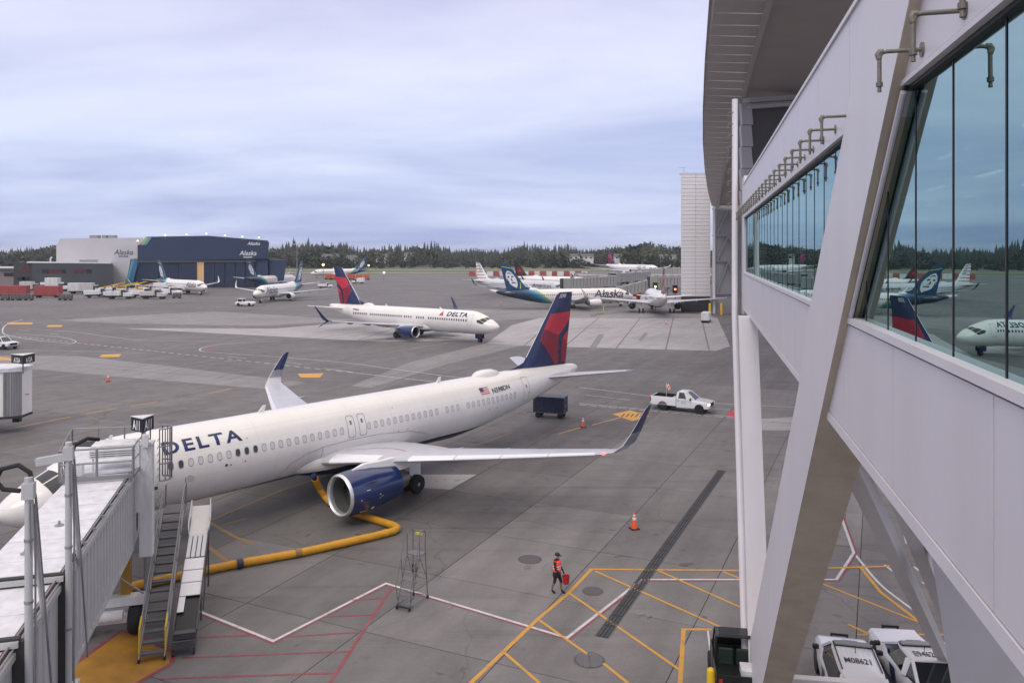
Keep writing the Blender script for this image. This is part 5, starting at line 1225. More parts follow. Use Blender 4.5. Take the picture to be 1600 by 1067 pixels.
def seam(pts, w_=.022):
    polys = []
    for (s0, z0), (s1, z1) in zip(pts[:-1], pts[1:]):
        d_ = Vector((s1-s0, z1-z0)); n2 = Vector((-d_.y, d_.x)).normalized()*w_/2
        polys.append([(s0-n2.x, z0-n2.y), (s1-n2.x, z1-n2.y), (s1+n2.x, z1+n2.y), (s0+n2.x, z0+n2.y)])
    decal(poly_bm(polys), fl2, 'fairing_seam', LINEG, nbody, .4, .1)
seam([(13.9, 2.0), (14.0, 2.45), (14.5, 2.95), (15.4, 3.3), (16.6, 3.52), (18.5, 3.6), (21, 3.55), (23.5, 3.3), (25.0, 2.9)])
seam([(16.6, 2.0), (16.5, 2.7), (16.55, 3.5)])
# red no-step arc on the inner port wing
def wing_top(x_, y_):
    k_ = 1.975/1.95; y1_ = 1.975*.9; le_ = 16.4+(y_-y1_)*.515; yk_ = 6.3*k_; c_ = 6.9*k_+(3.95-6.9)*k_*(y_-y1_)/(yk_-y1_); u_ = (x_-le_)/c_
    up_ = AF[:10][::-1]; z_ = 0
    for (xa, za), (xb, zb) in zip(up_[:-1], up_[1:]):
        if xa <= u_ <= xb: z_ = za+(zb-za)*(u_-xa)/(xb-xa)
    return Vector((x_, -y_, 3.72-1.15*k_+(y_-y1_)*.092+.00072*(y_-y1_)**2+z_*c_*(.135-.035*y_/16.9)/.12+.015))
arc = []
for i_ in range(15):
    t0, t1 = i_/15, (i_+1)/15
    def ap_(t, w_): return (18.0+.9*math.sin(t*math.pi*.9)-w_*.5+1.6*t, 2.3+3.3*t+.0*w_)
    arc.append([ap_(t0, 0), ap_(t1, 0), ap_(t1, .14), ap_(t0, .14)])
decal(poly_bm(arc), wing_top, 'walkway_line', mat('wing_red_line', (.42, .10, .10), .5), near, 0, .25)
# ---- other jets
tx_, tb_, tf_ = airliner('narrowbody_airliner', B739, (-2.2, 132.5), norm(-.805, .592), 'white airliner with red and navy tail taxiing nose to the right in mid-apron', livery='delta', winglet='split', detail=1,
    text=dict(side=1, text_sides=[1], windows=[(5.6, 14.2), (15.4, 17.2), (18.4, 20.2), (20.8, 29.0), (29.9, 33.9)],
        lines=[('DELTA', 1.25, 5.6, 4.30, TXT, .12, 1.12, .045, 1.12), ('N898DN', .5, 32.2, 4.30, GREYTXT, 0, 1, .02, 1)]), sides=(1,))
decal(poly_bm([[(10.9, 4.30), (11.9, 4.30), (11.4, 5.10)]]), lambda u_, v_: tf_[2](u_, v_, 1, .016), 'red_emblem', RED1, tb_, .3, .2)
airliner('narrowbody_airliner', B739, (34.8, 228.0), norm(-.927, -.375), 'white airliner with teal portrait tail parked broadside beyond the near red tail', livery='alaska', winglet='blended', detail=0,
    text=dict(windows=[(6.5, 33)], lines=[('Alaska', 3.3, 4.2, 2.75, GREYTXT, .28, .95, .035, 1.15)]), sides=(1,))
airliner('narrowbody_airliner', B738, (-77.5, 238.5), norm(.12, .99), 'white airliner with teal tail facing the small tug left of centre', livery='alaska', winglet='blended', detail=0,
    text=dict(windows=[(6.5, 31)], lines=[('Alaska', 3.0, 4.2, 2.75, GREYTXT, .28, .95, .035, 1.1)]), sides=(-1,))
airliner('narrowbody_airliner', B738, (-110, 285), norm(-.75, .66), 'white airliner with dark portrait tail standing in front of the hangar doors', livery='alaska', winglet='blended', detail=0,
    text=dict(windows=[(6.5, 31)], lines=[('Alaska', 2.6, 4.2, 2.85, GREYTXT, .28, .95, .03, 1.1)]), sides=(1,))
airliner('narrowbody_airliner', B738, (-124, 488), norm(.78, .62), 'far white airliner with portrait tail facing left beyond the parked orange trailers', livery='alaska', winglet='blended', detail=0, text=dict(windows=[(6.5, 31)]), sides=(-1,))
airliner('narrowbody_airliner', B738, (-101, 372), norm(-.30, -.95), 'white airliner beside the hangar corner, mostly hidden behind the tug-towed jet', livery='alaska', winglet='blended', detail=0, text=dict(windows=[(6.5, 31)]), sides=(1, -1))
airliner('narrowbody_airliner', B738, (-150, 455), norm(.45, -.89), 'distant airliner of which little but the dark portrait tail shows behind the hangar', livery='alaska', winglet='blended', detail=0, text=dict(windows=[(6.5, 31)]), sides=(1, -1))
airliner('narrowbody_airliner', A321, (18.2, 265), norm(-.72, .69), 'silver-grey airliner with flag-striped tail parked at a far bridge', livery='american', winglet='sharklet', detail=0, text=dict(windows=[(8, 34)], lines=[('American', 2.0, 5.2, 3.5, GREYTXT, .06, 1, .02, 1.1)]), sides=(1,))
airliner('narrowbody_airliner', A321, (36, 306), norm(-.80, .60), 'white airliner with black tail and red leaf roundel behind the silver jet', livery='maple', winglet='sharklet', detail=0, text=dict(windows=[(8, 34)]), sides=(1,))
airliner('widebody_airliner', A330, (84, 452), norm(-.36, .93), 'far wide-body airliner with red tail under the forest skyline', livery='delta', winglet='raked', detail=0, eng_col=WHITE_P, text=dict(windows=[(9, 52)], lines=[('DELTA', 2.6, 11, 6.4, TXT, 0, 1.1, .02, 1.2)]), sides=(1,))
airliner('narrowbody_airliner', A320, (38.2, 219), norm(-.085, -.996), 'white airliner seen from behind at the gate beside the white tower', livery='delta', winglet='none', detail=0, text=dict(windows=[(8, 29)]), sides=(-1, 1))
# ------------------------------------------------------------------ boarding bridge at the near gate
JW = mat('bridge_side_white', (0.46, 0.46, 0.455), 0.5, streak=0.16, vscale=2.0); JR = mat('bridge_roof_white', (0.64, 0.64, 0.67), 0.6, var=0.2, vscale=2.2, bump=0.15, bscale=4)
JD = mat('bridge_dark_seal', (0.035, 0.035, 0.036), 0.7); RUST = mat('rusty_gutter', (0.10, 0.055, 0.04), 0.7, var=0.3, vscale=4); RAIL = mat('rail_grey', (0.24, 0.24, 0.25), 0.5, metal=0.4)
JB = empty('boarding_bridge', (-11.13, 17.95, 0), math.atan2(.2785, .9604)); tag(JB, 'white telescoping boarding bridge with ribbed sides and roof railings at the lower left', 'boarding bridge')
def jb(mb, name, m_, par=None, **k): return mb.build(name, m_, par or JB, **k)
secs = [(-9.0, 0.0, -0.16, 3.10, 6.15), (0.0, 3.5, -0.08, 3.18, 6.25), (3.5, 14.3, 0.0, 3.25, 6.35)]
for i, (y0, y1, xo, z0, z1) in enumerate(secs):
    tn = empty('tunnel', (0, 0, 0), 0, JB)
    xl_ = (-2.55, -2.45, -2.3)[i]-xo
    mb = MB(); mb.box(((xo+xl_)/2, (y0+y1)/2, z1-.04), (xo-xl_, y1-y0-.04, .08)); mb.build('roof', JR, tn)
    for k in range(1, int((y1-y0)/1.7)+1):
        yy = y0+k*1.7
        if yy < y1-.3: mb = MB(); mb.box(((xo+xl_)/2, yy, z1+.006), (xo-xl_-.1, .05, .02)); mb.build('roof_seam', JR, tn)
    mb = MB(); mb.box(((xo+xl_)/2, (y0+y1)/2, z0+.09), (xo-xl_, y1-y0, .18)); mb.build('floor_beam', JW, tn)
    mb = MB(); mb.box((xl_+.05, (y0+y1)/2, (z0+z1)/2), (.1, y1-y0, z1-z0-.1)); mb.build('far_side', JW, tn)
    n = max(1, round((y1-y0)/.47)); wd = (y1-y0)/n
    mb = MB(); prof_ = [(-.10, -wd/2), (0, -wd/2+.012), (0, -wd/2+.33*wd), (.045, -wd/2+.40*wd), (.045, wd/2-.10*wd), (0, wd/2-.04*wd), (-.10, wd/2-.004)]
    mb.prism([(x_-.05, y_, 0) for x_, y_ in prof_], (0, 0, z1-z0-.42)); pm_ = mb.mesh('side_panel', JW)
    for k in range(n): inst(pm_, 'side_panel', tn, (xo, y0+wd*(k+.5), z0+.18))
    mb = MB(); mb.box((xo+.02, (y0+y1)/2, z1-.14), (.10, y1-y0, .16)); mb.build('eave_beam', JW, tn)
    mb = MB(); mb.box((xo-.09, (y0+y1)/2, z1+.03), (.12, y1-y0-.02, .05)); mb.build('gutter', JD if i == 2 else RUST, tn)
    mb = MB(); mb.tube([(xo-.06, y0+.05, z1+.10), (xo-.06, y1-.05, z1+.10)], .025, 6); mb.tube([(xo+.04, y0+.05, z1+.04), (xo+.04, y1-.05, z1+.04)], .02, 6); mb.build('conduit', GALV, tn)
    m2 = MB(); m2.box((0, 0, 0), (.16, .06, .10)); m2.tube([(0, 0, .03), (0, 0, .16)], .02, 6); cl_ = m2.mesh('conduit_clamp', GALV)
    for k in range(1, int((y1-y0)/1.25)): inst(cl_, 'conduit_clamp', tn, (xo-.03, y0+k*1.25, z1+.08))
    # end frame
    mb = MB(); mb.box((xo+.03, y0+.06, (z0+z1)/2-.05), (.24, .16, z1-z0+.25)); mb.box(((xo+xl_)/2, y0+.06, z1+.07), (xo-xl_+.1, .16, .16)); mb.build('end_seal', JD, tn)
    mb = MB(); mb.box(((xo+xl_)/2, y0-.06, z1+.03), (xo-xl_+.1, .06, .14)); mb.build('end_flange', JW, tn)
    mb = MB(); mb.tube([(xo+.13, y0+.22, z0-.05), (xo+.13, y0+.22, z1)], .035, 6); mb.build('drain_pipe', JW, tn)
    for rr in range(3 if i == 2 else 0):
        mb = MB(); mb.lathe([(0, .14), (.03, .14), (.05, .05), (.16, .03)], (-1.2-.3*rr, 8.2-2.4*rr, z1), 'z', 8); mb.build('roof_vent', GALV, tn)
# bracket at the lower end of the outer tunnel
mb = MB(); mb.box((.1, 3.9, 3.15), (.3, .9, .14)); mb.box((.1, 4.15, 2.95), (.22, .3, .3)); mb.tube([(.15, 4.2, 2.9), (.15, 4.2, 2.2)], .05, 6); jb(mb, 'roller_bracket', WHITE_DIRTY)
# cable masts
for y, arm in ((3.5, True), (0.0, False)):
    ms_ = empty('cable_mast', (0.16, y, 0), 0, JB)
    mb = MB(); mb.tube([(0, 0, 3.0), (0, 0, 9.75)], .085, 12); mb.box((0, 0, 9.72), (.24, .24, .36)); mb.tube([(0, 0, 9.9), (0, 0, 10.02)], .09, 10); mb.build('post', JW, ms_, smooth=40)
    mb = MB(); mb.tube([(0, .12, 9.5), (-.06, 1.45, 6.2)], .066, 10); mb.build('stay', JW, ms_, smooth=40)
    mb = MB(); mb.tube([(.1, .14, 9.6), (.06, 1.9, 3.3)], .028, 6); mb.tube([(.06, -.14, 9.5), (.02, .35, 3.4)], .02, 6); mb.tube([(.12, .06, 9.4), (.12, .06, 3.4)], .022, 6); mb.build('cable_conduit', GALV, ms_)
    for z in (5.0, 7.2, 8.6): mb = MB(); mb.lathe([(z-.03, .10), (z+.03, .10)], axis='z', n=10); mb.build('clamp', GALV, ms_)
    if arm: mb = MB(); mb.bar((-.1, 0, 9.62), (-.8, .15, 9.5), .17, .2); mb.build('arm', JW, ms_); pts = [(.0, .1, 9.55), (.12, .15, 9.9), (.35, .5, 9.98), (.55, .9, 9.85)]
    else: pts = [(.05, .1, 9.8), (.0, .1, 10.1), (-.25, .15, 10.28), (-.6, .2, 10.2), (-.72, .2, 9.95), (-.55, .15, 9.75), (-.2, .1, 9.7)]
    mb = MB(); mb.tube(pts, .055, 8); mb.build('cable_loop', RUBBER, ms_, smooth=60)
# cab over the aircraft door
cab = empty('cab', (-1.6, 14.3, 0), .10, JB)
mb = MB(); mb.prism([(-.8, 0, 3.2), (1.55, 0, 3.2), (1.7, 3.6, 3.2), (-1.5, 5.2, 3.2)], (0, 0, 3.15)); mb.build('shell', JW, cab)
mb = MB(); mb.prism([(-.9, -.05, 6.36), (1.6, -.05, 6.36), (1.75, 3.7, 6.36), (-1.55, 5.3, 6.36)], (0, 0, .10)); mb.build('roof', JR, cab)
mb = MB()
for q in range(9): mb.prism([(-1.5, 5.2+q*.12, 3.3), (1.7, 3.6+q*.12, 3.3), (1.7, 3.6+q*.12, 6.5), (-1.5, 5.2+q*.12, 6.5)], (0, .07+.05*(q % 2), 0))
mb.build('canopy_bellows', JD, cab)
mb = MB(); mb.box((1.68, 1.6, 4.6), (.06, .9, 2.1)); mb.build('service_door', WHITE_PAINT, cab)
mb = MB(); mb.box((1.73, 1.6, 5.0), (.04, .34, .75)); mb.build('door_window', mat('amber_window', (.05, .035, .02), .15), cab)
# railings on the roof platform
def rails(parent, pts, hgt, name='railing', r=.032, posts=True, mid=2, material=RAIL):
    mb = MB()
    for a_, b_ in zip(pts[:-1], pts[1:]):
        a_, b_ = Vector(a_), Vector(b_)
        for m_ in range(1, mid+1): mb.tube([a_+Vector((0, 0, hgt*m_/mid)), b_+Vector((0, 0, hgt*m_/mid))], r*.8, 6)
        nn = max(1, round((b_-a_).length/1.2))
        for q in range(nn+1): p = a_.lerp(b_, q/nn); mb.tube([p, p+Vector((0, 0, hgt))], r, 6)
    return mb.build(name, material, parent)
pf = empty('roof_platform', (0, 0, 0), 0, JB)
mb = MB(); mb.bar((-2.4, 13.2, 6.5), (.15, 13.2, 6.5), .12, .16); mb.bar((-2.4, 13.2, 6.5), (-2.9, 17.3, 6.5), .10, .12); mb.bar((.15, 13.2, 6.5), (.2, 17.0, 6.5), .10, .12); mb.build('base_frame', RAIL, pf)
rails(pf, [(-2.4, 13.2, 6.55), (.15, 13.2, 6.55)], 1.08, r=.05); rails(pf, [(-2.4, 13.2, 6.55), (-2.65, 15.0, 6.55), (-2.9, 17.3, 6.55), (.2, 17.0, 6.55)], 1.08); rails(pf, [(.15, 13.2, 6.55), (.2, 17.0, 6.55)], 1.08)
mb = MB()
for q in range(4): mb.box((-.75, 14.9, 7.02+q*.085), (1.75, 1.2, .05))
mb.box((-.8, 15.0, 7.42), (1.6, 1.1, .06)); mb.tube([(-1.5, 14.4, 6.5), (-1.5, 14.4, 7.0)], .04, 6); mb.tube([(0, 14.4, 6.5), (0, 14.4, 7.0)], .04, 6); mb.build('louvre_stack', WHITE_DIRTY, pf)
mb = MB(); mb.box((-2.0, 13.8, 6.75), (.55, .4, .45)); mb.build('junction_box', WHITE_PAINT, pf)
mb = MB(); mb.prism([(-1.7, 17.1, 6.5), (-1.45, 17.1, 6.5), (-1.3, 17.1, 7.3), (-1.42, 17.1, 7.3)], (0, .06, 0)); mb.build('wind_vane', WHITE_PAINT, pf)
# lift column, ladder cage
lc = MB(); lc.box((.42, 14.6, 5.15), (.50, .50, 4.5)); lc.box((.42, 14.6, 7.44), (.56, .56, .12)); jb(lc, 'lift_column', WHITE_DIRTY, bevel=.02)
mb = MB(); mb.tube([(.42, 14.6, .9), (.42, 14.6, 3.0)], .11, 10); jb(mb, 'lift_piston', GALV, smooth=40)
mb = MB(); mb.box((.12, 14.35, 6.2), (.14, .14, 2.9)); jb(mb, 'conduit_riser', WHITE_DIRTY)
mb = MB(); mb.box((.42, 14.25, 7.6), (.22, .2, .5)); mb.tube([(.42, 14.2, 7.3), (.55, 14.15, 6.8), (.3, 14.25, 6.2)], .025, 6); jb(mb, 'floodlight_box', WHITE_DIRTY)
lcg = empty('ladder_cage', (.72, 15.6, 0), 0, JB)
for q in range(7):
    t = math.pi*(q/6)-math.pi*.5; mb = MB(); x_, y_ = .42*math.cos(t)+.1, .42*math.sin(t)
    mb.tube([(x_, y_, 5.7), (x_, y_, 7.85)], .026, 6); mb.build('cage_bar', RAIL, lcg)
for z in (5.7, 6.4, 7.1, 7.83):
    mb = MB(); mb.tube([(.42*math.cos(t)+.1, .42*math.sin(t), z) for t in (math.pi*(q/10)-math.pi*.5 for q in range(11))], .028, 6); mb.build('hoop', RAIL, lcg)
for z in range(13): mb = MB(); mb.tube([(-.02, -.22, 3.7+z*.3), (-.02, .22, 3.7+z*.3)], .018, 6); mb.build('rung', RAIL, lcg)
# gate sign, three-sided
def gate_sign(name, loc, rz, txt, label, side=.85, hgt=.56, post=1.1):
    e_ = empty(name, loc, rz); tag(e_, label, 'sign')
    r_ = side/math.sqrt(3); V_ = [Vector((r_*math.cos(R(-90+120*q)), r_*math.sin(R(-90+120*q)), 0)) for q in range(3)]
    mb = MB(); mb.prism(V_, (0, 0, hgt)); mb.build('sign_box', mat('sign_black', (.012, .012, .013), .4), e_)
    mb = MB(); mb.prism([v*1.06 for v in V_], (0, 0, .03)); o = mb.build('sign_cap', WHITE_DIRTY, e_); o.location.z = hgt
    mb = MB(); mb.tube([(0, 0, -post), (0, 0, 0)], .05, 8); mb.build('post', GALV, e_)
    for q in range(3):
        a_, b_ = V_[q], V_[(q+1) % 3]; m_ = (a_+b_)/2; nn = Vector((m_.x, m_.y, 0)).normalized()
        flat_text(txt, hgt*.98 if len(txt) < 4 else hgt*.78, 'lettering', mat('sign_white', (.75, .75, .75), .5), e_, frame(m_+nn*.012+Vector((0, 0, hgt*.14)), (b_-a_), (0, 0, 1)) @ Matrix.Diagonal((.62 if len(txt) < 4 else .70, 1, 1, 1)), bold=.014)
    return e_
gate_sign('gate_sign', (-15.2, 32.6, 7.82), R(25), 'A11', 'three-sided black A11 gate sign above the boarding bridge roof')
# wheel carriage under the bridge
wc = empty('wheel_carriage', (-1.0, 14.2, 0), 0, JB)
mb = MB(); mb.box((0, 0, 1.35), (2.9, .5, .35)); mb.box((0, 0, .75), (2.2, .7, .35)); mb.build('axle_beam', WHITE_DIRTY, wc, bevel=.02)
mb = MB(); mb.box((-.6, .2, 2.3), (.35, .35, 1.9)); mb.box((.7, .2, 2.3), (.35, .35, 1.9)); mb.build('carriage_leg', mat('carriage_yellow', (.30, .17, .02), .5), wc)
for x_ in (-1.25, 1.25):
    m2 = MB(); m2.lathe([(-.22, .3), (-.22, .5), (-.12, .58), (.12, .58), (.22, .5), (.22, .3)], (x_*.85, 0, .58), 'x', 20); o = m2.build('wheel', RUBBER, wc, smooth=40)
    m2 = MB(); m2.lathe([(-.23, .3), (-.24, .0), (.24, 0), (.23, .3)], (x_, 0, .58), 'x', 14); m2.build('hub', WHITE_DIRTY, o, smooth=40)
mb = MB(); mb.tube([(-1.2, -.2, 1.5), (0, -.5, 2.9), (1.4, -.2, 1.6)], .045, 6); mb.build('brace', GALV, wc)
mb = MB(); mb.lathe([(-.5, .22), (.5, .22)], (.2, -.5, .95), 'x', 12); mb.build('drive_motor', WHITE_DIRTY, wc, smooth=40)
# ---- service stairs
b_l, b_r, t_l = gp(220, 1034), gp(254, 1034), None
sb = (b_l+b_r)/2; stp = Vector((-15.35, 35.9, 0)); dS = stp-sb; runL = dS.length; 
stn_ = empty('service_stairs', sb, math.atan2(-dS.x, dS.y)); tag(stn_, 'steel service stairs with yellow-tipped handrails climbing to the boarding bridge', 'stairs')
HT = 3.35; ns = 15
m2 = MB(); m2.box((0, 0, 0), (.80, .26, .035)); m2.box((0, -.12, -.03), (.80, .02, .06)); tm = m2.mesh('tread', mat('stair_grating', (.13, .13, .135), .6, metal=.4))
for q in range(ns): inst(tm, 'tread', stn_, (0, .2+(runL-.2)*q/ns, .28+(HT-.28)*q/ns))
for x_ in (-.44, .44):
    mb = MB(); mb.bar((x_, 0, .1), (x_, runL, HT), .05, .2); mb.build('stringer', RAIL, stn_)
    mb = MB(); mb.tube([(x_, .2, .25), (x_, .2, 1.15), (x_, runL, HT+1.05), (x_, runL+1.2, HT+1.05), (x_, runL+1.2, HT)], .028, 8); mb.tube([(x_, .2, .72), (x_, runL, HT+.55)], .022, 6)
    for q in range(1, 5): mb.tube([(x_, runL*q/5, .2+(HT-.1)*q/5), (x_, runL*q/5, 1.1+(HT-.1)*q/5)], .024, 6)
    mb.build('handrail', RAIL, stn_)
    mb = MB(); mb.tube([(x_*1.02, .2, .3), (x_*1.02, .2, 1.16), (x_*1.02, .75, 1.42)], .036, 8); mb.tube([(x_*1.02, .2, .7), (x_*1.02, .7, .92)], .03, 6); mb.build('yellow_rail_end', mat('rail_yellow', (.62, .42, .02), .5), stn_)
    m2 = MB(); m2.lathe([(-.04, .06), (-.04, .1), (.04, .1), (.04, .06)], (x_, .05, .1), 'x', 12); m2.build('caster', RUBBER, stn_)
mb = MB(); mb.box((0, runL+.6, HT), (.95, 1.3, .06)); mb.build('landing', mat('landing_grating', (.12, .12, .125), .6, metal=.3), stn_)
mb = MB(); mb.tube([(.42, runL+1.1, HT), (.42, runL+1.1, HT+1.25), (.62, runL+1.0, HT+1.25)], .025, 6); mb.build('mirror_bracket', RAIL, stn_)
mb = MB(); mb.lathe([(-.02, .0), (-.02, .17), (.03, .17), (.05, .0)], (.66, runL+1.0, HT+1.25), 'y', 18); mb.build('round_mirror', METAL, stn_, smooth=40)
# ---- bag slide beside the stairs
s0 = gp(287, 1022); s1 = Vector((-14.35, 36.6, 0)); dB = s1-s0; LB = dB.length
bs = empty('bag_slide', s0, math.atan2(-dB.x, dB.y)); tag(bs, 'long white and silver bag slide with curved lip standing beside the service stairs', 'slide')
zf = lambda t: .55+2.55*t
def slide_box(t0, t1, x0, x1, z, th, mtl, name):
    mb = MB(); mb.prism([(x0, LB*t0, zf(t0)+z), (x1, LB*t0, zf(t0)+z), (x1, LB*t1, zf(t1)+z), (x0, LB*t1, zf(t1)+z)], (0, 0, th)); return mb.build(name, mtl, bs)
for x_ in (-.42, .40): slide_box(.04, .99, x_, x_+.03, -.1, .24, DKSTEEL, 'side_rail')
slide_box(.04, .76, -.39, .40, -.08, .03, mat('slide_bed', (.02, .02, .021), .35, metal=.4), 'bed')
wpanel = mat('slide_white_panel', (.72, .72, .74), .4)
for a_, b_ in ((.300, .395), (.402, .492), (.499, .590)): slide_box(a_, b_, -.40, .41, .03, .025, wpanel, 'cover_panel')
slide_box(.185, .293, -.40, -.15, .03, .025, wpanel, 'cover_panel')
for q in range(4): slide_box(.60, .80, -.38+q*.2, -.22+q*.2, .0, .06, mat('slide_strip', (.45, .46, .48), .3, metal=.6), 'slide_strip')
mb = MB(); rings = []
for q in range(11):
    t = .79+.21*q/10; z = zf(t)+.02+.35*max(0, (q-5)/5)**2; w_ = .42+.05*math.sin(q/10*math.pi)
    rings.append([Vector((-w_, LB*t, z+.30)), Vector((-w_+.03, LB*t, z+.30)), Vector((-w_+.06, LB*t, z)), Vector((w_-.06, LB*t, z)), Vector((w_-.03, LB*t, z+.30)), Vector((w_, LB*t, z+.30)), Vector((w_-.02, LB*t, z-.05)), Vector((-w_+.02, LB*t, z-.05))])
mb.loft(rings); mb.build('curved_lip', mat('lip_white', (.66, .64, .62), .35), bs, smooth=50)
mb = MB(); mb.box((0, .15, .35), (.85, .55, .18)); mb.box((0, .3, .62), (.8, .35, .2)); mb.tube([(-.4, .1, .75), (.4, .1, .75)], .03, 6); mb.tube([(-.4, -.1, .55), (.4, -.1, .55)], .03, 6); mb.build('foot_frame', DKSTEEL, bs)
for x_ in (-.36, .36):
    m2 = MB(); m2.lathe([(-.04, .06), (-.04, .12), (.04, .12), (.04, .06)], (x_, -.05, .12), 'x', 12); m2.build('caster', RUBBER, bs)
    mb = MB(); mb.tube([(x_, LB*.9, 0), (x_, LB*.9, zf(.9))], .04, 6); mb.tube([(x_, LB*.55, 0), (x_, LB*.9, zf(.9)-.2)], .03, 6); mb.tube([(x_, LB*.4, zf(.4)-.1), (x_, LB*.4, 0)], .035, 6); mb.build('support_leg', DKSTEEL, bs)
# ---- yellow air hose
HOSE = mat('hose_yellow', (.56, .27, .012), .55, var=.16, vscale=2.5, bump=.4, bscale=3)
hp_ = [gp(205, 915, .24), gp(310, 892, .24), gp(362, 881, .24), gp(470, 862, .24), gp(590, 835, .24), gp(616, 828, .24), gp(621, 824, .24), gp(616, 820, .24), gp(590, 812, .24), gp(560, 803, .24), gp(534, 795, .24), gp(515, 783, .26), gp(507, 774, .5), gp(499, 762, 1.0), gp(492, 747, 1.75)]
ho = empty('air_hose', (hp_[0].x, hp_[0].y, 0)); tag(ho, 'fat yellow air hose lying bent on the apron and rising to the jet belly', 'hose')
def rel(p): return p-ho.location
def dens(pts, st=.13):
    o_ = []
    for a_, b_ in zip(pts[:-1], pts[1:]):
        n = max(1, int((b_-a_).length/st)); o_ += [a_.lerp(b_, q/n) for q in range(n)]
    return o_+[pts[-1]]
rh = random.Random(5); dp = dens([rel(p) for p in hp_])
dp = [p+Vector((rh.uniform(-.006, .006), rh.uniform(-.006, .006), rh.uniform(-.035, -.03))) for p in dp]
mb = MB(); mb.tube(dp, [.195*(1+rh.uniform(-.03, .03)+(.045 if q % 3 == 0 else 0)) for q, _ in enumerate(dp)], 14); mb.build('hose_tube', HOSE, ho, smooth=60)
for px, py in ((375, 880), (466, 863)):
    c_ = rel(gp(px, py, .24)); d_ = (rel(gp(470, 862, .24))-rel(gp(362, 881, .24))).normalized(); mb = MB(); mb.tube([c_-d_*.14, c_+d_*.14], .215, 14); mb.build('coupling_band', mat('band_navy', (.03, .03, .06), .6) if px == 375 else LYD, ho, smooth=40)
c_ = rel(gp(500, 763, .95)); d_ = (dp[-1]-c_).normalized(); mb = MB(); mb.tube([c_, c_+d_*.1], .21, 14); mb.build('coupling_band', GALV, ho, smooth=40)
mb = MB(); mb.tube([dp[-1]-d_*.1, dp[-1]+d_*.35], .16, 12); mb.build('nozzle', NAVY, ho, smooth=40)
# ---- rolling ladder
f_ = gp(630, 953); b_ = gp(653, 935); dl = (b_-f_); 
rl = empty('rolling_ladder', f_, math.atan2(-dl.x, dl.y)); tag(rl, 'grey tubular rolling ladder with railed top platform standing alone on the apron', 'ladder')
LDM = mat('ladder_grey', (.17, .17, .175), .5, metal=.3); DEP = 1.35; hz_ = 2.05
for x_ in (-.31, .31):
    mb = MB(); mb.tube([(x_, 0, .08), (x_, DEP*.62, hz_), (x_, DEP*.62, hz_+.9)], .024, 6); mb.build('stringer', LDM, rl)
    mb = MB(); mb.tube([(x_*1.15, DEP+.1, .08), (x_, DEP*.98, hz_), (x_, DEP*.98, hz_+.9), (x_, DEP*.85, hz_+1.0), (x_, DEP*.62, hz_+.95)], .022, 6); mb.build('rear_post', LDM, rl)
    mb = MB(); mb.tube([(x_*1.2, .02, .95), (x_*1.2, DEP*.60, hz_+.95)], .018, 6); mb.tube([(x_*1.2, .02, .95), (x_, .05, .35)], .018, 6); mb.tube([(x_*1.2, DEP*.33, 1.95), (x_, DEP*.33, 1.15)], .018, 6); mb.build('handrail', LDM, rl)
    mb = MB(); mb.tube([(x_, .05, .1), (x_*1.15, DEP+.1, .12)], .02, 6); mb.tube([(x_, DEP*.62, hz_-.05), (x_*1.1, DEP+.05, .9)], .015, 6); mb.build('side_brace', LDM, rl)
    for y_ in (0, DEP+.1):
        m2 = MB(); m2.lathe([(-.025, .03), (-.025, .075), (.025, .075), (.025, .03)], (x_*(1 if y_ == 0 else 1.15), y_, .075), 'x', 12); m2.build('caster', RUBBER, rl)
for q in range(7):
    t = (q+.6)/7.2; mb = MB(); y_ = DEP*.62*t
    mb.tube([(-.36, y_-.1, hz_*t), (.36, y_-.1, hz_*t), (.36, y_+.12, hz_*t), (-.36, y_+.12, hz_*t), (-.36, y_-.1, hz_*t)], .016, 6); mb.tube([(-.36, y_, hz_*t), (.36, y_, hz_*t)], .012, 6); mb.build('step', LDM, rl)
mb = MB(); mb.box((0, DEP*.80, hz_), (.72, .5, .03)); mb.build('platform', LDM, rl)
mb = MB(); mb.tube([(-.36, DEP*.98, hz_+.9), (.36, DEP*.98, hz_+.9)], .022, 6); mb.tube([(-.36, DEP*.98, hz_+.45), (.36, DEP*.98, hz_+.45)], .016, 6); mb.tube([(-.42, DEP+.1, .12), (.42, DEP+.1, .12)], .02, 6); mb.tube([(-.40, DEP, .9), (.4, DEP, .9)], .016, 6); mb.build('rear_rail', LDM, rl)
mb = MB(); mb.box((0, DEP*.97, hz_+.78), (.34, .03, .10)); mb.build('yellow_notice', mat('notice_yellow', (.6, .5, .06), .5), rl)
mb = MB(); mb.tube([(-.3, -.05, .16), (.3, -.05, .16)], .045, 8); mb.tube([(-.3, -.05, .1), (-.3, .1, .25)], .03, 6); mb.tube([(.3, -.05, .1), (.3, .1, .25)], .03, 6); mb.build('foot_brake', BLACK, rl)
mb = MB(); mb.tube([(.12, DEP*.45, 1.45), (.3, DEP*.4, 1.5), (.32, DEP*.36, 1.75), (.1, DEP*.42, 1.78), (.12, DEP*.45, 1.45)], .025, 6); mb.build('hook', BLACK, rl)
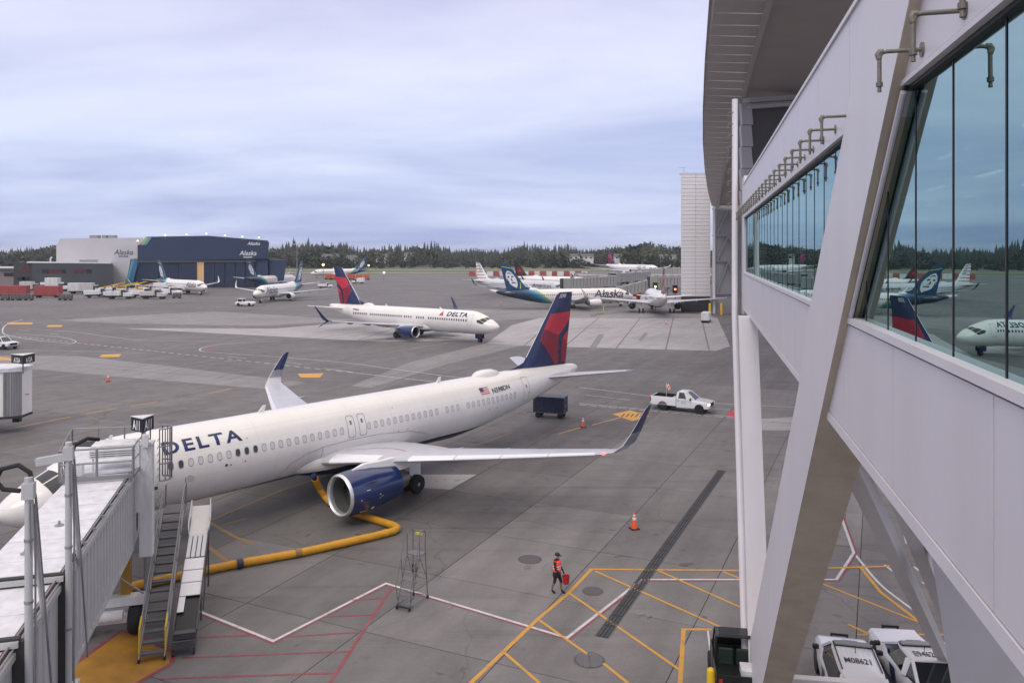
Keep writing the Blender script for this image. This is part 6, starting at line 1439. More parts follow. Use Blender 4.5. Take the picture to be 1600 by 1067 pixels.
# ---- the other gate head at the left edge
kl = gp(30, 690); k0 = at(0, 655, 70)
kb = empty('boarding_bridge', (at(22, 660, 66).x-.75, 66, 0), R(8)); tag(kb, 'white round-fronted boarding bridge cab cut by the left edge of the picture', 'boarding bridge')
zA, zB2 = H-(655-YH)/F*66, H-(578-YH)/F*66
mb = MB(); pts = [(-9, 0), (-.7, 0), (.2, .15), (1.05, .5), (1.15, 2.2), (-.2, 3.2), (-9, 3.2)]
mb.prism([(x_, y_, zA+.15) for x_, y_ in pts], (0, 0, zB2-zA-.3)); mb.build('shell', WHITE_P, kb)
mb = MB(); mb.prism([(x_*1.06, y_*1.08-.12, zB2-.2) for x_, y_ in pts], (0, 0, .3)); mb.build('roof', JR, kb)
mb = MB(); mb.prism([(x_*1.04, y_*1.06-.1, zA) for x_, y_ in pts], (0, 0, .2)); mb.build('floor_edge', JD, kb)
mb = MB()
for q in range(8): mb.bar((-.1+q*.16, .05+.06*q, zA+.2), (-.1+q*.16, .05+.06*q, zB2-.25), .14, .06, up=(0, 1, 0))
mb.build('roller_shutter', mat('shutter_grey', (.26, .26, .27), .45, metal=.4, streak=.2), kb)
mb = MB(); mb.box((-1.0, -.04, zA+1.35), (.75, .08, 2.1)); mb.build('door', WHITE_PAINT, kb)
mb = MB(); mb.box((-.95, -.09, zA+1.75), (.45, .04, .75)); mb.build('door_window', mat('door_glass_tan', (.12, .09, .06), .2), kb)
mb = MB(); mb.box((-1.0, -.09, zA+.7), (.5, .04, .7)); mb.build('kick_panel', mat('kick_cream', (.5, .46, .36), .5), kb)
rails(kb, [(-3.5, -.3, zA+.1), (-.6, -.3, zA+.1)], 1.0, r=.02, material=WHITE_DIRTY)
rails(kb, [(-3.5, .4, zB2+.1), (-1.1, .4, zB2+.1)], .9, r=.03, material=WHITE_PAINT)
mb = MB(); mb.box((.4, 1.2, zA-.25), (.5, .6, .4)); mb.box((1.35, .8, zA+1.9), (.3, .06, .06)); mb.build('floor_bracket', BLACK, kb)
mb = MB(); mb.lathe([(-.9, .2), (.9, .2)], (-4.5, 1.5, zA-.6), 'x', 12); mb.tube([(-5, 1.5, 0), (-5, 1.5, zA)], .3, 10); mb.build('leg', WHITE_DIRTY, kb)
sg_ = at(36, 567, 66.6); gate_sign('gate_sign', (sg_.x, sg_.y, sg_.z), R(31), 'A12A', 'three-sided black A12A gate sign on the bridge cab at the left edge', side=1.7, hgt=.72, post=.9)

# ------------------------------------------------------------------ person with bucket
def person(loc, rz):
    root = empty('person', loc, rz); tag(root, 'person in orange vest, black cap and dark shorts walking with a red bucket', 'person')
    V_ = []; E_ = []; Rr = []
    def v(x, y, z, r, par=None):
        V_.append((x, y, z)); Rr.append(r if isinstance(r, tuple) else (r, r))
        if par is not None: E_.append((par, len(V_)-1))
        return len(V_)-1
    # local x = facing
    pel = v(0, 0, .95, (.15, .17)); wst = v(.0, 0, 1.10, (.14, .16), pel); ch = v(.02, 0, 1.32, (.15, .20), wst); nk0 = v(.0, 0, 1.47, (.09, .11), ch); nk = v(.02, 0, 1.54, .058, nk0); hd = v(.035, 0, 1.63, (.092, .08), nk); tp = v(.03, 0, 1.735, (.082, .075), hd)
    for sg, fx, lift in ((1, .22, 0.0), (-1, -.20, 0.03)):
        hp__ = v(0, sg*.10, .88, .105, pel); kn = v(fx*.55+.05, sg*.105, .50, .072, hp__); cf = v(fx*.72-.01, sg*.105, .34, .062, kn); an = v(fx*.9, sg*.11, .10+lift, .044, cf); hl = v(fx*.9+.03, sg*.11, .055+lift, .052, an); to = v(fx*.9+.18, sg*.125, .04+lift*.3, .042, hl)
    for sg in (1, -1):
        sh = v(.0, sg*.19, 1.41, .075, nk0)
        if sg == 1: el_ = v(.02, sg*.27, 1.13, .052, sh); wr = v(.17, sg*.29, .93, .036, el_)
        else: el_ = v(.06, sg*.27, 1.14, .052, sh); wr = v(.28, sg*.26, .99, .036, el_)
        pm = v(wr and V_[wr][0]+.03, sg*.285, V_[wr][2]-.07, (.034, .028), wr)
        for q in range(4):
            b_ = V_[pm]; f1 = v(b_[0]+.012+.016*(q-1.5), b_[1]-sg*.01, b_[2]-.055-.006*(1.5-abs(q-1.5)), .0095, pm); v(b_[0]+.004+.016*(q-1.5), b_[1]-sg*.03, b_[2]-.088, .0085, f1)
        t1 = v(V_[pm][0]+.045, V_[pm][1]-sg*.01, V_[pm][2]-.01, .010, pm); v(V_[pm][0]+.055, V_[pm][1]-sg*.03, V_[pm][2]-.045, .009, t1)
    me = bpy.data.meshes.new('body'); me.from_pydata(V_, E_, [])
    o = inst(me, 'body', root)
    md = o.modifiers.new('skin', 'SKIN'); sd_ = o.modifiers.new('sub', 'SUBSURF'); sd_.levels = 1; sd_.render_levels = 1
    if not me.skin_vertices: bpy.context.view_layer.objects.active = o; bpy.ops.object.modifier_add(type='SKIN')
    for i, r_ in enumerate(Rr): me.skin_vertices[0].data[i].radius = r_
    me.skin_vertices[0].data[pel].use_root = True
    m = bpy.data.materials.new('clothed_body'); m.use_nodes = True; t = m.node_tree; b = t.nodes['Principled BSDF']; b.inputs['Roughness'].default_value = .8
    co = t.nodes.new('ShaderNodeTexCoord'); s_ = t.nodes.new('ShaderNodeSeparateXYZ'); t.links.new(co.outputs['Object'], s_.inputs[0])
    rp = t.nodes.new('ShaderNodeValToRGB'); rp.color_ramp.interpolation = 'CONSTANT'
    mr = t.nodes.new('ShaderNodeMapRange'); mr.inputs[2].default_value = 1.9; t.links.new(s_.outputs[2], mr.inputs[0]); t.links.new(mr.outputs[0], rp.inputs[0])
    bk = (.011, .010, .012, 1); sk = (.36, .22, .16, 1); el2 = rp.color_ramp.elements
    el2[0].position = 0; el2[0].color = bk; el2[1].position = .16/1.9; el2[1].color = (.20, .15, .12, 1)
    for p_, c_ in ((.47, (.02, .015, .014, 1)), (.80, (.014, .012, .014, 1)), (1.545, sk)):
        e2 = el2.new(p_/1.9); e2.color = c_
    t.links.new(rp.outputs[0], b.inputs['Base Color']); me.materials.append(m)
    # vest shell over the torso
    def ring(z, a_, b_, cx_=0.0, n=20): return [Vector((cx_+a_*math.cos(2*math.pi*q/n), b_*math.sin(2*math.pi*q/n), z)) for q in range(n)]
    mb = MB(); mb.loft([ring(.99, .185, .20), ring(1.1, .178, .195), ring(1.25, .185, .212, .01), ring(1.36, .185, .215, .015), ring(1.44, .15, .17, .005), ring(1.485, .11, .125)], cap=False); mb.build('vest', HIVIS, root, smooth=60)
    for z, a_, b_ in ((1.13, .184, .201), (1.24, .19, .216)):
        mb = MB(); mb.loft([ring(z-.022, a_, b_, .006), ring(z+.022, a_, b_, .006)], cap=False); mb.build('reflective_band', REFLECT, root, smooth=60)
    mb = MB(); mb.loft([ring(1.69, .115, .10, .03), ring(1.74, .115, .10, .025), ring(1.79, .085, .08, .02), ring(1.81, .02, .02, .02)]); mb.prism([(.10, -.07, 1.70), (.21, -.045, 1.685), (.235, 0, 1.68), (.21, .045, 1.685), (.10, .07, 1.70)], (0, 0, .014)); mb.build('cap', BLACK, root, smooth=50)
    mb = MB(); mb.loft([ring(.74, .19, .215, .01), ring(.86, .17, .205), ring(.985, .165, .185)], cap=False)
    mb.build('jacket_hem', mat('dark_cloth', (.012, .011, .013), .9), root, smooth=60)
    mb = MB(); mb.loft([[Vector((.118+.0*q, y_, z_)) for y_, z_ in ((-.012, 1.60), (.012, 1.60), (.008, 1.645), (-.008, 1.645))], [Vector((.148, y_, z_)) for y_, z_ in ((-.010, 1.598), (.010, 1.598), (.004, 1.61), (-.004, 1.61))]]); mb.build('nose', mat('skin', (.36, .22, .16), .6), root)
    for sg in (-1, 1):
        mb = MB(); mb.lathe([(-.006, .0), (-.004, .011), (.004, .011), (.006, 0)], (.118, sg*.033, 1.648), 'x', 8); mb.build('eye', BLACK, root)
        mb = MB(); mb.lathe([(-.01, .004), (-.005, .03), (.008, .03), (.012, .004)], (.03, sg*.088, 1.63), 'y', 8); mb.build('ear', MATS['skin'], root)
    mb = MB(); mb.box((.118, 0, 1.575), (.01, .045, .008)); mb.build('mouth', mat('lip', (.25, .10, .08), .6), root)
    return root
pl = gp(870, 926); person(pl, R(-28))
bk = empty('bucket', (pl.x+.33*math.cos(R(-28))+.10, pl.y+.33*math.sin(R(-28))-.10, .52)); tag(bk, 'red plastic bucket carried by the person in the vest', 'bucket')
RB = mat('bucket_red', (.46, .012, .018), .4)
mb = MB(); mb.lathe([(0, .0), (0, .125), (.34, .165), (.36, .175), (.36, .16), (.33, .152), (.02, .115), (.02, 0)], axis='z', n=24, cap=False); mb.build('pail', RB, bk, smooth=40)
mb = MB(); mb.tube([(.17*math.cos(t), 0, .34+.10*math.sin(t)) for t in (math.pi*q/10 for q in range(11))], .007, 6); mb.build('handle', GALV, bk)
# ------------------------------------------------------------------ cones and posts
def cone_mesh():
    mb = MB(); mb.box((0, 0, .02), (.38, .38, .04)); base = mb.mesh('base', RUBBER)
    mb = MB(); mb.lathe([(.04, .145), (.06, .14), (.72, .035), (.74, .02), (.74, 0)], axis='z', n=16); body = mb.mesh('cone_body', ORANGE, smooth=40)
    mb = MB(); mb.lathe([(.42, .090), (.54, .071)], axis='z', n=16, cap=False); b1 = mb.mesh('reflective_collar', REFLECT, smooth=40)
    mb = MB(); mb.lathe([(.59, .064), (.65, .054)], axis='z', n=16, cap=False); b2 = mb.mesh('reflective_collar', REFLECT, smooth=40)
    return base, body, b1, b2
CM = cone_mesh()
def cone(px, py, label, s=1.0):
    e_ = empty('traffic_cone', gp(px, py), random.uniform(0, 1)); e_.scale = (s, s, s); tag(e_, label, 'cone', 'orange traffic cones on the apron')
    inst(CM[0], 'base', e_); b = inst(CM[1], 'cone_body', e_)
    for q in CM[2:]:
        o = inst(q, 'reflective_collar', b); o.scale = (1.03, 1.03, 1)
cone(991, 826, 'orange traffic cone beside the long trench drain', 1.22); cone(911, 667, 'orange traffic cone between the baggage cart and the near wing tip', 1.2)
cone(169, 596, 'lone orange traffic cone on the asphalt right of the A12A sign', 1.2); cone(1041, 507, 'small orange cone on the pale slabs behind the rear-facing jet', 1.2)
cone(783, 476, 'small red cone under the tail of the parked portrait-tail jet', 1.3); cone(868, 473, 'cone beside the engine of the broadside portrait-tail jet', 1.2)
yp = empty('yellow_bollard', (gp(1111, 1094).x, gp(1111, 1094).y, 0)); tag(yp, 'yellow round-topped bollard beside the black utility cart', 'bollard')
BY = mat('bollard_yellow', (.72, .47, .015), .45, var=.08, vscale=5)
mb = MB(); mb.lathe([(0, .14), (1.0, .14), (1.06, .12), (1.1, .07), (1.115, 0)], axis='z', n=20); mb.build('tube', BY, yp, smooth=40)
mb = MB(); mb.lathe([(0, .2), (.02, .2), (.03, .15)], axis='z', n=20); mb.build('foot', GALV, yp)
for px, py, lb_ in ((1109, 492, 'yellow bollard at the foot of the white tower, left one'), (1127, 492, 'yellow bollard at the foot of the braced pier, right one')):
    o = copy_tree(yp); o.location = gp(px, py); o.scale = (2.0, 2.0, 2.6); o['label'] = lb_
pp = empty('marker_post', gp(943, 490)); tag(pp, 'thin yellow marker post with a tow bar lying on the apron', 'post')
mb = MB(); mb.tube([(0, 0, 0), (0, 0, 2.0)], .12, 8); mb.build('post', mat('post_lime', (.55, .5, .03), .5), pp)
mb = MB(); mb.tube([(0, 0, .15), (-4.2, -9.5, .15)], .07, 6); mb.build('tow_bar', LYD, pp)

# ------------------------------------------------------------------ wheels and vehicles.  local x forward
def wheel(parent, loc, r, wd, spokes=True, rim=RIM):
    mb = MB(); mb.lathe([(-wd/2, r*.6), (-wd/2, r*.88), (-wd*.35, r*.985), (wd*.35, r*.985), (wd/2, r*.88), (wd/2, r*.6)], axis='y', n=22); o = mb.build('tyre', RUBBER, parent, smooth=40); o.location = loc
    mb = MB()
    for sg in (-1, 1):
        mb.lathe([(sg*wd*.42, r*.62), (sg*wd*.38, r*.55), (sg*wd*.30, r*.5)], axis='y', n=18, cap=False); mb.lathe([(sg*wd*.40, r*.16), (sg*wd*.44, .0)], axis='y', n=12, cap=False)
        for q in range(6): t = q*math.pi/3; mb.bar((0, sg*wd*.36, 0), (r*.58*math.cos(t), sg*wd*.36, r*.58*math.sin(t)), r*.15, r*.10, up=(0, 1, 0))
    mb.build('rim', rim, o, smooth=30); return o
def rr_ring(x, hw, z0, z1, c=.08, tuck=.0, tum=0.0):
    """rounded body section; tum = tumblehome at top"""
    t = hw-tum
    return [Vector((x, y, z)) for y, z in ((-hw+tuck+c, z0), (hw-tuck-c, z0), (hw-tuck, z0+c), (hw, z0+(z1-z0)*.45), (hw-.01, z0+(z1-z0)*.7), (t, z1-c), (t-c, z1), (-t+c, z1), (-t, z1-c), (-hw+.01, z0+(z1-z0)*.7), (-hw, z0+(z1-z0)*.45), (-hw+tuck, z0+c))]
CARW = mat('car_white', (.70, .70, .72), .22, coat=.5); LAMPW = mat('lamp_lens', (.75, .72, .62), .1); LAMPR = mat('tail_lens', (.45, .02, .02), .2); LAMPON = emis('headlamp_glow', (1, .86, .6), 5)
def pickup(loc, d, label, flag=True, text='CC'):
    e_ = empty('pickup_truck', loc, math.atan2(d[1], d[0])); tag(e_, label, 'pickup truck')
    mb = MB(); mb.loft([rr_ring(2.72, .88, .62, .98, .06), rr_ring(2.64, .96, .50, 1.08, .07), rr_ring(2.2, .99, .46, 1.16, .07, 0, .05), rr_ring(1.15, 1.0, .44, 1.24, .07, 0, .05), rr_ring(.6, 1.0, .42, 1.28, .05, 0, .03), rr_ring(-.42, 1.0, .42, 1.30, .05, 0, .03)]); body = mb.build('body', CARW, e_, smooth=35)
    # bed with open top
    bd = empty('bed', (0, 0, 0), 0, e_)
    mb = MB()
    for sg in (-1, 1): mb.loft([[Vector((x, sg*y, z)) for y, z in ((1.0, .55), (1.0, 1.28), (.97, 1.34), (.86, 1.34), (.86, .78), (.9, .55))] for x in (-.47, -2.95)])
    mb.build('bed_side', CARW, bd, smooth=30)
    mb = MB(); mb.box((-2.98, 0, .98), (.08, 1.94, .72)); mb.build('tailgate', CARW, bd, bevel=.015)
    mb = MB(); mb.box((-1.7, 0, .74), (2.5, 1.74, .05)); mb.box((-.5, 0, 1.0), (.06, 1.74, .6)); mb.box((-1.7, .85, 1.06), (2.44, .03, .60)); mb.box((-1.7, -.85, 1.06), (2.44, .03, .60)); mb.box((-2.92, 0, 1.0), (.04, 1.7, .62)); mb.build('bed_liner', mat('bed_liner', (.012, .012, .012), .8), bd)
    mb = MB(); mb.prism([(-.50, -.97, 1.34), (-.85, -.97, 1.34), (-.50, -.97, 1.56)], (0, 1.94, 0)); mb.build('headache_rack', CARW, bd)
    # cabin
    base = [(1.28, .80), (.55, .93), (-.40, .93), (-.40, -.93), (.55, -.93), (1.28, -.80)]; top = [(.52, .62), (.25, .70), (-.32, .70), (-.32, -.70), (.25, -.70), (.52, -.62)]
    mb = MB(); mb.loft([[Vector((x, y, 1.25)) for x, y in base], [Vector((x, y, 1.86)) for x, y in top]]); cb = mb.build('cabin_glass', GLASSD, e_)
    mb = MB(); mb.loft([[Vector((x*1.02, y*1.03, 1.84)) for x, y in top], [Vector((x*.98, y*1.0, 1.92)) for x, y in top], [Vector((x*.8, y*.8, 1.945)) for x, y in top]]); mb.build('roof', CARW, e_, smooth=50)
    mb = MB()
    for i in (0, 2, 3, 5): mb.bar(Vector((*base[i], 1.24)), Vector((*top[i], 1.88)), .09, .09)
    for sg in (-1, 1): mb.bar((-.36, sg*.93, 1.28), (-.30, sg*.70, 1.86), .22, .07)
    mb.build('pillar', CARW, e_)
    for sg in (-1, 1):
        mb = MB(); mb.box((.30, sg*1.004, .92), (1.36, .012, .72)); o = mb.build('door', CARW, e_, bevel=.005); m2 = MB(); m2.box((-.22, sg*1.02, 1.10), (.16, .03, .045)); m2.build('handle', BLACK, o)
        mb = MB(); mb.box((.98, sg*1.10, 1.32), (.14, .24, .20)); mb.build('mirror', BLACK, e_, bevel=.03)
        mb = MB(); mb.box((2.66, sg*.80, .92), (.16, .34, .20)); mb.build('headlight', LAMPON if flag and sg < 0 else LAMPW, e_, bevel=.02)
        mb = MB(); mb.box((-2.98, sg*.93, 1.05), (.14, .14, .42)); mb.build('tail_light', LAMPR, e_, bevel=.015)
        for x in (1.80, -1.78):
            m2 = MB(); m2.lathe([(0, .46), (.03, .46)], (x, sg*.985-.015, .46), 'y', 22); m2.build('wheel_arch', BLACK, e_); wheel(e_, (x, sg*.86, .40), .40, .27, rim=mat('alloy', (.45, .45, .46), .35, metal=.6))
    mb = MB(); mb.box((2.72, 0, .86), (.05, 1.2, .34)); mb.build('grille', BLACK, e_, bevel=.01)
    mb = MB(); mb.box((2.74, 0, .55), (.14, 1.9, .2)); mb.box((-3.08, 0, .58), (.16, 1.85, .18)); mb.build('bumper', GALV, e_, bevel=.03)
    mb = MB(); mb.box((0, 0, .42), (4.9, 1.3, .2)); mb.build('chassis', BLACK, e_)
    if text: flat_text(text, .34, 'door_lettering', GREYTXT, e_, frame((.32, -1.013, .86), (1, 0, 0), (0, 0, 1)))
    if flag:
        fg = empty('flag', (-2.0, .75, 0), 0, e_); mb = MB(); mb.tube([(0, 0, .8), (0, 0, 2.45)], .018, 6); mb.build('flag_pole', WHITE_PAINT, fg)
        FO = mat('flag_orange', (.85, .13, .02), .7); n = 6
        for r_ in range(3):
            for c in range(3):
                mb = MB(); x0, x1, z0, z1 = c*.14, c*.14+.14, 1.85+r_*.19-c*.09, 2.04+r_*.19-c*.09
                mb.prism([(x0, .05*math.sin(x0*9), z0), (x1, .05*math.sin(x1*9), z0-.08), (x1, .05*math.sin(x1*9), z1-.08), (x0, .05*math.sin(x0*9), z1)], (0, .008, 0)); mb.build('flag_check', FO if (r_+c) % 2 == 0 else WHITE_PAINT, fg)
    return e_
a_, b_ = gp(1035, 641), gp(1093, 647); m_ = (a_+b_)/2; d_ = (b_-a_).normalized(); rt = Vector((d_.y, -d_.x, 0)); pc = m_-rt*.93
pickup((pc.x, pc.y, 0), (d_.x, d_.y), 'white pickup truck flying an orange checked flag on the service road')
pc = gp(-4, 546); pickup((pc.x, pc.y+1, 0), (.93, -.36), 'white pickup truck cut by the left edge near the curved road line', flag=False, text=None)

def patrol(loc, d, label, num, suv=True):
    e_ = empty('patrol_car', loc, math.atan2(d[1], d[0])); tag(e_, label, 'patrol car')
    zr_ = 1.74 if suv else 1.46; zb_ = 1.10 if suv else .98; Lf, Lr = 2.45, -2.5
    mb = MB(); mb.loft([rr_ring(Lf, .72, .45, .78, .06), rr_ring(Lf-.08, .86, .34, .92, .08), rr_ring(Lf-.4, .96, .30, 1.02 if suv else .90, .09, .04, .08), rr_ring(1.0, .99, .28, zb_+.03, .09, .04, .08), rr_ring(.2, 1.0, .28, zb_+.02, .07, .04, .06), rr_ring(-1.6, 1.0, .30, zb_+.03, .07, .04, .07), rr_ring(Lr+.15, .95, .36, zb_ if suv else zb_+.05, .08, .04, .08), rr_ring(Lr, .86, .50, zb_-.15, .08)]); mb.build('body', CARW, e_, smooth=35)
    if suv: base = [(1.15, .78), (.3, .92), (-1.7, .92), (-2.38, .84)]; top = [(.22, .60), (-.1, .66), (-1.55, .66), (-1.95, .62)]
    else: base = [(1.10, .78), (.3, .90), (-1.2, .90), (-2.05, .78)]; top = [(.22, .58), (-.1, .62), (-.8, .62), (-1.05, .58)]
    full = lambda a: [(x, y) for x, y in a]+[(x, -y) for x, y in a[::-1]]
    B_, T_ = full(base), full(top)
    mb = MB(); mb.loft([[Vector((x, y, zb_)) for x, y in B_], [Vector((x, y, zr_-.05)) for x, y in T_]]); mb.build('cabin_glass', GLASSD, e_)
    mb = MB(); mb.loft([[Vector((x+.01*(1 if x > 0 else -1), y*1.05, zr_-.07)) for x, y in T_], [Vector((x, y*1.01, zr_-.015)) for x, y in T_], [Vector((x*.93-.03, y*.9, zr_)) for x, y in T_]]); mb.build('roof', CARW, e_, smooth=50)
    mb = MB()
    for i in (0, 3): 
        for sg in (-1, 1): mb.bar((base[i][0], sg*base[i][1], zb_), (top[i][0], sg*top[i][1]*1.02, zr_-.04), .11, .08)
    for sg in (-1, 1):
        if not suv: mb.bar((-1.15, sg*.915, zb_), (-.86, sg*.64, zr_-.05), .2, .06)
    mb.build('pillar', CARW if not suv else CARW, e_)
    ws = -1.0
    if suv: mb = MB(); mb.loft([[Vector((-2.40, y, z)) for y, z in ((-.62, 1.12), (.62, 1.12), (.55, 1.16), (-.55, 1.16))], [Vector((-2.02, y, z)) for y, z in ((-.62, 1.63), (.62, 1.63), (.58, 1.68), (-.58, 1.68))]]); mb.build('rear_window', GLASSD, e_); mb = MB(); mb.box((-2.06, 0, 1.70), (.30, 1.22, .05)); mb.build('spoiler', CARW, e_, bevel=.015)
    if suv:
        for sg in (-1, 1):
            mb = MB(); mb.tube([(.15, sg*.60, zr_+.03), (-1.7, sg*.60, zr_+.03)], .022, 6); mb.build('roof_rail', BLACK, e_)
        mb = MB()
        for q in range(6): mb.box((-.38, -.42+q*.168, zr_+.003), (.62, .02, .012))
        mb.build('roof_rib', CARW, e_)
    mb = MB(); mb.box((.02, 0, zr_+.06), (.26, 1.16, .07)); lb_ = mb.build('light_bar', mat('light_bar_grey', (.22, .22, .23), .3), e_, bevel=.02)
    mb = MB(); mb.box((.02, 0, zr_+.03), (.30, 1.20, .025)); mb.build('bar_mount', BLACK, lb_)
    mb = MB(); mb.box((.26, .05, zr_+.02), (.10, .5, .05)); mb.build('warning_lamp', GALV, e_)
    mb = MB(); mb.tube([(-.5, 0, zr_), (-.52, 0, zr_+.22)], .012, 6); mb.build('antenna', BLACK, e_)
    flat_text(num, .27, 'roof_number', GREYTXT, e_, frame((-1.2 if suv else -.78, 0, zr_+.014), (0, -1, 0), (1, 0, 0)) @ Matrix.Diagonal((1, 1.75, 1, 1)), bold=.006)
    for sg in (-1, 1):
        mb = MB(); mb.box((.95, sg*1.05, zb_+.06), (.14, .22, .16)); mb.build('mirror', BLACK, e_, bevel=.03)
        mb = MB(); mb.prism([(-.75, sg*1.006, .40), (-.25, sg*1.006, .40), (-.05, sg*1.0, zb_-.08), (-.55, sg*1.0, zb_-.08)], (0, sg*.006, 0)); mb.build('blue_stripe', mat('patrol_blue', (.03, .05, .11), .3), e_)
        mb = MB(); mb.box((Lf-.12, sg*.72, .74), (.18, .3, .14)); mb.build('headlight', LAMPW, e_, bevel=.02)
        mb = MB(); mb.box((Lr+.06, sg*.80, .90), (.14, .24, .16)); mb.build('tail_light', LAMPR, e_, bevel=.02)
        for x in (1.50, -1.48):
            m2 = MB(); m2.lathe([(0, .42), (.03, .42)], (x, sg*.985-.015, .40), 'y', 22); m2.build('wheel_arch', BLACK, e_); wheel(e_, (x, sg*.87, .37), .37, .25, rim=RIM)
    mb = MB(); mb.box((Lf+.16, 0, .62), (.05, .62, .08)); mb.box((Lf+.16, 0, .9), (.05, .62, .08)); mb.box((Lf+.16, -.28, .72), (.06, .06, .44)); mb.box((Lf+.16, .28, .72), (.06, .06, .44)); mb.box((Lf+.06, 0, .6), (.2, .3, .06)); mb.build('push_bar', BLACK, e_)
    return e_
fd = norm(.238, 1.0)
patrol((11.6, 27.0, 0), fd, 'white patrol SUV with roof number M08621 parked under the walkway', 'M08621', True)
patrol((14.15, 27.6, 0), norm(.10, 1), 'white patrol sedan with roof number E94628 parked nearest the brace foot', 'E94628', False)
# ---- black utility cart
ut = empty('utility_cart', (7.75, 27.7, 0), math.atan2(1, .16)); tag(ut, 'black open-bed utility cart half hidden by the white struts', 'utility cart')
BKC = mat('cart_black', (.012, .014, .014), .35)
mb = MB(); mb.loft([rr_ring(1.55, .60, .45, .75, .06), rr_ring(1.3, .70, .40, 1.0, .07), rr_ring(.55, .74, .38, 1.12, .06), rr_ring(-.3, .74, .38, .8, .05)]); mb.build('body', BKC, ut, smooth=35)
mb = MB(); mb.box((-.95, 0, .88), (1.25, 1.46, .05)); mb.build('cargo_bed', BKC, ut)
for sg in (-1, 1):
    mb = MB(); mb.box((-.95, sg*.72, 1.02), (1.25, .04, .30)); mb.build('bed_side', BKC, ut, bevel=.01)
    mb = MB(); mb.tube([(.62, sg*.66, 1.1), (.30, sg*.62, 1.86), (-.32, sg*.62, 1.86), (-.35, sg*.66, .8)], .035, 8); mb.build('roll_bar', BLACK, ut, smooth=40)
    mb = MB(); mb.box((.10, sg*.73, 1.0), (.7, .03, .7)); mb.build('door', BKC, ut, bevel=.02)
    mb = MB(); mb.box((-1.6, sg*.60, .98), (.05, .12, .12)); mb.build('tail_light', LAMPR, ut)
    for x in (1.0, -.95): wheel(ut, (x, sg*.66, .33), .33, .26)
mb = MB(); mb.box((-1.58, 0, 1.02), (.04, 1.40, .28)); mb.build('tailgate', BKC, ut)
mb = MB(); mb.loft([[Vector((x, y, 1.86)) for x, y in ((.36, .64), (-.42, .64), (-.42, -.64), (.36, -.64))], [Vector((x, y, 1.93)) for x, y in ((.25, .54), (-.32, .54), (-.32, -.54), (.25, -.54))]]); mb.build('roof', BKC, ut, bevel=.02)
mb = MB(); mb.prism([(.60, -.6, 1.12), (.60, .6, 1.12), (.33, .58, 1.82), (.33, -.58, 1.82)], (.015, 0, 0)); mb.build('windscreen', GLASSD, ut)
mb = MB(); mb.box((-.12, .3, .95), (.5, .5, .12)); mb.box((-.32, .3, 1.22), (.1, .5, .5)); mb.box((-.12, -.3, .95), (.5, .5, .12)); mb.box((-.32, -.3, 1.22), (.1, .5, .5)); mb.build('seat', mat('seat_green', (.010, .022, .016), .6), ut, bevel=.03)
mb = MB(); mb.box((-1.1, -.35, 1.12), (.6, .5, .28)); mb.build('white_crate', WHITE_DIRTY, ut, bevel=.01)

# ---- baggage cart under the tail
cc = gp(861, 655); bc = empty('baggage_cart', (cc.x, cc.y+1.0, 0), R(-18)); tag(bc, 'navy curtain-sided baggage cart under the near tail', 'baggage cart')
mb = MB(); mb.box((0, 0, .55), (2.9, 1.5, .12)); mb.box((0, 0, .42), (2.7, .2, .14)); mb.build('chassis', DKSTEEL, bc)
CUR = mat('cart_navy_curtain', (.018, .022, .055), .55, streak=.25, vscale=4)
for y_ in (-.74, .74):
    for q in range(3): mb = MB(); mb.box((-.93+q*.93, y_, 1.26), (.90, .03, 1.22)); mb.build('curtain', CUR, bc)
for x_ in (-1.43, 1.43): mb = MB(); mb.box((x_, 0, 1.26), (.04, 1.46, 1.30)); mb.build('end_panel', CUR, bc)
mb = MB(); mb.box((0, 0, 1.94), (2.98, 1.58, .07)); mb.build('roof', mat('cart_roof', (.05, .055, .11), .5), bc, bevel=.02)
mb = MB()
for x_ in (-1.42, 1.42):
    for y_ in (-.74, .74): mb.bar((x_, y_, .55), (x_, y_, 1.92), .06, .06)
mb.build('corner_post', mat('cart_frame', (.03, .03, .06), .5), bc)
flat_text('DELTA', .22, 'lettering', mat('cart_lettering', (.35, .35, .4), .5), bc, frame((1.455, 0, 1.6), (0, 1, 0), (0, 0, 1)))
mb = MB(); mb.add([(1.456, -.2, 1.0), (1.456, .2, 1.0), (1.456, 0, 1.38)], [(0, 1, 2)]); mb.build('red_emblem', RED1, bc)
for x_ in (-1.05, 1.05):
    for y_ in (-.55, .55): wheel(bc, (x_, y_, .26), .26, .16, rim=BLACK)
mb = MB(); mb.tube([(-1.45, 0, .4), (-2.3, 0, .3)], .04, 6); mb.build('tow_bar', DKSTEEL, bc)

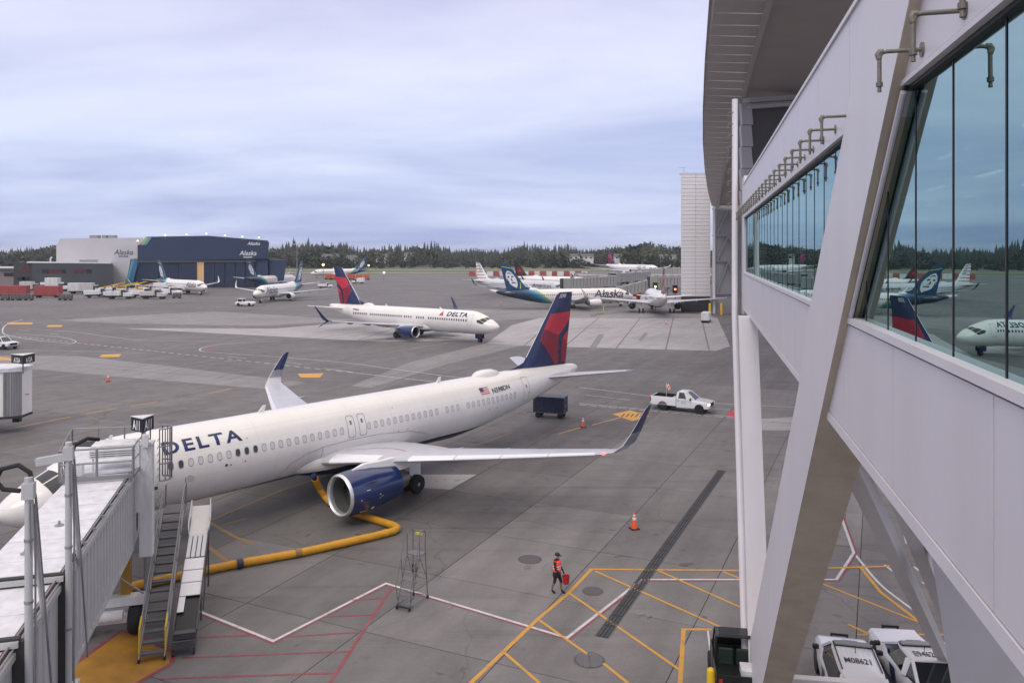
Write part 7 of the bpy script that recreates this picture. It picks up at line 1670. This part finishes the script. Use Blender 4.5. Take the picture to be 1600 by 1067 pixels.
# ------------------------------------------------------------------ service vehicles far left
def truck(loc, rz, label, col=None, kind='van', group='service vehicles parked before the hangar', name='service_truck', cat='service truck'):
    e_ = empty(name, loc, rz); e_.scale = (1.3, 1.3, 1.45) if 'hangar' in group else (1, 1, 1); tag(e_, label, cat, group); c_ = col or WHITE_PAINT
    mb = MB(); mb.loft([rr_ring(3.2, .95, .6, 1.15, .1), rr_ring(3.0, 1.05, .5, 1.35, .12), rr_ring(2.0, 1.08, .5, 1.45, .1), rr_ring(1.2, 1.08, .5, 1.5, .1)]); mb.build('hood', c_, e_, smooth=40)
    mb = MB(); mb.loft([[Vector((x, y, 1.3)) for x, y in ((2.1, .98), (.55, 1.04), (.55, -1.04), (2.1, -.98))], [Vector((x, y, 2.1)) for x, y in ((1.5, .86), (.55, .9), (.55, -.9), (1.5, -.86))]]); mb.build('cab_window', GLASSD, e_)
    mb = MB(); mb.box((1.0, 0, 2.15), (1.1, 1.8, .14)); mb.box((.5, 0, 1.5), (.3, 2.1, 1.3)); mb.build('cab', c_, e_, bevel=.03)
    if kind == 'van': mb = MB(); mb.box((-1.4, 0, 1.75), (3.5, 2.2, 2.1)); mb.build('box_body', c_, e_, bevel=.06)
    elif kind == 'utility':
        for sg in (-1, 1): mb = MB(); mb.box((-1.4, sg*.85, 1.25), (3.5, .5, .95)); mb.build('tool_locker', c_, e_, bevel=.04)
        mb = MB(); mb.box((-1.4, 0, .9), (3.5, 1.4, .2)); mb.build('flat_bed', DKSTEEL, e_)
    elif kind == 'loader':
        mb = MB(); mb.box((-1.2, 0, .95), (4.2, 1.6, .5)); mb.build('chassis_body', YELLOW, e_, bevel=.04)
        mb = MB(); mb.bar((3.4, 0, 2.9), (-3.6, 0, 1.5), 1.0, .28); mb.build('belt_boom', YELLOW, e_)
        mb = MB(); mb.bar((3.35, 0, 3.06), (-3.55, 0, 1.66), .8, .05); mb.build('belt', BLACK, e_)
    elif kind == 'lift':
        mb = MB(); mb.box((-1.4, 0, 2.6), (3.8, 2.3, 2.2)); mb.build('lift_body', c_, e_, bevel=.06)
        for sg in (-1, 1): mb = MB(); mb.bar((-2.8, sg*.8, .9), (0, sg*.8, 1.5), .16, .2); mb.bar((0, sg*.8, .9), (-2.8, sg*.8, 1.5), .16, .2); mb.build('scissor_arm', YELLOW, e_)
    mb = MB(); mb.box((0, 0, .55), (6.0, 1.2, .25)); mb.build('frame', BLACK, e_)
    for x_ in (2.2, -1.9):
        for y_ in (-.92, .92): m2 = MB(); m2.lathe([(-.14, .2), (-.14, .42), (.14, .42), (.14, .2)], (x_, y_, .42), 'y', 14); m2.build('wheel', RUBBER, e_)
    for y_ in (-.75, .75): mb = MB(); mb.box((3.15, y_, 1.0), (.15, .3, .2)); mb.build('headlight', LAMPW, e_)
    return e_
T = [(187, 467, .1, 'utility', None, 'white utility truck at the right front of the parked row, lockers along the bed'), (240, 467, .05, 'utility', None, 'white utility truck parked nearest the tail of the hangar jet'), (222, 465, .3, 'utility', None, 'short white utility truck between the two front utility trucks'),
     (126, 459, .2, 'van', None, 'white box truck right of the long red trailer'), (144, 459, .1, 'van', None, 'second white box truck, beside the grey annexe wall'), (152, 465, .6, 'utility', None, 'white truck nose-on beside the yellow loaders'), (168, 463, 1.2, 'utility', None, 'white truck parked between yellow belt loaders'),
     (196, 459, .1, 'loader', None, 'yellow belt loader behind the front utility truck'), (212, 457, .0, 'loader', None, 'yellow belt loader with raised boom under the jet tailplane'), (176, 459, .2, 'loader', None, 'yellow belt loader left of the jet wing tip'), (232, 458, .1, 'loader', None, 'yellow belt loader closest to the hangar jet'),
     (265, 463, -.1, 'utility', None, 'white truck under the hangar jet tail, farthest right of the row'), (90, 455, .1, 'lift', None, 'tall white lift truck behind the long red trailer'), (50, 456, .1, 'van', None, 'white box truck between the two red trailers'), (258, 459, .4, 'van', None, 'white box truck behind the rightmost utility truck')]
for i_, (px, py, rz, kd, cl_, lb_) in enumerate(T): truck(gp(px, py), rz, lb_, (WHITE_DIRTY, mat('fleet_white', (.50, .49, .48), .5, streak=.2, vscale=2), WHITE_PAINT)[i_ % 3], kd)
REDC = mat('trailer_red', (.33, .065, .055), .55, streak=.18, vscale=1.5); ORC = mat('trailer_orange', (.55, .12, .05), .55, var=.15, vscale=1)
def trailer(px0, px1, py, label, col, h=2.7, grp='red cargo trailers by the hangar', nm='cargo_trailer', n=None):
    a_, b_ = gp(px0, py), gp(px1, py); L_ = (b_-a_).length; e_ = empty(nm, (a_+b_)/2, math.atan2((b_-a_).y, (b_-a_).x)); tag(e_, label, 'trailer', grp)
    mb = MB(); mb.box((0, 1.2, .75+h/2), (L_, 2.4, h)); o = mb.build('container', col, e_, bevel=.04)
    m2 = MB(); m2.box((0, 0, 0), (.09, .08, h*.94)); rm = m2.mesh('rib', col)
    for q in range(int(L_/1.1)): inst(rm, 'rib', o, (-L_/2+.55+q*1.1, -.02, .75+h/2))
    mb = MB(); mb.box((0, 1.2, .6), (L_, 1.6, .25)); mb.build('chassis', BLACK, e_)
    for x_ in (-L_*.36, L_*.36): m2 = MB(); m2.lathe([(-1.2, .42), (1.2, .42)], (x_, 1.2, .42), 'y', 14); m2.build('wheel', RUBBER, e_)
    return e_
trailer(-8, 41, 463, 'faded red trailer cut by the left edge before the annexe', REDC, 3.0); trailer(52, 92, 465, 'long brick-red trailer standing before the annexe canopy', REDC, 3.2)
def cage_cart(px, py, label):
    e_ = empty('cage_cart', gp(px, py), .05); tag(e_, label, 'cart', 'grey cage carts along the near edge of the parked row')
    mb = MB(); mb.box((0, 0, .45), (2.6, 1.5, .15)); mb.build('chassis', DKSTEEL, e_)
    for x_ in (-1.25, 0, 1.25): mb = MB(); mb.bar((x_, -.7, .5), (x_, -.7, 2.0), .07, .07); mb.bar((x_, .7, .5), (x_, .7, 2.0), .07, .07); mb.bar((x_, -.7, 2.0), (x_, .7, 2.0), .07, .07); mb.build('cage_frame', GALV, e_)
    mb = MB(); mb.box((0, .2, 1.15), (2.4, 1.0, 1.25)); mb.build('load', mat('cart_load', (.13, .115, .11), .8, var=.3, vscale=2), e_)
    mb = MB(); mb.bar((-1.25, -.7, 1.3), (1.25, -.7, 1.3), .05, .05); mb.bar((-1.25, -.7, 2.0), (1.25, -.7, 2.0), .06, .06); mb.build('side_rail', GALV, e_)
    for x_ in (-.9, .9): m2 = MB(); m2.lathe([(-.65, .22), (.65, .22)], (x_, 0, .22), 'y', 12); m2.build('wheel', RUBBER, e_)
for px, lb_ in ((8, 'leftmost grey cage cart at the edge of the picture'), (24, 'second grey cage cart from the left edge'), (36, 'third grey cage cart, left of the white truck'), (45, 'fourth grey cage cart, between the red trailers'), (98, 'grey cage cart in front of the right end of the long red trailer'), (106, 'grey cage cart just right of the long red trailer'), (276, 'grey cage cart under the wing of the hangar jet')): cage_cart(px, 469 if px < 200 else 466, lb_)
# orange trailers and lamps on the far apron
for i, px in enumerate((512, 521, 530, 540, 549, 560, 572)):
    trailer(px-4.2, px+4.0, 437+.1*i, 'small orange cargo trailer in the far row before the left-facing jet' , ORC, 2.4, 'orange trailers on the far apron')
for px, py, h_, lb_ in ((505, 440, 9, 'lit yellow floodlight pole left of the far orange trailers'), (576, 436, 8, 'lit floodlight pole right of the far left-facing jet'), (471, 436, 9, 'lit amber floodlight beside the far dark tails'), (600, 441, 5, 'low lit lamp on the far apron right of the orange trailers')):
    g_ = gp(px, py); e_ = empty('floodlight_pole', g_); tag(e_, lb_, 'light pole'); mb = MB(); mb.tube([(0, 0, 0), (0, 0, h_)], .14, 6); mb.build('pole', GALV, e_)
    mb = MB(); mb.lathe([(-.5, .1), (-.3, .55), (.3, .55), (.5, .1)], (0, 0, h_), 'z', 8); mb.build('lamp', emis('amber_lamp_glow', (1, .62, .25), 10) if px in (505, 471) else LG_, e_, smooth=60)
truck(gp(560, 443), 2.9, 'white van driving on the far apron below the orange trailers', None, 'van', 'lone vehicles on the far apron'); truck(gp(508, 450), .3, 'small white truck beside the rear wing of the tug-towed jet', None, 'utility', 'lone vehicles on the far apron')
# pushback tug
tg = empty('pushback_tug', gp(384, 478), R(-8)); tag(tg, 'white pushback tug coupled to the nose of the portrait-tail jet', 'tug')
mb = MB(); mb.loft([rr_ring(2.6, 1.1, .45, 1.0, .1), rr_ring(2.3, 1.2, .4, 1.25, .1), rr_ring(-2.5, 1.2, .4, 1.25, .1), rr_ring(-2.7, 1.1, .5, 1.1, .1)]); mb.build('body', WHITE_PAINT, tg, smooth=40)
mb = MB(); mb.box((-1.3, 0, 2.05), (1.6, 1.9, .1)); mb.build('cab_roof', WHITE_PAINT, tg)
mb = MB(); mb.box((-1.3, 0, 1.65), (1.4, 1.7, .75)); mb.build('cab_window', GLASSD, tg)
for x_ in (-2.0, -.6):
    for y_ in (-.9, .9): mb = MB(); mb.bar((x_, y_, 1.2), (x_, y_, 2.05), .1, .1); mb.build('cab_post', WHITE_PAINT, tg)
for x_ in (-1.7, 1.6):
    for y_ in (-1.05, 1.05): wheel(tg, (x_, y_, .48), .48, .35, rim=WHITE_DIRTY)
mb = MB(); mb.tube([(2.6, 0, .6), (6.3, -.4, .5)], .09, 8); mb.build('tow_bar', LYD, tg)

# ------------------------------------------------------------------ mid-distance boarding bridges
FBG = mat('far_bridge_grey', (.30, .295, .29), .55, streak=.14, vscale=.8); FBR = mat('far_bridge_roof', (.38, .37, .36), .6, var=.1)
def far_bridge(p0, p1, label, wd=2.8, h=2.9, leg_at=(.25, .8)):
    a_, b_ = Vector(p0), Vector(p1); d_ = b_-a_; L_ = d_.length; e_ = empty('boarding_bridge', (a_.x, a_.y, 0), math.atan2(d_.y, d_.x)); tag(e_, label, 'boarding bridge', 'boarding bridges of the far concourse')
    z0, z1 = a_.z, b_.z; n = max(3, int(L_/1.05)); lh = math.hypot(d_.x, d_.y)
    m2 = MB(); m2.box((0, 0, 0), (lh/n*.86, .12, h)); pm_ = m2.mesh('side_panel', FBG)
    for q in range(n):
        t = (q+.5)/n
        for y_ in (-wd/2, wd/2): inst(pm_, 'side_panel', e_, (lh*t, y_, z0+(z1-z0)*t))
    mb = MB(); mb.bar((0, 0, z0+h/2), (lh, 0, z1+h/2), wd+.1, .16); mb.build('roof', FBR, e_)
    mb = MB(); mb.bar((0, 0, z0), (lh, 0, z1), wd-.2, h-.2); mb.build('tunnel', mat('far_bridge_core', (.14, .14, .14), .7), e_)
    mb = MB(); mb.bar((0, 0, z0-h/2-.1), (lh, 0, z1-h/2-.1), wd+.2, .3); mb.build('floor_beam', FBG, e_)
    mb = MB(); mb.box((0, 0, z0), (2.4, 3.6, h+.4)); mb.build('cab', FBG, e_); mb = MB(); mb.box((-1.3, 0, z0), (.5, 3.3, h+.2)); mb.build('canopy', JD, e_)
    for t in leg_at:
        zz = z0+(z1-z0)*t-h/2; mb = MB(); mb.bar((lh*t, -.9, 0), (lh*t, -.9, zz), .4, .4); mb.bar((lh*t, .9, 0), (lh*t, .9, zz), .4, .4); mb.bar((lh*t, -1.4, .8), (lh*t, 1.4, .8), .5, .5); mb.build('leg', FBG, e_)
    for q in range(4): mb = MB(); mb.box((lh*(q+.5)/4, .2*(q % 2), z0+(z1-z0)*(q+.5)/4+h/2+.35), (1.1, .8, .5)); mb.build('roof_unit', GALV, e_)
    return e_
far_bridge(at(884, 443, 255), at(962, 438, 258), 'grey ribbed boarding bridge at the nose of the silver jet')
far_bridge(at(968, 456, 247), at(1024, 442, 247), 'grey boarding bridge sloping down towards the broadside portrait-tail jet')
far_bridge(at(1020, 440, 246), at(1068, 440, 246), 'level grey bridge link between the sloping bridge and the white tower', leg_at=(.5,))
far_bridge(at(960, 434, 285), at(1012, 430, 300), 'farther grey boarding bridge behind the sloping one')
far_bridge(at(990, 427, 330), at(1062, 424, 330), 'long far boarding bridge under the wide-body jet')
far_bridge(at(905, 433, 330), at(968, 430, 320), 'distant boarding bridge behind the silver jet bridge')
# concourse stub, gear under the bridges
CG = mat('concourse_grey', (.20, .195, .19), .7, var=.1, vscale=.2)
cs = empty('concourse', (at(1010, 440, 300).x, 318, 0)); tag(cs, 'low grey concourse block behind the far boarding bridges', 'building')
mb = MB(); mb.box((12, 8, 3), (70, 16, 6)); mb.build('wall', CG, cs); mb = MB(); mb.box((12, 8, 6.2), (72, 17, .5)); mb.build('roof', FBR, cs)
m2 = MB(); m2.box((0, 0, 0), (3, .2, 1.3)); me = m2.mesh('window', GLASSD)
for q in range(14): inst(me, 'window', cs, (-20+q*4.8, -.1, 3.4))
rg = random.Random(9)
GEARC = [WHITE_DIRTY, DKSTEEL, WHITE_DIRTY, mat('gear_yellow', (.5, .4, .04), .5), GALV, mat('gear_red', (.35, .04, .03), .5)]
for q in range(16):
    px = 892+q*9.5; Y = rg.uniform(240, 262); x_ = (px-CX)/F*Y
    e_ = empty('ground_equipment', (x_, Y, 0), rg.uniform(-.6, .6)); tag(e_, 'small ground equipment unit in the clutter under the far boarding bridges', 'equipment', 'ground equipment under the far bridges'); c_ = GEARC[q % 6]
    w_, h_ = rg.uniform(1.6, 3.4), rg.uniform(1.1, 2.0)
    mb = MB(); mb.box((0, 0, .35+h_/2), (w_, 1.5, h_)); mb.build('housing', c_, e_, bevel=.08); mb = MB(); mb.box((w_*.2, -.02, .45+h_), (w_*.4, 1.1, .5)); mb.build('canopy', GEARC[(q+2) % 6], e_)
    for xx in (-w_*.33, w_*.33): m2 = MB(); m2.lathe([(-.7, .28), (.7, .28)], (xx, 0, .28), 'y', 10); m2.build('wheel', RUBBER, e_)
# amber beacons at the gate
for px, py, lb_, c_ in ((1024, 448, 'lit amber lamp on the bridge above the rear-facing jet', (1, .75, .3)), (1055, 452, 'orange-red beacon lamp at the foot of the white tower', (1, .25, .06))):
    p = at(px, py, 214); e_ = empty('gate_lamp', (p.x, p.y, 0)); tag(e_, lb_, 'lamp'); mb = MB(); mb.tube([(0, 0, 0), (0, 0, p.z)], .1, 6); mb.build('pole', DKSTEEL, e_)
    mb = MB(); mb.box((0, .2, p.z), (1.3, .3, 2.2)); mb.build('backing_board', BLACK, e_); mb = MB(); mb.lathe([(-.12, .1), (-.06, .28), (.06, .28), (.12, .1)], (0, -.05, p.z), 'y', 12); mb.build('lens', emis('beacon_%d' % px, c_, 4), e_)
# white container stack
c_ = gp(1105, 504); e_ = empty('covered_dolly', (c_.x, c_.y+1, 0), R(70)); tag(e_, 'white covered dolly standing alone beside the dark strip right of the slabs', 'dolly')
mb = MB(); mb.box((0, 0, .4), (4.2, 1.8, .15)); mb.build('chassis', DKSTEEL, e_)
for q in range(3): mb = MB(); mb.box((-1.38+q*1.38, 0, 1.35), (1.32, 1.75, 1.8)); mb.build('cover', WHITE_DIRTY, e_, bevel=.12)
for x_ in (-1.6, 1.6): m2 = MB(); m2.lathe([(-.8, .3), (.8, .3)], (x_, 0, .3), 'y', 12); m2.build('wheel', RUBBER, e_)
# red and white barrier blocks far right
RWB = [REDC, WHITE_DIRTY]
m2 = MB(); m2.prism([(-2.2, 0, 0), (-2.2, 1.2, 0), (-2.2, .9, 3.2), (-2.2, .3, 3.2)], (4.3, 0, 0)); bms = [m2.mesh('barrier_block', c_) for c_ in RWB]
for q in range(20):
    px = 738+q*9.2; p = gp(px, 431.5-.1*(q % 3)); o = inst(bms[q % 2], 'barrier_block', None, (p.x, p.y, 0)); tag(o, ('red' if q % 2 == 0 else 'white')+' block in the far barrier row behind the silver jet', 'barrier', 'red and white barrier blocks beyond the silver jet')
# ------------------------------------------------------------------ damp evening air
hzm = bpy.data.materials.new('haze_air'); hzm.use_nodes = True; t = hzm.node_tree; t.nodes.remove(t.nodes['Principled BSDF'])
pv = t.nodes.new('ShaderNodeVolumePrincipled'); pv.inputs['Color'].default_value = (.80, .84, .92, 1); pv.inputs['Density'].default_value = 0.00011; pv.inputs['Anisotropy'].default_value = 0.1
t.links.new(pv.outputs[0], t.nodes['Material Output'].inputs['Volume'])
mb = MB(); mb.box((0, 3050, 29), (8600, 6700, 66)); hz_o = mb.build('haze', hzm); tag(hz_o, 'thin pale haze lying over the whole airfield', 'haze', kind='stuff')
SC.cycles.volume_bounces = 0; SC.cycles.volume_step_rate = 4
